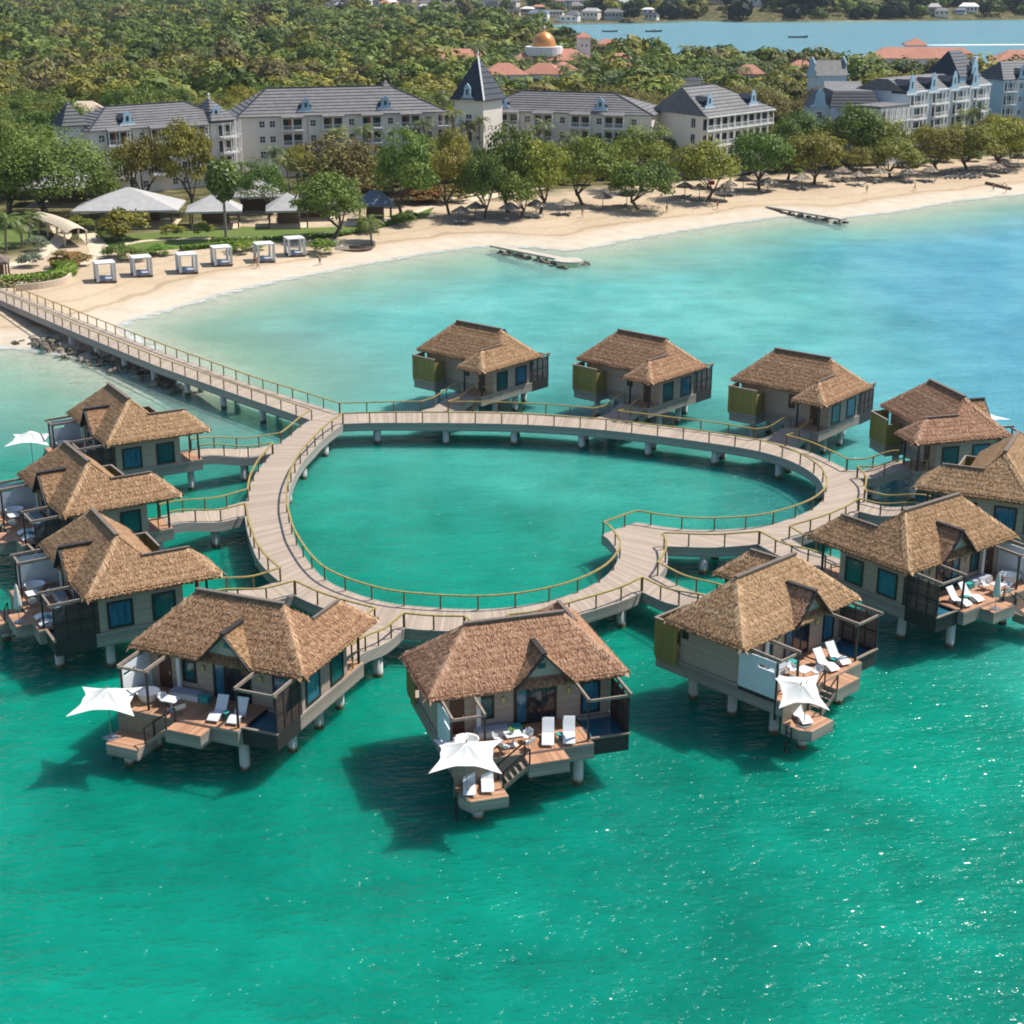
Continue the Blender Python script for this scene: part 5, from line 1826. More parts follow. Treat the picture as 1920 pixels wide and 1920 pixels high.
def add_dormer(root, x, y, z, w=3.3, h=2.9, gm='bluegable', deep=4.0, rz=0.0, wall=False):
    k = (w, h, gm, deep)
    if k not in DORM:
        b = MB(); hw = w * .36
        b.poly([(-hw, 0, 0), (-hw, 0, h * .45), (-hw, deep, h * .45), (-hw, deep, 0)]); b.poly([(hw, 0, 0), (hw, deep, 0), (hw, deep, h * .45), (hw, 0, h * .45)])
        b.slab((-hw - .15, 0, h * .42), (0, 0, h * .72), (0, deep, h * .72), (-hw - .15, deep, h * .42), .08)
        b.slab((0, 0, h * .72), (hw + .15, 0, h * .42), (hw + .15, deep, h * .42), (0, deep, h * .72), .08)
        g_ = MB(); dutch_gable(g_, w, h, -.28, -.003)
        t = MB(); t.box(-w * .6, w * .6, -.4, -.285, -.25, .1)
        q = MB(); q.box(-.28, .28, -.33, -.283, h * .3, h * .62)
        DORM[k] = (b.mesh('dormer', M['slate_dark']), g_.mesh('dormer_gable', M[gm]), t.mesh('sill', M['trim']), q.mesh('pane', M['pane']))
    b, g_, t, q = DORM[k]
    o = mobj('dormer', b, root); o.location = (x, y, z); o.rotation_euler = (0, 0, rz)
    mobj('dormer_gable', g_, o); mobj('sill', t, o); mobj('pane', q, o)
    return o


def wing(label, pL, pR, ze, depth, ridge_py, hl, hr, bays=(), wins=(), dormers=(), zg=1.6, wall='stucco', floors=4, bw=4.6, top_skip=0, group='cream hotel wings with grey tiled roofs', name='hotel_wing', right=None, left=None):
    L, Rr = at(*pL, ze), at(*pR, ze)
    d = Rr - L
    ln = d.length
    rz = math.atan2(d.y, d.x)
    r = thing(name, label, 'hotel', (L.x, L.y, zg), rz, group)
    h = ze - zg
    fr = lambda px: ln * (px - pL[0]) / (pR[0] - pL[0])
    m = MB(); m.box(0, ln, 0, depth, 0, h - .05); m.build('wall', M[wall], r)
    ny = Vector((-math.sin(rz), math.cos(rz), 0))
    mid = (L + Rr) / 2 + ny * (depth / 2)
    zr = zat(mid.y, ridge_py) - zg
    m = MB(); a, b = hip_tiled(m, 0, ln, 0, depth, h, zr, hl, hr)
    ro = m.build('roof', M['slate'], r)
    c = MB()
    c.beam(Vector(a) + Vector((0, 0, .1)), Vector(b) + Vector((0, 0, .1)), .35, .2)
    for p, q in (((-.5, -.5, h), a), ((ln + .5, -.5, h), b)): c.beam(Vector(p) + Vector((0, 0, .1)), Vector(q) + Vector((0, 0, .12)), .3, .22)
    c.build('ridge_cap', M['slate_dark'], ro)
    fh = h / floors
    tr = MB()
    tr.box(-.12, ln + .12, -.12, -.003, h - .35, h - .06)
    for k in range(1, floors): tr.box(-.06, ln + .06, -.06, -.003, fh * k - .1, fh * k + .08)
    tr.build('trim', M['trim'], r)
    for px in bays:
        x = fr(px)
        for k in range(1, floors):
            add_balcony(r, x, 0, fh * k + .1, bw, 1.5, fh - .1, 0, (k + int(px)) % 3 != 0)
        cp = MB(); cp.slab((x - bw / 2 - .3, -1.9, h - .06), (x + bw / 2 + .3, -1.9, h - .06), (x + bw / 2 - .2, .4, h + .5), (x - bw / 2 + .2, .4, h + .5), .14)
        cp.build('balcony_roof', M['slate'], r)
    for px in wins:
        for k in range(floors): add_window(r, fr(px), 0, fh * k + .95)
    for px in dormers:
        x = fr(px)
        sl = (zr - h) / (depth / 2 + .5)
        add_dormer(r, x, .9, h + sl * 1.4, deep=3.6)
    for px in bays[:1] + bays[-1:] if bays else ():
        x = fr(px) + bw * .75
        q = MB(); q.cyl((x, -.08, 0), (x, -.08, h - .4), .06, n=6); q.build('drainpipe', M['steel'], r)
    return r, ln, h, fh, rz


# left wing and its end bay
r, ln, h, fh, rz = wing('cream hotel wing farthest left, its long grey roof half hidden by trees', (168, 247), (432, 228), 14.5, 15, 196, 8, 7, [215, 292, 362], [188, 240, 262, 318, 338, 386], [240, 408])
for k in range(4):
    add_balcony(r, ln - 1.4, 0, fh * k + .1, 3.6, 2.4, fh - .1)
    add_balcony(r, ln + 1.6, 3.4, fh * k + .1, 4.2, 1.6, fh - .1, PI / 2)
cg = MB(); tiled(cg, (ln - 5.2, -1.2, h + .4), (ln + 1.2, -1.2, h + .4), (ln - 2, 5, h + 4.6), (ln - 2, 5, h + 4.6), 8); tiled(cg, (ln + 1.2, -1.2, h + .4), (ln + 1.2, 11, h + .4), (ln - 2, 5, h + 4.6), (ln - 2, 5, h + 4.6), 8); tiled(cg, (ln - 5.2, 11, h + .4), (ln - 5.2, -1.2, h + .4), (ln - 2, 5, h + 4.6), (ln - 2, 5, h + 4.6), 8)
cg.build('corner_roof', M['slate'], r)
fi = MB(); fi.lathe((ln - 2, 5, h + 4.5), [(.25, 0), (.15, .5), (.3, .8), (.0, 1.3)], 8); fi.build('finial', M['trim'], r)
# second wing
r, ln, h, fh, rz = wing('long cream hotel wing with four white balcony bays and two blue dormers', (447, 221), (838, 210), 14.5, 15, 163, 8, 12, [544, 619, 692, 766], [489, 508, 583, 655, 729, 803], [572, 721])
add_balcony(r, ln - 1.0, 0, fh * 3 + .1, 3.0, 1.4, fh - .1); add_balcony(r, ln - 1.0, 0, fh * 2 + .1, 3.0, 1.4, fh - .1)
for (fx, dz) in ((.19, 1.6), (.6, 1.5), (.74, 2.9)):
    hp = MB(); x = ln * fx; zt = zat(at(560, 200, 14.5).y + 8, 163) - 1.6
    tiled(hp, (x - 2.2, 5.2, zt - 1.0), (x + 2.2, 5.2, zt - 1.0), (x, 8, zt + dz), (x, 8, zt + dz), 5, .14); tiled(hp, (x + 2.2, 5.2, zt - 1), (x + 2.2, 11, zt - 1), (x, 8, zt + dz), (x, 8, zt + dz), 5, .14); tiled(hp, (x - 2.2, 11, zt - 1), (x - 2.2, 5.2, zt - 1), (x, 8, zt + dz), (x, 8, zt + dz), 5, .14)
    hp.build('roof_hump', M['slate'], r)
# central tower with a tall spire
L, Q = at(852, 186, 18.5), at(906, 189, 18.5)
d = Q - L; rz = math.atan2(d.y, d.x); ln = d.length
t = thing('spire_tower', 'square cream tower with a tall dark pyramid spire between the hotel wings', 'tower', (L.x, L.y, 1.6), rz)
h = 18.5 - 1.6
m = MB(); m.box(0, ln, 0, ln, 0, h); m.build('wall', M['stucco'], t)
zp = zat(L.y + ln / 2, 104) - 1.6
m = MB(); ap = (ln / 2, ln / 2, zp); o_ = .7
for a, b in (((-o_, -o_, h), (ln + o_, -o_, h)), ((ln + o_, -o_, h), (ln + o_, ln + o_, h)), ((ln + o_, ln + o_, h), (-o_, ln + o_, h)), ((-o_, ln + o_, h), (-o_, -o_, h))):
    tiled(m, a, b, ap, ap, 8, .2)
m.poly([(-o_, -o_, h - .05), (-o_, ln + o_, h - .05), (ln + o_, ln + o_, h - .05), (ln + o_, -o_, h - .05)])
sp = m.build('spire', M['slate_dark'], t)
m = MB(); m.lathe((ln / 2, ln / 2, zp - .3), [(.2, 0), (.12, .7), (.22, .9), (0, 1.8)], 8); m.build('finial', M['trim'], sp)
m = MB(); m.beam((ln + o_, -o_, h + .1), (ln / 2, ln / 2, zp), .35, .3); m.build('hip_cap', M['trim'], sp)
add_dormer(t, ln / 2, -.3, h + .1, 3.2, 3.4, deep=2.4)
for k in range(4):
    add_window(t, ln / 2, 0, 1 + 3.6 * k, 0, 'arch' if k in (2,) else 'door')
    for sx in (.2, .8): add_window(t, ln * sx, 0, 1.5 + 3.6 * k, 0, 'gable')
m = MB(); m.box(-.1, ln + .1, -.14, -.003, h - 4.2, h - 3.9); m.build('trim', M['trim'], t)
# third wing
r, ln, h, fh, rz = wing('cream hotel wing just right of the spire tower, two blue dormers on its roof', (893, 207), (1222, 217), 14.5, 15, 173, 9, 11, [958, 1023, 1093, 1155], [925, 992, 1058, 1126, 1190], [942, 1126])
# corner building with balconies on its long side
L, C_, Q = at(1226, 206, 15), at(1316, 218, 15), at(1441, 203, 15)
d1, d2 = C_ - L, Q - C_
r = thing('hotel_wing', 'cream corner hotel block with rows of white balconies receding to the right', 'hotel', (C_.x, C_.y, 1.6), math.atan2(d2.y, d2.x), 'cream hotel wings with grey tiled roofs')
h = 15 - 1.6
W_ = d2.length; ang = math.atan2(d1.y, d1.x) - math.atan2(d2.y, d2.x)
dl = Vector((-math.cos(ang), -math.sin(ang), 0)) * d1.length            # from the corner to the left end, in local space
dep = max(12, abs(dl.y))
m = MB(); m.prism([(0, 0), (W_, 0), (W_, dep), (dl.x, dl.y)], 0, h - .05); m.build('wall', M['stucco'], r)
zr = zat((C_.y + Q.y) / 2 + 6, 159) - 1.6
ra, rb = (W_ * .12 + dl.x * .15, dep * .5, zr), (W_ * .62, dep * .5, zr)
m = MB()
A_, B_, C2, D2 = (-.6, -1.5, h), (W_ + .6, -1.5, h), (W_ + .6, dep + .6, h), (dl.x - .6, dl.y + .3, h)
tiled(m, A_, B_, rb, ra, 9); tiled(m, B_, C2, rb, rb, 9); tiled(m, C2, D2, ra, rb, 9); tiled(m, D2, A_, ra, ra, 9)
m.poly([A_, D2, C2, B_]) ; ro = m.build('roof', M['slate'], r)
c = MB(); c.beam(Vector(ra) + Vector((0, 0, .1)), Vector(rb) + Vector((0, 0, .1)), .35, .2); c.beam(Vector(B_) + Vector((0, 0, .1)), Vector(rb) + Vector((0, 0, .1)), .3, .2); c.beam(Vector(A_) + Vector((0, 0, .1)), Vector(ra) + Vector((0, 0, .1)), .3, .2); c.build('ridge_cap', M['slate_dark'], ro)
fh = h / 4
nb = 5
for i in range(nb):
    for k in range(4): add_balcony(r, W_ * (i + .5) / nb, 0, fh * k + .05, W_ / nb - .3, 1.6, fh - .05, 0, (i + k) % 3 == 0)
m = MB(); m.box(-.2, W_ + .3, -1.9, -.003, h - .3, h - .06); m.build('trim', M['trim'], r)
for k in range(4): add_window(r, *(dl * .16)[:2], fh * k + .6, math.atan2(-dl.y, -dl.x), 'door')
sl = (zr - h) / (dep * .5 + 1.5)
add_dormer(r, W_ * .16, 1.2, h + sl * 2.6, 3.2, 3.3, deep=3.5); add_dormer(r, W_ * .78, .6, h + sl * 2.0, 3.2, 3.3, deep=3.5)
p = at(1318, 162, 17)
s_ = thing('roof_turret', 'small dark pointed turret rising behind the corner hotel block', 'turret', (p.x, p.y + 22, 1.6))
m = MB(); m.box(-2, 2, -2, 2, 0, 15.5); m.build('wall', M['stucco'], s_)
zt = zat(p.y + 22, 145) - 1.6
m = MB(); hip(m, 2.6, 2.6, 15.5, zt); m.build('roof', M['slate_dark'], s_)
# small pyramid-roofed tower at the far left
p = at(122, 238, 15.5)
s_ = thing('spire_tower', 'small tower with a grey pyramid roof rising above the left trees', 'tower', (p.x, p.y + 3.5, 1.6), R(38))
m = MB(); m.box(-2.3, 2.3, -2.3, 2.3, 0, 13.9); m.build('wall', M['trim'], s_)
zt = zat(p.y + 3.5, 190) - 1.6
m = MB(); ap = (0, 0, zt); o_ = 2.9
for a, b in (((-o_, -o_), (o_, -o_)), ((o_, -o_), (o_, o_)), ((o_, o_), (-o_, o_)), ((-o_, o_), (-o_, -o_))): tiled(m, (*a, 13.9), (*b, 13.9), ap, ap, 7, .18)
m.build('roof', M['slate_dark'], s_)
p = gp(165, 262)
s_ = thing('tan_roof_house', 'low building with a tan hip roof behind the left pyramid tower', 'house', p, R(8))
m = MB(); m.box(-5.5, 5.5, -4, 4, 0, 7); m.build('wall', M['stucco_pink'], s_)
m = MB(); hip(m, 6.2, 4.8, 7, 10, 2); m.build('roof', M['stucco_pink'], s_)

# pale blue building with Dutch gables on the right
L, Q = at(1702, 172, 17), at(1858, 156, 17)
d = Q - L; rz = math.atan2(d.y, d.x); ln = d.length; zg = 1.6; h = 17 - zg
r = thing('blue_hotel', 'pale blue hotel on the right with a row of curved Dutch gables', 'hotel', (L.x, L.y, zg), rz)
m = MB(); m.box(0, ln, 0, 14, 0, h - .05); m.build('wall', M['bluewall'], r)
zr = zat((L.y + Q.y) / 2 + 7, 139) - zg
m = MB(); tiled(m, (-.4, 0.3, h), (ln + .4, 0.3, h), (ln + .4, 5.5, zr), (-.4, 5.5, zr), 6, .12); tiled(m, (ln + .4, 14.3, h), (-.4, 14.3, h), (-.4, 8.5, zr), (ln + .4, 8.5, zr), 6, .12)
m.poly([(-.4, 5.5, zr), (ln + .4, 5.5, zr), (ln + .4, 8.5, zr), (-.4, 8.5, zr)]); m.poly([(-.4, .3, h), (-.4, 5.5, zr), (-.4, 8.5, zr), (-.4, 14.3, h)]); m.poly([(ln + .4, .3, h), (ln + .4, 14.3, h), (ln + .4, 8.5, zr), (ln + .4, 5.5, zr)])
m.build('roof', M['slate'], r)
fh = h / 5
nb = 4
for i in range(nb):
    x = ln * (i + .5) / nb
    for k in range(1, 5): add_balcony(r, x - .6, 0, fh * (k - .2), ln / nb * .62, 1.3, fh - .05, 0, False)
    for k in range(0, 5): add_window(r, x + ln / nb * .42, 0, fh * k + .8, 0, 'small')
    add_dormer(r, ln * (i + .04) / nb + .9, -.1, h - .6, 3.9, 4.6, 'bluegable', 4.5)
    add_window(r, x, 1.6, h + .5, 0, 'gable')
m = MB(); m.box(-.2, ln + .2, -.25, -.003, h - .5, h - .15); m.build('trim', M['trim'], r)
# its tower block with the steep roof and big blue gable
L2, Q2 = at(1812, 148, 19), at(1858, 145, 19)
t = thing('gabled_tower', 'steep dark-roofed block with a big blue gable at the end of the blue hotel', 'tower', (L2.x, L2.y + 5.5, zg), rz)
w_ = (Q2 - L2).length
m = MB(); m.box(0, w_, 0, 10, 0, 17.4); m.build('wall', M['bluegable'], t)
zt = zat(L2.y + 6, 97) - zg
m = MB(); tiled(m, (-.4, -.2, 17.4), (w_ + .4, -.2, 17.4), (w_ * .8, 5, zt), (w_ * .2, 5, zt), 8, .14); tiled(m, (w_ + .4, -.2, 17.4), (w_ + .4, 10.2, 17.4), (w_ * .8, 5, zt), (w_ * .8, 5, zt), 8, .14); tiled(m, (-.4, 10.2, 17.4), (-.4, -.2, 17.4), (w_ * .2, 5, zt), (w_ * .2, 5, zt), 8, .14); tiled(m, (w_ + .4, 10.2, 17.4), (-.4, 10.2, 17.4), (w_ * .2, 5, zt), (w_ * .8, 5, zt), 8, .14)
m.build('roof', M['slate_dark'], t)
add_dormer(t, w_ * .62, -.3, 15.5, 5.4, 6.4, 'bluegable', 4.0)
m = MB(); m.box(w_ - .9, w_ + .1, 1, 2.2, 17, zt - 1.5); m.build('chimney', M['trim'], t)
# stepped balcony block and mansard block in front of it
L, Q = at(1558, 200, 13.5), at(1648, 200, 13.5)
d = Q - L; rz2 = math.atan2(d.y, d.x); ln = d.length; h = 13.5 - zg
r = thing('mansard_block', 'white block with a dark mansard roof and stepped balconies, joined to the blue hotel', 'hotel', (L.x, L.y, zg), rz2)
dp = 16
m = MB(); m.box(0, ln, 0, dp, 0, h - .05); m.build('wall', M['bluewall'], r)
zm = zat(L.y + 3, 170) - zg
m = MB(); tiled(m, (-.3, -.3, h), (ln + .3, -.3, h), (ln - 1.2, 2.2, zm), (.8, 2.2, zm), 5, .1); tiled(m, (ln + .3, -.3, h), (ln + .3, dp, h), (ln - 1.2, dp - 2, zm), (ln - 1.2, 2.2, zm), 5, .1); tiled(m, (-.3, dp, h), (-.3, -.3, h), (.8, 2.2, zm), (.8, dp - 2, zm), 5, .1)
mr_ = m.build('mansard', M['slate_dark'], r)
m = MB(); m.poly([(.8, 2.2, zm), (ln - 1.2, 2.2, zm), (ln - 1.2, dp - 2, zm + .02), (.8, dp - 2, zm + .02)]); m.poly([(.8, dp - 2, zm + .02), (ln - 1.2, dp - 2, zm + .02), (ln - .5, dp + 4, zm + 1.0), (1.8, dp + 4, zm + 1.0)])
m.build('flat_roof', M['slate'], mr_)
for k in range(3): add_window(r, ln - 1.6, 0, fh * (k + 1) + .4, 0, 'wide')
for k in range(4):
    for i in range(4):
        add_balcony(r, ln, 1.8 + 3.6 * i, h / 4 * k + .05 + .1 * i, 3.1, 1.4 + .5 * i, h / 4 - .05, PI / 2, False)
cb_L, cb_R = at(1651, 206, 14), at(1705, 184, 16)
dd = Vector((cb_R.x - cb_L.x, cb_R.y - cb_L.y, 0)); cl = dd.length
sb = thing('balcony_block', 'white stepped block of balconies linking the mansard block to the blue hotel', 'hotel', (cb_L.x, cb_L.y, zg), math.atan2(dd.y, dd.x))
m = MB(); m.box(0, cl, 0, 7, 0, 12.6); m.build('wall', M['trim'], sb)
m = MB(); m.box(-.2, cl + .2, -.2, 7.2, 12.603, 13.1); m.build('flat_roof', M['slate'], sb)
for i in range(5):
    for k in range(4): add_balcony(sb, cl * (i + .5) / 5, 0, 3.1 * k + .1, cl / 5 - .4, 1.2 + .35 * (4 - i), 3.0, 0, False)
g_ = MB(); dutch_gable(g_, 4.4, 4.6, -.4, 0)
go = g_.build('end_gable', M['bluegable'], r); go.location = (-2.6, .6, h - .4)
m = MB(); m.box(-4.8, -.003, .6, 10, 0, h - .4); m.build('end_wall', M['bluewall'], r)
m = MB(); m.slab((-4.9, .7, h - .4), (-2.6, .7, h + 3.2), (-2.6, 10, h + 3.2), (-4.9, 10, h - .4), .1); m.slab((-2.6, .7, h + 3.2), (-.3, .7, h - .4), (-.3, 10, h - .4), (-2.6, 10, h + 3.2), .1); m.build('end_roof', M['slate_dark'], r)
for k in range(3): add_window(r, -2.6, .6, h / 4 * (k + 1) + .3, 0, 'small')
p = gp(1597, 236)
r = thing('gabled_house', 'small blue-gabled grey roof showing behind the mansard block', 'house', (at(1572, 158, 15).x, at(1572, 158, 15).y + 30, zg), rz2 + .25)
m = MB(); m.box(0, 9, 0, 7, 0, 13.5); m.build('wall', M['bluewall'], r)
m = MB(); m.slab((-.3, -.2, 13.5), (9.3, -.2, 13.5), (9.3, 3.5, 17.6), (-.3, 3.5, 17.6), .12); m.slab((9.3, 7.2, 13.5), (-.3, 7.2, 13.5), (-.3, 3.5, 17.6), (9.3, 3.5, 17.6), .12); m.build('roof', M['slate'], r)
for x, a in ((-.25, -PI / 2), (9.25, PI / 2)):
    g_ = MB(); dutch_gable(g_, 7.6, 5.4, -.3, 0); o = g_.build('gable', M['bluegable'], r); o.location = (x, 3.5, 13.2); o.rotation_euler = (0, 0, a)
# far right pale building
L, Q = at(1882, 150, 15.5), at(1960, 147, 15.5)
d = Q - L; rz2 = math.atan2(d.y, d.x); ln = d.length; h = 15.5 - zg
r = thing('blue_hotel', 'pale blue hotel with white corner balconies, cut by the right picture edge', 'hotel', (L.x, L.y, zg), rz2)
m = MB(); m.box(0, ln, 0, 12, 0, h - .05); m.build('wall', M['bluegable'], r)
m = MB(); hip_tiled(m, 0, ln, 0, 12, h, h + 4.5, 4, 4, 7, .12); m.build('roof', M['slate_dark'], r)
for k in range(4):
    add_balcony(r, 2.2, 0, h / 4 * k + .1, 3.8, 1.5, h / 4 - .1, 0, False); add_window(r, 6.4, 0, h / 4 * k + .9)
    add_balcony(r, 10, 0, h / 4 * k + .1, 3.8, 1.5, h / 4 - .1, 0, False)
add_dormer(r, 6.4, -.1, h - .4, 4.2, 4.6, 'bluegable', 4)
# swimming pool between the trees
pp_ = [at(x, y, 1.62) for x, y in ((1712, 262), (1728, 256), (1745, 260), (1740, 276), (1722, 280), (1708, 272))]
m = MB(); m.poly([(q.x, q.y, 1.63) for q in pp_]); o = m.build('swimming_pool', speck('pool_tiles', (0.1, 0.5, 0.52), (0.16, 0.62, 0.62), 1, .1))
if o.data.polygons[0].normal.z < 0: o.data.flip_normals()
tag(o, 'bright turquoise swimming pool glimpsed between trees before the blue hotel', 'pool')


# red-roofed villas behind
def red_house(label, px, py, hw, hd, zw, zr, rz, rl, name='red_roof_house', win=4, z=1.6):
    p = at(px, py, z)
    r = thing(name, label, 'house', (p.x, p.y, z), R(rz), None)
    m = MB(); m.box(-hw, hw, -hd, hd, 0, zw); m.build('wall', M['trim'], r)
    m = MB(); hip(m, hw + .8, hd + .8, zw, zr, rl); m.build('roof', M['tile_red'], r)
    for i in range(win):
        x = -hw + 2 * hw * (i + .5) / win
        for k in range(max(1, int(zw / 3.2))): add_window(r, x, -hd, .8 + 3.1 * k, 0, 'wide')
    return r


M_red = dict()
red_house('long white building with terracotta roof behind the blue hotel', 1727, 150, 21, 6.5, 8.5, 12.5, -6, 15, win=10)
red_house('terracotta-roofed end block of the long white building, nearer its left end', 1660, 155, 7, 7, 9.5, 12.8, -6, 1.5, win=3)
red_house('small raised terracotta roof in the middle of the long white building', 1712, 140, 4, 4, 12, 14.5, -6, .5, win=2)
red_house('terracotta-roofed house at the right picture edge behind the palms', 1900, 150, 9, 6, 7.5, 11.5, 4, 3, win=5)
red_house('low terracotta roof in the wood behind the tall spire', 865, 138, 11, 7, 6.5, 10, 8, 4)
red_house('terracotta roof in the wood just left of the dark spire', 822, 132, 9, 6, 5.5, 9, 12, 3)
red_house('terracotta roof showing among trees right of the bell tower', 1140, 120, 7, 6, 8, 11, -12, 2)
red_house('small terracotta roof among palms in the middle distance', 1160, 142, 6, 5, 6, 9, 10, 2)
red_house('terracotta roof low among trees, right of the domed hall', 1170, 165, 6, 5, 6, 9, -8, 2)
red_house('small red roof corner peeking over the wing right of the spire', 945, 190, 7, 5, 9, 12.5, 8, 2)
red_house('red roof fragment among palms far right of the domed hall', 1402, 172, 5, 4, 6.5, 9.5, 0, 1.5)
red_house('small red roof among palms near the bay shore', 1500, 158, 5, 4, 6, 9, 5, 1.5)
p = at(1034, 150, 1.6)
s = 1
r = thing('domed_hall', 'terracotta-roofed hall with a shining copper dome behind the hotel', 'hall', p, R(-4))
m = MB(); m.box(-15, 15, -8, 8, 0, 8); m.build('wall', M['trim'], r)
m = MB(); hip(m, 16, 9, 8, 12, 8); m.build('roof', M['tile_red'], r)
m = MB(); m.cyl((-3, -1, 9.5), (-3, -1, 12.8), 7.4, n=24); m.build('drum', M['trim'], r)
m = MB(); m.lathe((-3, -1, 12.8), [(4.7, 0), (4.7, .5), (4.5, 1.6), (3.9, 3.1), (2.8, 4.5), (1.4, 5.4), (.5, 5.7)], 28); dm_ = m.build('dome', M['copper'], r, True)
m = MB(); m.lathe((-3, -1, 18.4), [(.5, 0), (.45, 1.0), (.75, 1.3), (.35, 2.0), (0, 2.6)], 12); m.build('cupola', M['stucco_pink'], dm_)
for i in range(6): add_window(r, -12.5 + 5 * i, -8, 2.5, 0, 'arch')
red_house('terracotta gabled wing in front of the domed hall', 1020, 175, 7, 5, 7, 10.5, -14, 2)
red_house('pale terracotta hip roof just below and right of the dome', 1055, 172, 5, 5, 7.5, 10.5, 12, .5)
p = at(1093, 148, 1.6)
r = thing('bell_tower', 'slim white bell tower with a small terracotta roof beside the dome', 'tower', p, R(6))
m = MB(); m.box(-2.4, 2.4, -2.4, 2.4, 0, 16); m.build('wall', M['trim'], r)
m = MB(); hip(m, 3.1, 3.1, 16, 18); m.build('roof', M['tile_red'], r)
add_window(r, -.9, -2.4, 12.5, 0, 'gable'); add_window(r, .9, -2.4, 12.5, 0, 'gable'); add_window(r, 0, -2.4, 8.5, 0, 'small')

# ------------------------------------------------------------------ bay: boats, wake and the far town
M['hull'] = speck('boat_hull', (0.05, 0.09, 0.07), (0.12, 0.16, 0.12), 1, .5)


def boat(label, px, py, L, rz, kind):
    p = at(px, py, 0)
    r = thing(kind, label, 'boat', p, R(rz))
    m = MB()
    st = []
    for k in range(9):
        t = k / 8; x = -L / 2 + L * t
        w = L * .13 * (1 - max(0, (t - .45) / .55) ** 2 * .97); zs = .55 + .9 * max(0, t - .5) ** 2 * 2
        st.append([(x, -w, zs * L / 10 + .3), (x, -w * .6, -.25), (x, w * .6, -.25), (x, w, zs * L / 10 + .3)])
    for a, b in zip(st[:-1], st[1:]):
        for i in range(3): m.poly([a[i], b[i], b[i + 1], a[i + 1]])
        m.poly([(a[1][0], a[1][1], .1), (a[2][0], a[2][1], .1), (b[2][0], b[2][1], .1), (b[1][0], b[1][1], .1)])
    m.poly(st[0]); m.build('hull', M['hull'], r)
    s = MB()
    for t in (.3, .5, .68): s.box(-L / 2 + L * t, -L / 2 + L * t + .3, -L * .12, L * .12, .55, .68)
    s.build('seats', M['wood'], r)
    e = MB(); e.box(-L / 2 - .4, -L / 2 - .003, -.25, .25, .1, 1.3); e.build('outboard_motor', M['dark'], r)
    if kind == 'covered_boat':
        c = MB(); c.box(-L * .2, L * .15, -L * .1, L * .1, .5, 1.9); c.build('cabin', M['trim'], r)
        c = MB(); c.box(-L * .24, L * .18, -L * .12, L * .12, 1.903, 2.0); c.build('awning', M['tent'], r)
    return r


boat('dark open fishing boat, leftmost of the two close together on the bay', 1144, 60, 10, 4, 'fishing_boat')
boat('fishing boat with a small cabin, right of the two close together on the bay', 1226, 60, 11, -3, 'covered_boat')
boat('long open fishing boat with raised bow alone in the middle of the bay', 1497, 71, 12, 2, 'fishing_boat')
boat('blue-green speedboat pulling a white wake across the bay', 1706, 84, 9, 175, 'speed_boat')
A_, B_ = at(1716, 84.5, 0.03), at(2020, 83, 0.03)
m = MB()
for i in range(24):
    a, b = A_.lerp(B_, i / 24), A_.lerp(B_, (i + 1) / 24)
    w0, w1 = 1.2 + 4 * min(1, i / 6) + random.uniform(-.6, .6), 1.2 + 4 * min(1, (i + 1) / 6) + random.uniform(-.6, .6)
    m.slab((a.x, a.y - w0, .04), (b.x, b.y - w1, .04), (b.x, b.y + w1, .04), (a.x, a.y + w0, .04), .02)
tag(m.build('boat_wake', speck('foam', (0.55, 0.62, 0.63), (0.8, 0.82, 0.82), .25, .8)), 'long white wake behind the speedboat on the bay', 'wake', kind='stuff')

TOWN = [(612, 12), (648, 8), (690, 9), (722, 12), (748, 10), (768, 6), (795, 13), (830, 15), (842, 8), (870, 8), (905, 14), (930, 10), (962, 26), (985, 14), (1010, 24), (1040, 20), (1062, 36), (1075, 34), (1095, 22), (1108, 31), (1132, 27), (1150, 14), (1168, 22), (1190, 28), (1215, 30), (1150, 33), (950, 8), (1000, 8), (1100, 8), (1240, 14), (1325, 20), (1345, 17), (1480, 24), (1500, 25), (1640, 22), (1750, 32), (1765, 31), (1800, 30), (1815, 25), (1872, 22), (1895, 28), (1908, 22), (1850, 12), (1700, 10), (575, 6), (885, 26)]
for k in range(34): TOWN.append((random.Random(k).uniform(860, 1260), random.Random(k + 99).uniform(2, 34)))
for k in range(14): TOWN.append((random.Random(k).uniform(560, 860), random.Random(k + 55).uniform(2, 16)))
for k in range(12): TOWN.append((random.Random(k + 7).uniform(1280, 1910), random.Random(k + 77).uniform(6, 30)))
WC = ['trim', 'stucco', 'bluewall', 'stucco_pink', 'tent']
RC = ['slate', 'tent', 'tile_red', 'tent_blue', 'slate_dark', 'trim']
rr = random.Random(9)
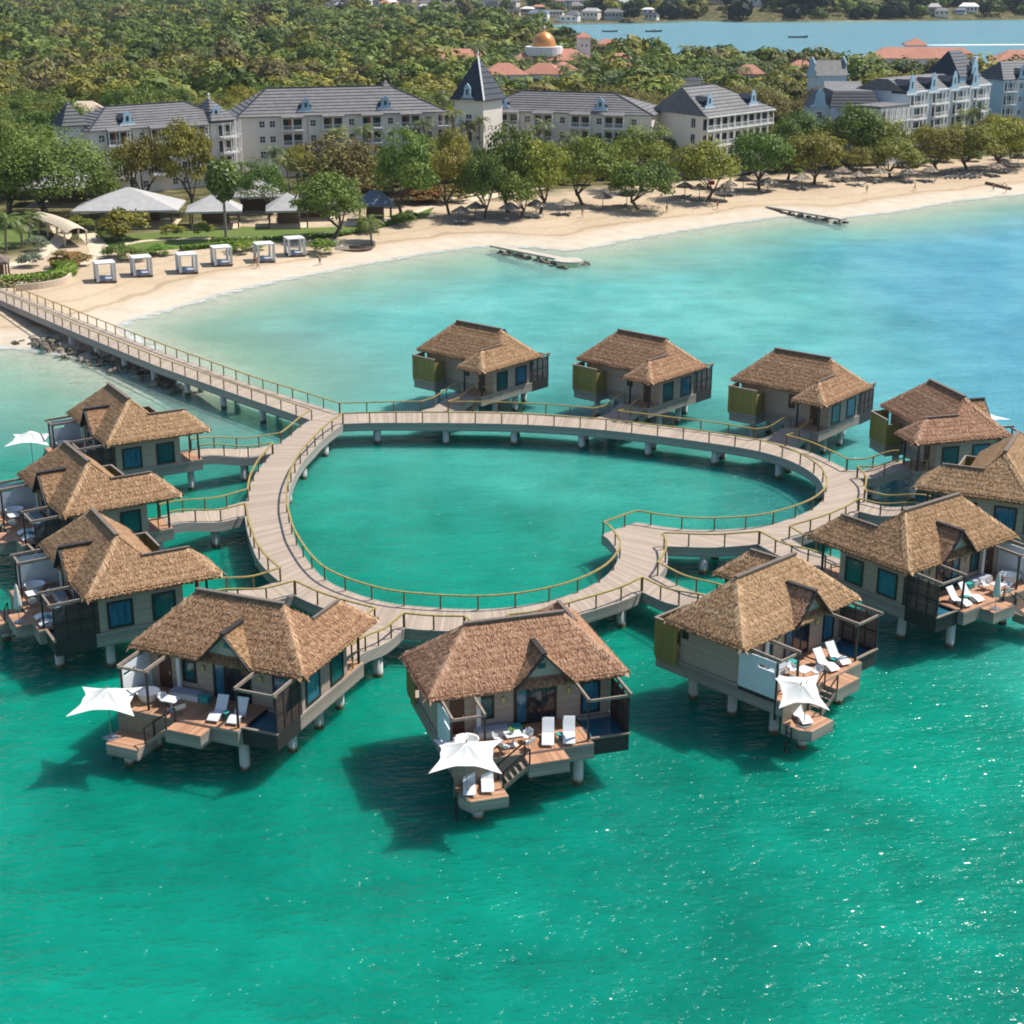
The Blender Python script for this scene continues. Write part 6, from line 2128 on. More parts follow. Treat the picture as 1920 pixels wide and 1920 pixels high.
for k, (px, py) in enumerate(TOWN):
    z = 1.6
    p = at(px, py + 6, z)
    for _ in range(4):
        z = float(terr(p.x, p.y)); p = at(px, py + 6, z)
        if p.y > 2600 or p.y < 0: p = Vector((p.x / max(p.y, 1) * 1900, 1900, 0)); z = float(terr(p.x, p.y)); break
    while float(shore_dist(p.x, p.y)) < 9 and py > -20:
        py -= 1.5; p = at(px, py + 6, 1.6)
    z = float(terr(p.x, p.y))
    wcol, rcol = rr.choice(WC), rr.choice(RC)
    if px == 1325 or px == 1345: rcol = 'tile_red'
    if 820 < px < 845: wcol = 'bluegable'
    side_ = 'above the far shore of the bay' if px > 1240 else 'in the far town'
    nm = {'slate': 'grey', 'tent': 'pale grey', 'tile_red': 'red', 'tent_blue': 'blue-grey', 'slate_dark': 'dark', 'trim': 'white'}[rcol]
    r = thing('town_house', 'small distant house with a %s roof %s' % (nm, side_), 'house', (p.x, p.y, z), R(rr.uniform(-25, 25)), 'distant houses, %s roofs %s' % (nm, side_))
    hw, hd, zw = rr.uniform(4, 7.5), rr.uniform(3.2, 4.6), rr.uniform(3, 6)
    m = MB(); m.box(-hw, hw, -hd, hd, -3, zw); m.build('wall', M[wcol], r)
    m = MB(); hip(m, hw + .6, hd + .6, zw, zw + rr.uniform(1.2, 3.0), hw - hd * .6); m.build('roof', M[rcol], r)
    m = MB()
    nw = rr.randint(2, 5)
    for i in range(nw):
        x = -hw + 2 * hw * (i + .5) / nw
        w_ = MB(); w_.box(x - .8, x + .8, -hd - .06, -hd - .003, zw * .45, zw * .45 + 1.7); w_.build('window', M['pane'], r)
bt = [(1270, 40), (1700, 39), (1860, 37)]

# ------------------------------------------------------------------ trees
LEAF = {
    'green': toned('leaf_green', [(0.0, (0.03, 0.048, 0.006)), (0.4, (0.095, 0.14, 0.018)), (0.7, (0.175, 0.225, 0.03)), (1.0, (0.28, 0.32, 0.055))], 0.6, .25, .9, .25, .3, .3),
    'olive': toned('leaf_olive', [(0.0, (0.06, 0.058, 0.008)), (0.4, (0.19, 0.178, 0.02)), (0.7, (0.3, 0.27, 0.032)), (1.0, (0.42, 0.36, 0.055))], 0.6, .25, .9, .25, .3, .3),
    'brown': toned('leaf_brown', [(0.0, (0.075, 0.06, 0.02)), (0.5, (0.19, 0.16, 0.05)), (1.0, (0.32, 0.27, 0.09))], 0.7, .25, .9, .2, .3, .2),
    'dark': toned('leaf_dark', [(0.0, (0.014, 0.024, 0.014)), (0.5, (0.036, 0.054, 0.03)), (1.0, (0.08, 0.105, 0.055))], 0.6, .25, .9, .2, .3, .2),
    'woodgreen': toned('wood_green', [(0.0, (0.018, 0.032, 0.006)), (0.4, (0.075, 0.108, 0.016)), (0.7, (0.145, 0.185, 0.026)), (1.0, (0.25, 0.285, 0.05))], 0.6, .25, .9, .18, .0, .2),
    'woodolive': toned('wood_olive', [(0.0, (0.04, 0.04, 0.006)), (0.4, (0.165, 0.158, 0.018)), (0.7, (0.24, 0.222, 0.03)), (1.0, (0.33, 0.295, 0.05))], 0.6, .25, .9, .18, .0, .2),
    'woodbrown': toned('wood_brown', [(0.0, (0.05, 0.042, 0.015)), (0.5, (0.14, 0.118, 0.04)), (1.0, (0.26, 0.22, 0.075))], 0.7, .25, .9, .15, .0, .2),
    'palm': toned('palm_leaf', [(0.0, (0.035, 0.05, 0.01)), (0.5, (0.11, 0.14, 0.026)), (1.0, (0.24, 0.25, 0.05))], 0.45, .3, 1.0, .2, .3, .3),
    'bright': toned('hedge_leaf', [(0.0, (0.05, 0.1, 0.008)), (0.5, (0.14, 0.24, 0.018)), (1.0, (0.25, 0.36, 0.035))], 0.6, .3, 2.0, .25, .2, .3),
    'silver': toned('silver_leaf', [(0.0, (0.06, 0.085, 0.045)), (0.5, (0.17, 0.2, 0.12)), (1.0, (0.3, 0.32, 0.22))], 0.7, .3, 2.0, .2, .2, .3),
    'red': toned('red_leaf', [(0.0, (0.06, 0.07, 0.012)), (0.5, (0.2, 0.15, 0.035)), (1.0, (0.45, 0.14, 0.055))], 0.7, .4, 2.0, .2, .2, .3)}
M['bark'] = speck('bark', (0.06, 0.045, 0.032), (0.16, 0.125, 0.09), 2, .9, stretch=(1, 1, .2))
M['palmbark'] = speck('palm_bark', (0.16, 0.13, 0.1), (0.28, 0.235, 0.19), 3, .9, stretch=(.5, .5, 3))


def leaf_quads(c, out, size, rg, droop=0.0):
    """quads centred at c (n,3), facing roughly outwards"""
    n = len(c)
    nrm = out + rg.normal(0, .55, (n, 3)); nrm[:, 2] += .35
    nrm /= np.linalg.norm(nrm, axis=1, keepdims=True)
    t = np.cross(nrm, rg.normal(0, 1, (n, 3))); t /= np.linalg.norm(t, axis=1, keepdims=True) + 1e-9
    b = np.cross(nrm, t)
    s = size * rg.uniform(.6, 1.35, (n, 1))
    t *= s; b *= s * rg.uniform(.45, .8, (n, 1))
    return np.stack([c - t, c - b * .9 + t * .1, c + t, c + b], 1)


def crown_arrays(seed, rx, rz, nclump, per, leaf, flat=.9, hollow=.55):
    """leaf clumps through a crown of half width rx and half height rz about the origin"""
    rg = np.random.default_rng(seed)
    Q, T = [], []
    for k in range(nclump):
        d = rg.normal(0, 1, 3); d /= np.linalg.norm(d)
        if d[2] < -.45: d[2] *= -.6
        rad = rg.uniform(hollow, 1.0) ** .7
        c = d * np.array([rx, rx, rz]) * rad * rg.uniform(.82, 1.12)
        cr = rx * rg.uniform(.22, .4)
        m = int(per * rg.uniform(.6, 1.4))
        o = rg.normal(0, 1, (m, 3)); o /= np.linalg.norm(o, axis=1, keepdims=True)
        o[:, 2] = np.where(o[:, 2] < -.3, -o[:, 2] * .5, o[:, 2])
        p = c + o * cr * rg.uniform(.55, 1.08, (m, 1)) * np.array([1, 1, flat])
        Q.append(leaf_quads(p, o + d * .4, leaf, rg))
        tone = .5 + rg.normal(0, .1) + rg.normal(0, .1, m)
        T.append(tone)
    return np.concatenate(Q), np.concatenate(T)


def trunk_mb(h, r, seed, rx, limbs=5):
    rr = random.Random(seed)
    m = MB()
    p = Vector((0, 0, -.3)); q = Vector((rr.uniform(-.3, .3), rr.uniform(-.3, .3), h * .5))
    m.cyl(p, q, r * 1.25, r * .85, 8)
    for k in range(limbs):
        t = 2 * PI * k / limbs + rr.uniform(-.4, .4)
        e = Vector((math.cos(t) * rx * .6, math.sin(t) * rx * .6, h * rr.uniform(.95, 1.3)))
        md = q.lerp(e, .5) + Vector((0, 0, h * .08))
        m.cyl(q - Vector((0, 0, .15)), md, r * .6, r * .4, 6); m.cyl(md, e, r * .4, r * .12, 6)
    return m


TP = {}


def tree_proto(kind, mat, v):
    k = (kind, mat, v)
    if k in TP: return TP[k]
    if kind == 'broad':
        q, t = crown_arrays(100 + v * 7, 1.0, .72, 80, 90, .042)
    elif kind == 'grand':
        q, t = crown_arrays(150 + v * 7, 1.0, .72, 150, 120, .026, .9, .45)
    elif kind == 'tall':
        q, t = crown_arrays(200 + v * 7, .9, 1.05, 80, 90, .042)
    elif kind == 'sparse':
        q, t = crown_arrays(300 + v * 7, 1.0, .85, 58, 66, .042, .8, .4)
    elif kind == 'far':
        q, t = crown_arrays(400 + v * 7, 1.0, .72, 16, 26, .14)
    elif kind == 'bush':
        q, t = crown_arrays(500 + v * 7, 1.0, .8, 34, 70, .075)
    me = quad_mesh('crown', q, t, LEAF[mat])
    tm = trunk_mb(1.0, .055, v, 1.0).mesh('trunk', M['bark'])
    TP[k] = (me, tm)
    return TP[k]


def tree(label, cat, name, p, rx, rz, hc, kind='broad', mat='green', v=0, group=None, trunk=True):
    """a tree at p: crown half width rx, half height rz, crown centre hc above the ground"""
    me, tm = tree_proto(kind, mat, v)
    r = thing(name, label, cat, p, random.uniform(0, 6.28), group)
    c = mobj('crown', me, r); c.location = (0, 0, hc); c.scale = (rx, rx, rz / .72 if kind in ('broad', 'far', 'grand') else rz)
    if trunk:
        t = mobj('trunk', tm, r); t.scale = (rx, rx, max(.8, hc - rz * .25))
    return r


def dome_arrays(seed, n, leaf, lumps=8):
    """a rounded wood-tree crown seen from above: lumpy dome of leaf sprays"""
    rg = np.random.default_rng(seed)
    L = rg.normal(0, 1, (lumps, 3)); L[:, 2] = np.abs(L[:, 2]) + .15; L /= np.linalg.norm(L, axis=1, keepdims=True)
    d = rg.normal(0, 1, (n, 3)); d[:, 2] = np.abs(d[:, 2]) - .25; d /= np.linalg.norm(d, axis=1, keepdims=True)
    dot = d @ L.T
    near = dot.max(1); which = dot.argmax(1)
    lump_r = rg.uniform(.82, 1.12, lumps); lt = rg.normal(0, .12, lumps)
    r = lump_r[which] * (.62 + .42 * np.clip((near - .5) / .5, 0, 1)) * rg.uniform(.93, 1.04, n)
    c = d * r[:, None]
    o = c - L[which] * .45; o /= np.linalg.norm(o, axis=1, keepdims=True)
    nrm = o + rg.normal(0, .2, (n, 3)); nrm /= np.linalg.norm(nrm, axis=1, keepdims=True)
    t = np.cross(nrm, rg.normal(0, 1, (n, 3))); t /= np.linalg.norm(t, axis=1, keepdims=True) + 1e-9
    b = np.cross(nrm, t)
    s = leaf * rg.uniform(.6, 1.35, (n, 1))
    t *= s; b *= s * rg.uniform(.5, .9, (n, 1))
    return np.stack([c - t, c - b, c + t, c + b], 1), .5 + lt[which] + rg.normal(0, .045, n)


def frond_quads(rg, n, L, rise, droop, leaf=.5, wide=.09, segs=11, spread=(0, 6.283)):
    Q, T = [], []
    for k in range(n):
        a = spread[0] + (spread[1] - spread[0]) * (k + rg.uniform(-.3, .3)) / n
        el = rg.uniform(*rise)
        d = np.array([math.cos(a), math.sin(a), 0]); sd = np.array([-math.sin(a), math.cos(a), 0])
        pts = []
        x, z, e = 0, 0, el
        for s in range(segs + 1):
            pts.append(d * x + np.array([0, 0, z]))
            x += L / segs * math.cos(e); z += L / segs * math.sin(e); e -= droop / segs * rg.uniform(.8, 1.2)
        tn = .5 + rg.normal(0, .12)
        for s in range(segs):
            a0, a1 = pts[s], pts[s + 1]
            w = leaf * math.sin(PI * (s + 1.2) / (segs + 1.6))
            ax = (a1 - a0)
            for sg in (-1, 1):
                tip = a0 + ax * 1.6 + sd * sg * w - np.array([0, 0, w * .38])
                Q.append([a0, a0 + ax * .75, tip + ax * .35, tip]); T.append(tn + rg.normal(0, .08))
    return np.array(Q), np.array(T)


def palm_proto(v):
    k = ('palm', v)
    if k in TP: return TP[k]
    rg = np.random.default_rng(50 + v)
    q, t = frond_quads(rg, 17, 3.1, (-.25, 1.05), 1.5, .62)
    me = quad_mesh('crown', q, t, LEAF['palm'])
    m = MB()
    pts = [Vector((0, 0, -.3))]
    lean = rg.uniform(-.12, .12, 2)
    for i in range(1, 7): pts.append(Vector((lean[0] * (i / 6) ** 2, lean[1] * (i / 6) ** 2, i / 6)))
    for a, b in zip(pts[:-1], pts[1:]): m.cyl(a, b, .03, .026, 8)
    m2 = m.mesh('trunk', M['palmbark'])
    TP[k] = (me, m2, pts[-1])
    return TP[k]


def palm(label, p, h, s=1.0, v=0, group=None):
    me, tm, top = palm_proto(v)
    r = thing('palm_tree', label, 'palm', p, random.uniform(0, 6.28), group)
    t = mobj('trunk', tm, r); t.scale = (7, 7, h)
    c = mobj('crown', me, r); c.location = (top.x * 7, top.y * 7, h - .1); c.scale = (s, s, s)
    return r


def px_tree(label, cx, top, w, base, kind, mat, v, name='shore_tree', group=None, dz=None, cat='tree'):
    """a tree whose crown is centred over photo column cx, w pixels wide, reaching up to row top, rooted at row base"""
    p = gp(cx, base)
    s = (base - YH) / (CAMH - p.z) * .947                     # pixels per metre there
    rx = w / 2 / s * 1.12
    ht = (zat(p.y, top) - p.z) * .99
    rz = min(rx * 1.35, ht * .475) if kind != 'tall' else ht * .45
    return tree(label, cat, name, p, rx, rz, ht - rz, kind, mat, v, group)


G1 = 'broadleaf trees along the beach'
SH = [('dark green spreading tree, large, above the left pavilions', 96, 250, 205, 408, 'grand', 'green', 0), ('olive feathery tree behind the large grey pavilion', 282, 232, 105, 395, 'sparse', 'olive', 1), ('tall green tree just left of the fan palm', 356, 222, 95, 400, 'tall', 'olive', 2),
      ('green tree with dark trunk left edge, behind palms', 15, 250, 120, 405, 'broad', 'green', 3), ('leafy tree right of the fan palm, over grey tents', 497, 290, 82, 410, 'sparse', 'green', 2),
      ('wide brownish half-bare tree before the second hotel wing', 640, 240, 155, 392, 'sparse', 'brown', 0), ('bushy dark green tree beside the blue beach hut', 762, 240, 108, 412, 'tall', 'green', 1), ('low green tree on the lawn before the blue hut', 620, 330, 112, 447, 'broad', 'green', 1),
      ('golden olive tree on the promenade by the sand', 846, 262, 84, 402, 'sparse', 'olive', 0), ('dense dark tree over the first thatched parasols', 906, 285, 80, 408, 'broad', 'green', 2), ('olive-topped tree before the wing right of the tower', 955, 242, 104, 398, 'broad', 'green', 3),
      ('broad olive tree at the middle of the beach row', 1008, 258, 96, 400, 'broad', 'olive', 0), ('small dark tree leaning over the sand, mid beach', 972, 318, 76, 408, 'broad', 'green', 0), ('round bright green tree before the third hotel wing', 1098, 262, 100, 384, 'broad', 'green', 1),
      ('low round tree leaning out over the sand, nearest the water', 1206, 302, 106, 393, 'broad', 'green', 2), ('tall tree in front of the corner block’s left end', 1200, 225, 106, 358, 'sparse', 'green', 3), ('large olive-green tree before the corner hotel block', 1322, 270, 104, 374, 'broad', 'olive', 1),
      ('tree before the balconies of the corner block', 1424, 240, 100, 356, 'broad', 'green', 0), ('rounded tree right of the corner block, on the sand edge', 1526, 248, 98, 345, 'broad', 'olive', 2), ('green tree behind the row of thatched parasols, mid right', 1474, 262, 70, 338, 'broad', 'green', 3),
      ('big leafy tree before the mansard block', 1596, 202, 100, 318, 'broad', 'green', 1), ('leafy tree before the stepped balconies', 1650, 218, 84, 318, 'broad', 'green', 0), ('brownish tree behind the right parasols', 1612, 268, 70, 335, 'sparse', 'olive', 1), ('olive tree over the right parasols', 1672, 262, 84, 334, 'broad', 'olive', 3),
      ('yellow-green spreading tree before the blue hotel, left one', 1762, 236, 92, 325, 'broad', 'olive', 0), ('yellow-green spreading tree before the blue hotel, middle one', 1818, 232, 96, 322, 'broad', 'olive', 2), ('yellow-green spreading tree near the right picture edge', 1878, 226, 100, 315, 'broad', 'olive', 1),
      ('small olive tree at the right picture edge', 1925, 238, 80, 308, 'broad', 'olive', 3), ('dense tree left of the mansard block', 1500, 212, 90, 310, 'broad', 'green', 2), ('young tree between the corner block and the mansard block', 1470, 232, 60, 322, 'broad', 'green', 1),
      ('yellowish tree by the foot of the spire tower', 848, 248, 70, 350, 'broad', 'olive', 1), ('dark tree by the second wing’s right end', 795, 262, 60, 360, 'broad', 'green', 3), ('small tree under the wide grey tent', 452, 322, 50, 398, 'broad', 'green', 1),
      ('green tree beside the covered walkway', 200, 318, 60, 410, 'broad', 'green', 2), ('small tree in the gap between the two left wings', 520, 318, 44, 378, 'sparse', 'green', 0)]
for a in SH: px_tree(a[0], *a[1:], group=G1)
rb = random.Random(4)
FILL = []
for k in range(400):                                # trees of the hotel garden, between the promenade and the wings
    px = rb.uniform(420, 1900); py = 375 - (px - 420) * .052 + rb.uniform(-34, 4)
    if px < 800: py = rb.uniform(352, 386)
    if px < 560: continue
    if all((px - a) ** 2 + (2.2 * (py - b)) ** 2 > 27 ** 2 for a, b in FILL): FILL.append((px, py))
FILL = FILL[:96]
for k, (px, py) in enumerate(FILL):
    p = gp(px, py)
    mt = ('green', 'olive', 'green', 'olive', 'brown')[k % 5]
    rx = rb.uniform(2.4, 3.7)
    tree('leafy %s tree of the hotel garden between the beach row and the wings' % {'green': 'green', 'olive': 'olive', 'brown': 'brownish'}[mt], 'tree', 'garden_tree', p, rx, rx * .85, rx * .85 + rb.uniform(1.6, 3.2), ('broad', 'sparse')[k % 3 == 0], mt, k % 4, 'garden trees, ' + mt)
US = [(rb.uniform(560, 1900), 0) for _ in range(90)]
for k, (px, _) in enumerate(US):                    # low planting under the garden trees
    py = 384 - (px - 420) * .05 + rb.uniform(-26, 2)
    mt = ('green', 'olive', 'bright', 'green', 'red')[k % 5]
    rx = rb.uniform(1.2, 2.4)
    tree('low %s shrub under the trees behind the thatched parasols' % {'green': 'dark green', 'olive': 'yellow-green', 'bright': 'bright green', 'red': 'orange-tinged'}[mt], 'shrub', 'garden_shrub', gp(px, py), rx, rx * .6, rx * .5, 'bush', mt, k % 3, 'low shrubs under the beach trees, ' + mt, False)
for k in range(16):
    px = rb.uniform(600, 1880)
    palm('slim coconut palm among the trees in front of the hotel', gp(px, 366 - (px - 420) * .052 + rb.uniform(-20, 0)), rb.uniform(8, 12), 1.1, k % 3, 'palms among the hotel garden trees')
# bushes and hedges
for lab, cx, top, w, base, mat, v in (('round olive flowering bush before the large grey pavilion', 238, 388, 100, 448, 'olive', 0), ('dark shrub at the foot of the large grey pavilion', 205, 425, 56, 452, 'green', 1), ('small yellow-green tree on the lawn before the fan palm', 326, 418, 46, 447, 'olive', 2),
                                      ('round green shrub beside the small pavilion', 384, 414, 40, 446, 'green', 2), ('silvery bush by the cream path', 60, 470, 52, 500, 'silver', 0), ('grey-green mound beside the covered walkway', 70, 440, 44, 470, 'silver', 1), ('orange-flowered low shrub in the path bend', 128, 466, 80, 500, 'red', 0),
                                      ('low shrub with pale flowers at the lawn edge', 222, 455, 60, 482, 'green', 0), ('leafy shrub row end nearest the cabanas', 250, 463, 60, 488, 'green', 2), ('low shrub behind the second cabana', 300, 458, 64, 478, 'bright', 1), ('low bright shrub behind the fourth cabana', 452, 450, 52, 474, 'bright', 0),
                                      ('bright green hedge mound right of the last cabana', 604, 446, 56, 476, 'bright', 2), ('bright hedge mound behind the fifth cabana', 478, 448, 40, 468, 'bright', 1), ('shrub at the lawn corner by the blue hut', 760, 392, 46, 425, 'green', 0), ('low shrub left of the blue hut', 690, 405, 50, 436, 'green', 1),
                                      ('orange-leaved hedge under the golden tree', 836, 345, 110, 378, 'red', 1), ('orange shrubs behind the beach trees', 780, 350, 80, 382, 'red', 0), ('shrub behind the arched walkway', 150, 405, 60, 434, 'green', 2)):
    p = gp(cx, base)
    s = (base - YH) / (CAMH - p.z) * .947
    ht = zat(p.y, top) - p.z
    tree(lab, 'shrub', 'garden_shrub', p, w / 2 / s, max(.6, ht * .55), max(.5, ht * .45), 'bush', mat, v, 'shrubs of the beach garden', False)


def hedge(label, pxs, w, h, mat):
    P = resample(catmull([gp(*q) for q in pxs], 5), 60)
    rg = np.random.default_rng(len(label))
    c, o = [], []
    for i in range(len(P) - 1):
        d = (P[i + 1] - P[i]); sd = Vector((-d.y, d.x, 0)).normalized()
        for k in range(60):
            u_ = rg.uniform(-1, 1); t = rg.random()
            z = h * (rg.random() ** .4)
            q = P[i].lerp(P[i + 1], t) + sd * (u_ * w / 2) + Vector((0, 0, z))
            if z < h * .8: q += sd * (w / 2 * np.sign(u_) - u_ * w / 2) * .9
            c.append(tuple(q - P[0])); o.append(tuple(sd * u_ + Vector((0, 0, .8))))
    qd = leaf_quads(np.array(c), np.array(o), .24, rg)
    b = P[0]
    ob = mobj('hedge', quad_mesh('hedge', qd, .5 + rg.normal(0, .16, len(qd)), LEAF[mat]))
    ob.location = b
    return tag(ob, label, 'hedge', 'hedges of the beach garden')


hedge('bright green clipped hedge curving beside the foot of the pier', [(4, 536), (40, 535), (84, 530), (118, 522), (128, 512), (110, 502)], 2.6, 1.5, 'bright')
hedge('low green hedge along the promenade behind the cabanas', [(340, 470), (420, 462), (470, 458)], 1.2, .8, 'bright')
hedge('dark low hedge along the curved lawn edge', [(395, 452), (480, 452), (600, 446), (690, 432), (780, 405)], .9, .6, 'green')
m = MB()
P = catmull([gp(30, 546), gp(80, 541), gp(122, 532), gp(134, 520)], 5)
for a, b in zip(P[:-1], P[1:]): m.beam(a + Vector((0, 0, .3)), b + Vector((0, 0, .3)), .35, 1.3)
tag(m.build('garden_wall', M['stucco_pink']), 'low sand-coloured wall below the bright hedge at the pier foot', 'wall')
# palms
p = gp(424, 448)
fp = thing('fan_palm', 'tall fan palm with a dense egg-shaped crown beside the small pavilion', 'palm', p)
rg = np.random.default_rng(3)
ht = zat(p.y, 296) - p.z
m = MB(); m.cyl((0, 0, -.2), (0, 0, ht - 4.2), .26, .2, 10); m.build('trunk', M['palmbark'], fp)
cs, os_, N_ = [], [], 1500
d = rg.normal(0, 1, (N_, 3)); d /= np.linalg.norm(d, axis=1, keepdims=True)
c = d * np.array([3.1, 3.1, 4.0]) * (rg.uniform(.45, 1.0, (N_, 1)) ** .6)
c[:, 2] = np.where(c[:, 2] < 0, c[:, 2] * .9, c[:, 2])
tp = 1 - .45 * np.clip(-c[:, 2:3] / 4.0, 0, 1); c[:, :2] *= tp
q = leaf_quads(c, d, .42, rg)
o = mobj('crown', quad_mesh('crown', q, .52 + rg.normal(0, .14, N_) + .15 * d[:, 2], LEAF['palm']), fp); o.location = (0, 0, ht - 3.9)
q, t = frond_quads(rg, 26, 3.1, (-1.2, .9), .5, .5)
o = mobj('fan_leaves', quad_mesh('fan_leaves', q, t, LEAF['palm']), fp); o.location = (0, 0, ht - 3.2)
PL = [('palm at the left picture edge beside the lawn', 12, 398, 472), ('second palm from the left edge, on the lawn', 42, 404, 462), ('slim palm left of the covered walkway', 56, 396, 455), ('short palm before the white awning roof', 15, 345, 400), ('young yellow-green palm on the stone terrace', 697, 402, 462),
      ('tall palm before the gap right of the second wing', 846, 205, 352), ('palm at the foot of the spire tower', 880, 226, 340), ('palm just right of the spire tower', 902, 218, 345), ('palm behind the tents, left of two', 546, 292, 392), ('palm behind the tents, right of two', 512, 272, 385),
      ('palm left of the spire, behind the wing', 835, 168, 300), ('palm in front of the left end bay', 455, 300, 385)]
for k, (lab, cx, top, base) in enumerate(PL):
    p = gp(cx, base); ht = zat(p.y, top) - p.z
    palm(lab, p, max(2.2, ht - .9), 1.0 if ht > 5 else .8, k % 3, 'palms near the beach')
rr = random.Random(21)
G2 = 'palms of the grove on the headland'
PG = []
for k in range(150):                               # the palm grove between the hotel and the bay
    px = rr.uniform(1070, 1640); py = rr.uniform(118, 200) if px < 1500 else rr.uniform(110, 180)
    if k > 95: px, py = rr.uniform(890, 1100), rr.uniform(125, 190)
    PG.append((px, py))
for px, py in [(66, 118), (140, 92), (232, 126), (420, 120), (470, 108), (520, 132), (560, 96), (610, 142), (650, 118), (700, 136), (745, 98), (770, 150), (310, 96), (180, 70), (480, 80), (600, 70), (380, 172), (110, 175), (60, 210), (30, 240), (90, 220)] + [(1790, 118), (1846, 112), (1890, 128), (1866, 120), (1910, 122), (1745, 158), (1768, 160), (1700, 150), (372, 150), (272, 190), (330, 168), (345, 205), (245, 200), (395, 188), (170, 160), (205, 145)]: PG.append((px, py))


def blocked(x, y, r):
    return any((x - bx) ** 2 + (y - by) ** 2 < (r + br) ** 2 for bx, by, br in BLOCK)


BLOCK = []
bpy.context.view_layer.update()
for o in list(COL.objects):
    if o.parent is None and o.get('category') in ('hotel', 'tower', 'house', 'hall', 'turret', 'pavilion', 'pool'):
        pts = [ch.matrix_world @ Vector(c) for ch in o.children_recursive if ch.type == 'MESH' for c in ch.bound_box] or [o.matrix_world @ Vector(c) for c in o.bound_box]
        xs, ys = [p.x for p in pts], [p.y for p in pts]
        ex, ey = max(xs) - min(xs), max(ys) - min(ys)
        c0 = Vector(((max(xs) + min(xs)) / 2, (max(ys) + min(ys)) / 2))
        big = max(ex, ey)
        if big < 22: BLOCK.append((c0.x, c0.y, big * .45))
        else:
            n = int(big / 9) + 1
            rzz = o.rotation_euler.z
            ax = Vector((math.cos(rzz), math.sin(rzz)))
            lx = [(o.matrix_world.inverted() @ p) for p in pts]
            x0, x1 = min(p.x for p in lx), max(p.x for p in lx); y0, y1 = min(p.y for p in lx), max(p.y for p in lx)
            for i in range(n):
                for j in range(2):
                    w_ = o.matrix_world @ Vector((x0 + (x1 - x0) * (i + .5) / n, y0 + (y1 - y0) * (j + .5) / 2, 0))
                    BLOCK.append((w_.x, w_.y, max((x1 - x0) / n, (y1 - y0) / 2) * .6))
for k, (px, py) in enumerate(PG):
    p = gp(px, py)
    if blocked(p.x, p.y, 2) or float(shore_dist(p.x, p.y)) < 6: continue
    west = px < 900
    palm('feathery palm standing up out of the wood behind the hotel' if west else 'tall coconut palm in the grove between hotel and bay', p, rr.uniform(13, 16.5) if west else rr.uniform(7, 11.5), rr.uniform(1.0, 1.25), k % 3, 'palms in the wood' if west else G2)

# the wood: positions on the plain, thinned where buildings and open ground are
rg = np.random.default_rng(12)
cand = []
Y = 292.0
while Y < 1750:
    sp = 8.4 + (Y - 290) * .0052
    half = Y * 960 / FPX * 1.06 + 25
    nx = int(2 * half / sp)
    xs = -half + (np.arange(nx) + rg.uniform(-.4, .4, nx)) * sp
    ys = Y + rg.uniform(-.4, .4, nx) * sp
    for x, y in zip(xs, ys): cand.append((x, y))
    Y += sp * .9
cand = np.array(cand)
sd = shore_dist(cand[:, 0], cand[:, 1])
keep = sd > 9
# the beach and promenade belt stays open
pyc = np.array([960 - FPX * 0 for _ in cand])
dist_near = np.array([min(9999, 1) for _ in cand])
NSP = np.array(LAND[1:len(near_shore) + 1])


def near_dist(x, y):
    d = np.full(x.shape, 1e9)
    for i in range(len(NSP) - 1):
        ax, ay = NSP[i]; bx, by = NSP[i + 1]
        dx, dy = bx - ax, by - ay
        t = np.clip(((x - ax) * dx + (y - ay) * dy) / (dx * dx + dy * dy), 0, 1)
        d = np.minimum(d, np.hypot(x - ax - t * dx, y - ay - t * dy))
    return d


nd = near_dist(cand[:, 0], cand[:, 1])
keep &= nd > 74
keep &= ~((cand[:, 0] < -80) & (nd < 96))
for bx, by, br in BLOCK: keep &= np.hypot(cand[:, 0] - bx, cand[:, 1] - by) > br + 3.4
# a sight line in front of each far building is left clear
for o in COL.objects:
    if o.parent is None and o.get('category') in ('hotel', 'house', 'hall', 'tower') and o.location.y > 330:
        b = o.location
        rel = cand - np.array([b.x, b.y])
        u2 = np.array([-b.x, -b.y]); u2 = u2 / np.linalg.norm(u2)
        al = rel @ u2; ac = np.abs(rel @ np.array([-u2[1], u2[0]]))
        dep = 26 if o.name.startswith(('hotel_wing', 'blue_hotel', 'mansard')) else (34 if o.name.startswith(('domed', 'bell', 'red_roof')) else 45)
        wid = 30 if dep == 26 else 9
        if o.name.startswith(('domed',)): wid = 15
        if o.name.startswith('town'): dep, wid = 60, 9
        keep &= ~((al > 0) & (al < dep) & (ac < wid))
crow = np.array([960 - FPX * math.tan(math.atan2(CAMH, y) * -1 + PITCH) for x, y in cand])
ccol = 960 + FPX * cand[:, 0] / (cand[:, 1] * math.cos(PITCH) + CAMH * math.sin(PITCH))
keep &= ~((crow < 46) & (ccol > 600) & (ccol < 1000) & (rg.random(len(cand)) < .86))
cand = cand[keep]
patch = 1.2 * np.sin(cand[:, 0] * .021 + 1) * np.cos(cand[:, 1] * .016) + .7 * np.sin(cand[:, 0] * .05 + cand[:, 1] * .043)
order = np.argsort(cand[:, 1] + rg.uniform(0, 12, len(cand)))
cand, patch = cand[order], patch[order]
NIND = 270
zc = terr(cand[:, 0], cand[:, 1])
FM = ['green', 'green', 'olive', 'olive', 'brown']
WL = {'green': 'bushy deep green tree in the dense wood behind the hotel', 'olive': 'bushy yellow-green tree in the dense wood behind the hotel', 'brown': 'brownish tree in the dense wood behind the hotel'}
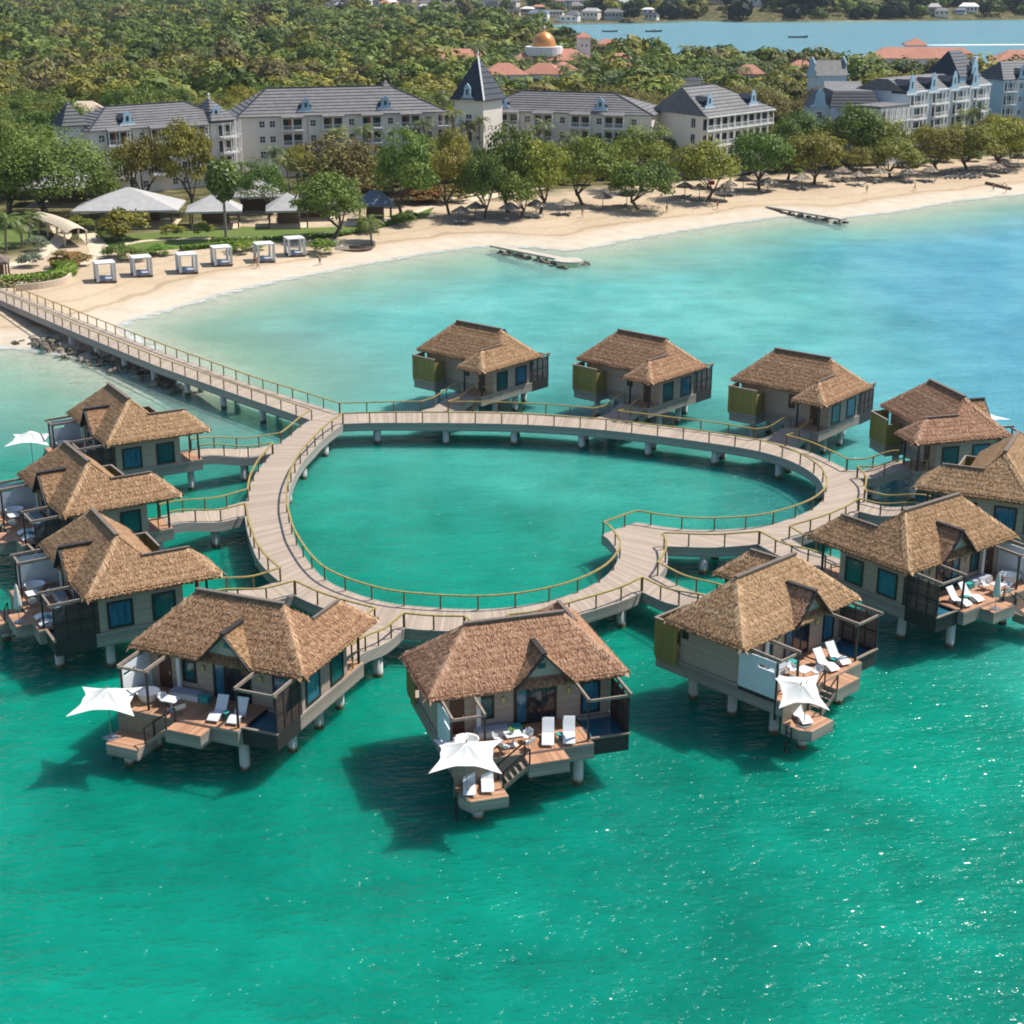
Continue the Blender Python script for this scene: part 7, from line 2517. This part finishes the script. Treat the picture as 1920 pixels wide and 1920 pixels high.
for i in range(min(NIND, len(cand))):
    x, y = cand[i]
    t = patch[i] + rg.normal(0, .55)
    mat = 'green' if t < .25 else ('olive' if t < 1.15 else 'brown')
    rx = rg.uniform(3.8, 6.2)
    rz = rx * rg.uniform(.65, .95)
    tree(WL[mat], 'tree', 'wood_tree', (x, y, zc[i]), rx, rz, rz + rg.uniform(2.0, 4.6), 'broad', mat, int(rg.integers(0, 3)), 'trees of the wood, ' + mat)


def mass(name, label, pts, zs, ptch, scale, seed, mats, quads):
    """far trees as one mass per object: leaf clumps around each tree position"""
    rg = np.random.default_rng(seed)
    protos = [dome_arrays(900 + k, *quads) for k in range(8)]
    out = {m: ([], []) for m in mats}
    for (x, y), z, t in zip(pts, zs, ptch):
        t = t + rg.normal(0, .75) - .15
        m = mats[0] if t < .3 else (mats[1] if t < 1.2 else mats[-1])
        q, tn = protos[int(rg.integers(0, 8))]
        rx = (3.4 + 3.6 * rg.random() ** 1.6) * scale; rz = rx * rg.uniform(.7, 1.15)
        if rg.random() < .07: rx *= 1.35; rz *= 1.6
        a = rg.uniform(0, 6.28); ca, sa = math.cos(a), math.sin(a)
        R_ = np.array([[ca, -sa, 0], [sa, ca, 0], [0, 0, 1]])
        Q = (q @ R_.T) * np.array([rx, rx, rz]) + np.array([x, y, z + rg.uniform(2.0, 5.5)])
        out[m][0].append(Q); out[m][1].append(tn + rg.normal(0, .13))
    Q = np.concatenate([np.concatenate(out[m][0]) for m in mats if out[m][0]])
    T = np.concatenate([np.concatenate(out[m][1]) for m in mats if out[m][0]])
    idx = np.concatenate([np.full(sum(len(a) for a in out[m][0]), k) for k, m in enumerate(mats) if out[m][0]])
    me = quad_mesh(name, Q, T, LEAF[mats[0]])
    for m in mats[1:]: me.materials.append(LEAF[m])
    me.polygons.foreach_set('material_index', idx.astype(np.int32))
    me.update()
    return tag(mobj(name, me), label, 'wood', kind='stuff')


A1 = cand[NIND:]; Z1 = zc[NIND:]; P1 = patch[NIND:]
nearm = A1[:, 1] < 640
mass('wood', 'dense mixed green wood stretching back behind the hotel', A1[nearm], Z1[nearm], P1[nearm] + .35, 1.18, 5, ['woodgreen', 'woodolive', 'woodbrown'], (620, .1))
farm = ~nearm
mass('far_wood', 'far wood reaching to the town and along the bay', A1[farm], Z1[farm], P1[farm] - .45, 1.28, 6, ['woodgreen', 'woodolive', 'woodbrown'], (260, .15))
# wooded hill across the bay
hc = []
for _ in range(7600):
    y = 1180 + 1100 * rg.random() ** 1.3
    x = rg.uniform(-.38, .62) * y
    hc.append((x, y))
hc = np.array(hc)
k = (shore_dist(hc[:, 0], hc[:, 1]) > 5) & ((hc[:, 0] > 40) | (hc[:, 1] > 1650))
for o in COL.objects:
    if o.parent is None and o.name.startswith('town'):
        b = o.location
        rel = hc - np.array([b.x, b.y])
        u2 = np.array([-b.x, -b.y]); u2 = u2 / np.linalg.norm(u2)
        al = rel @ u2; ac = np.abs(rel @ np.array([-u2[1], u2[0]]))
        k &= ~((al > -10) & (al < 70) & (ac < 11))
hc = hc[k]
mass('hill_wood', 'dark wooded hillside across the bay', hc, terr(hc[:, 0], hc[:, 1]), np.sin(hc[:, 0] * .02) - .5, 1.5, 8, ['dark', 'dark', 'woodgreen'], (90, .28))

# ------------------------------------------------------------------ sea haze
hm = bpy.data.materials.new('haze')
hm.use_nodes = True
hn = hm.node_tree
hn.nodes.remove(hn.nodes['Principled BSDF'])
pv = hn.nodes.new('ShaderNodeVolumePrincipled')
pv.inputs['Color'].default_value = (0.72, 0.84, 1.0, 1)
pv.inputs['Density'].default_value = HAZE
pv.inputs['Anisotropy'].default_value = 0.2
hn.links.new(pv.outputs[0], hn.nodes['Material Output'].inputs['Volume'])
m = MB(); m.box(-2700, 2700, -200, 6200, -5, 240)
tag(m.build('haze', hm), 'thin blue sea haze over the whole bay', 'haze', kind='stuff')
SC.cycles.volume_bounces = 0
SC.cycles.volume_max_steps = 32
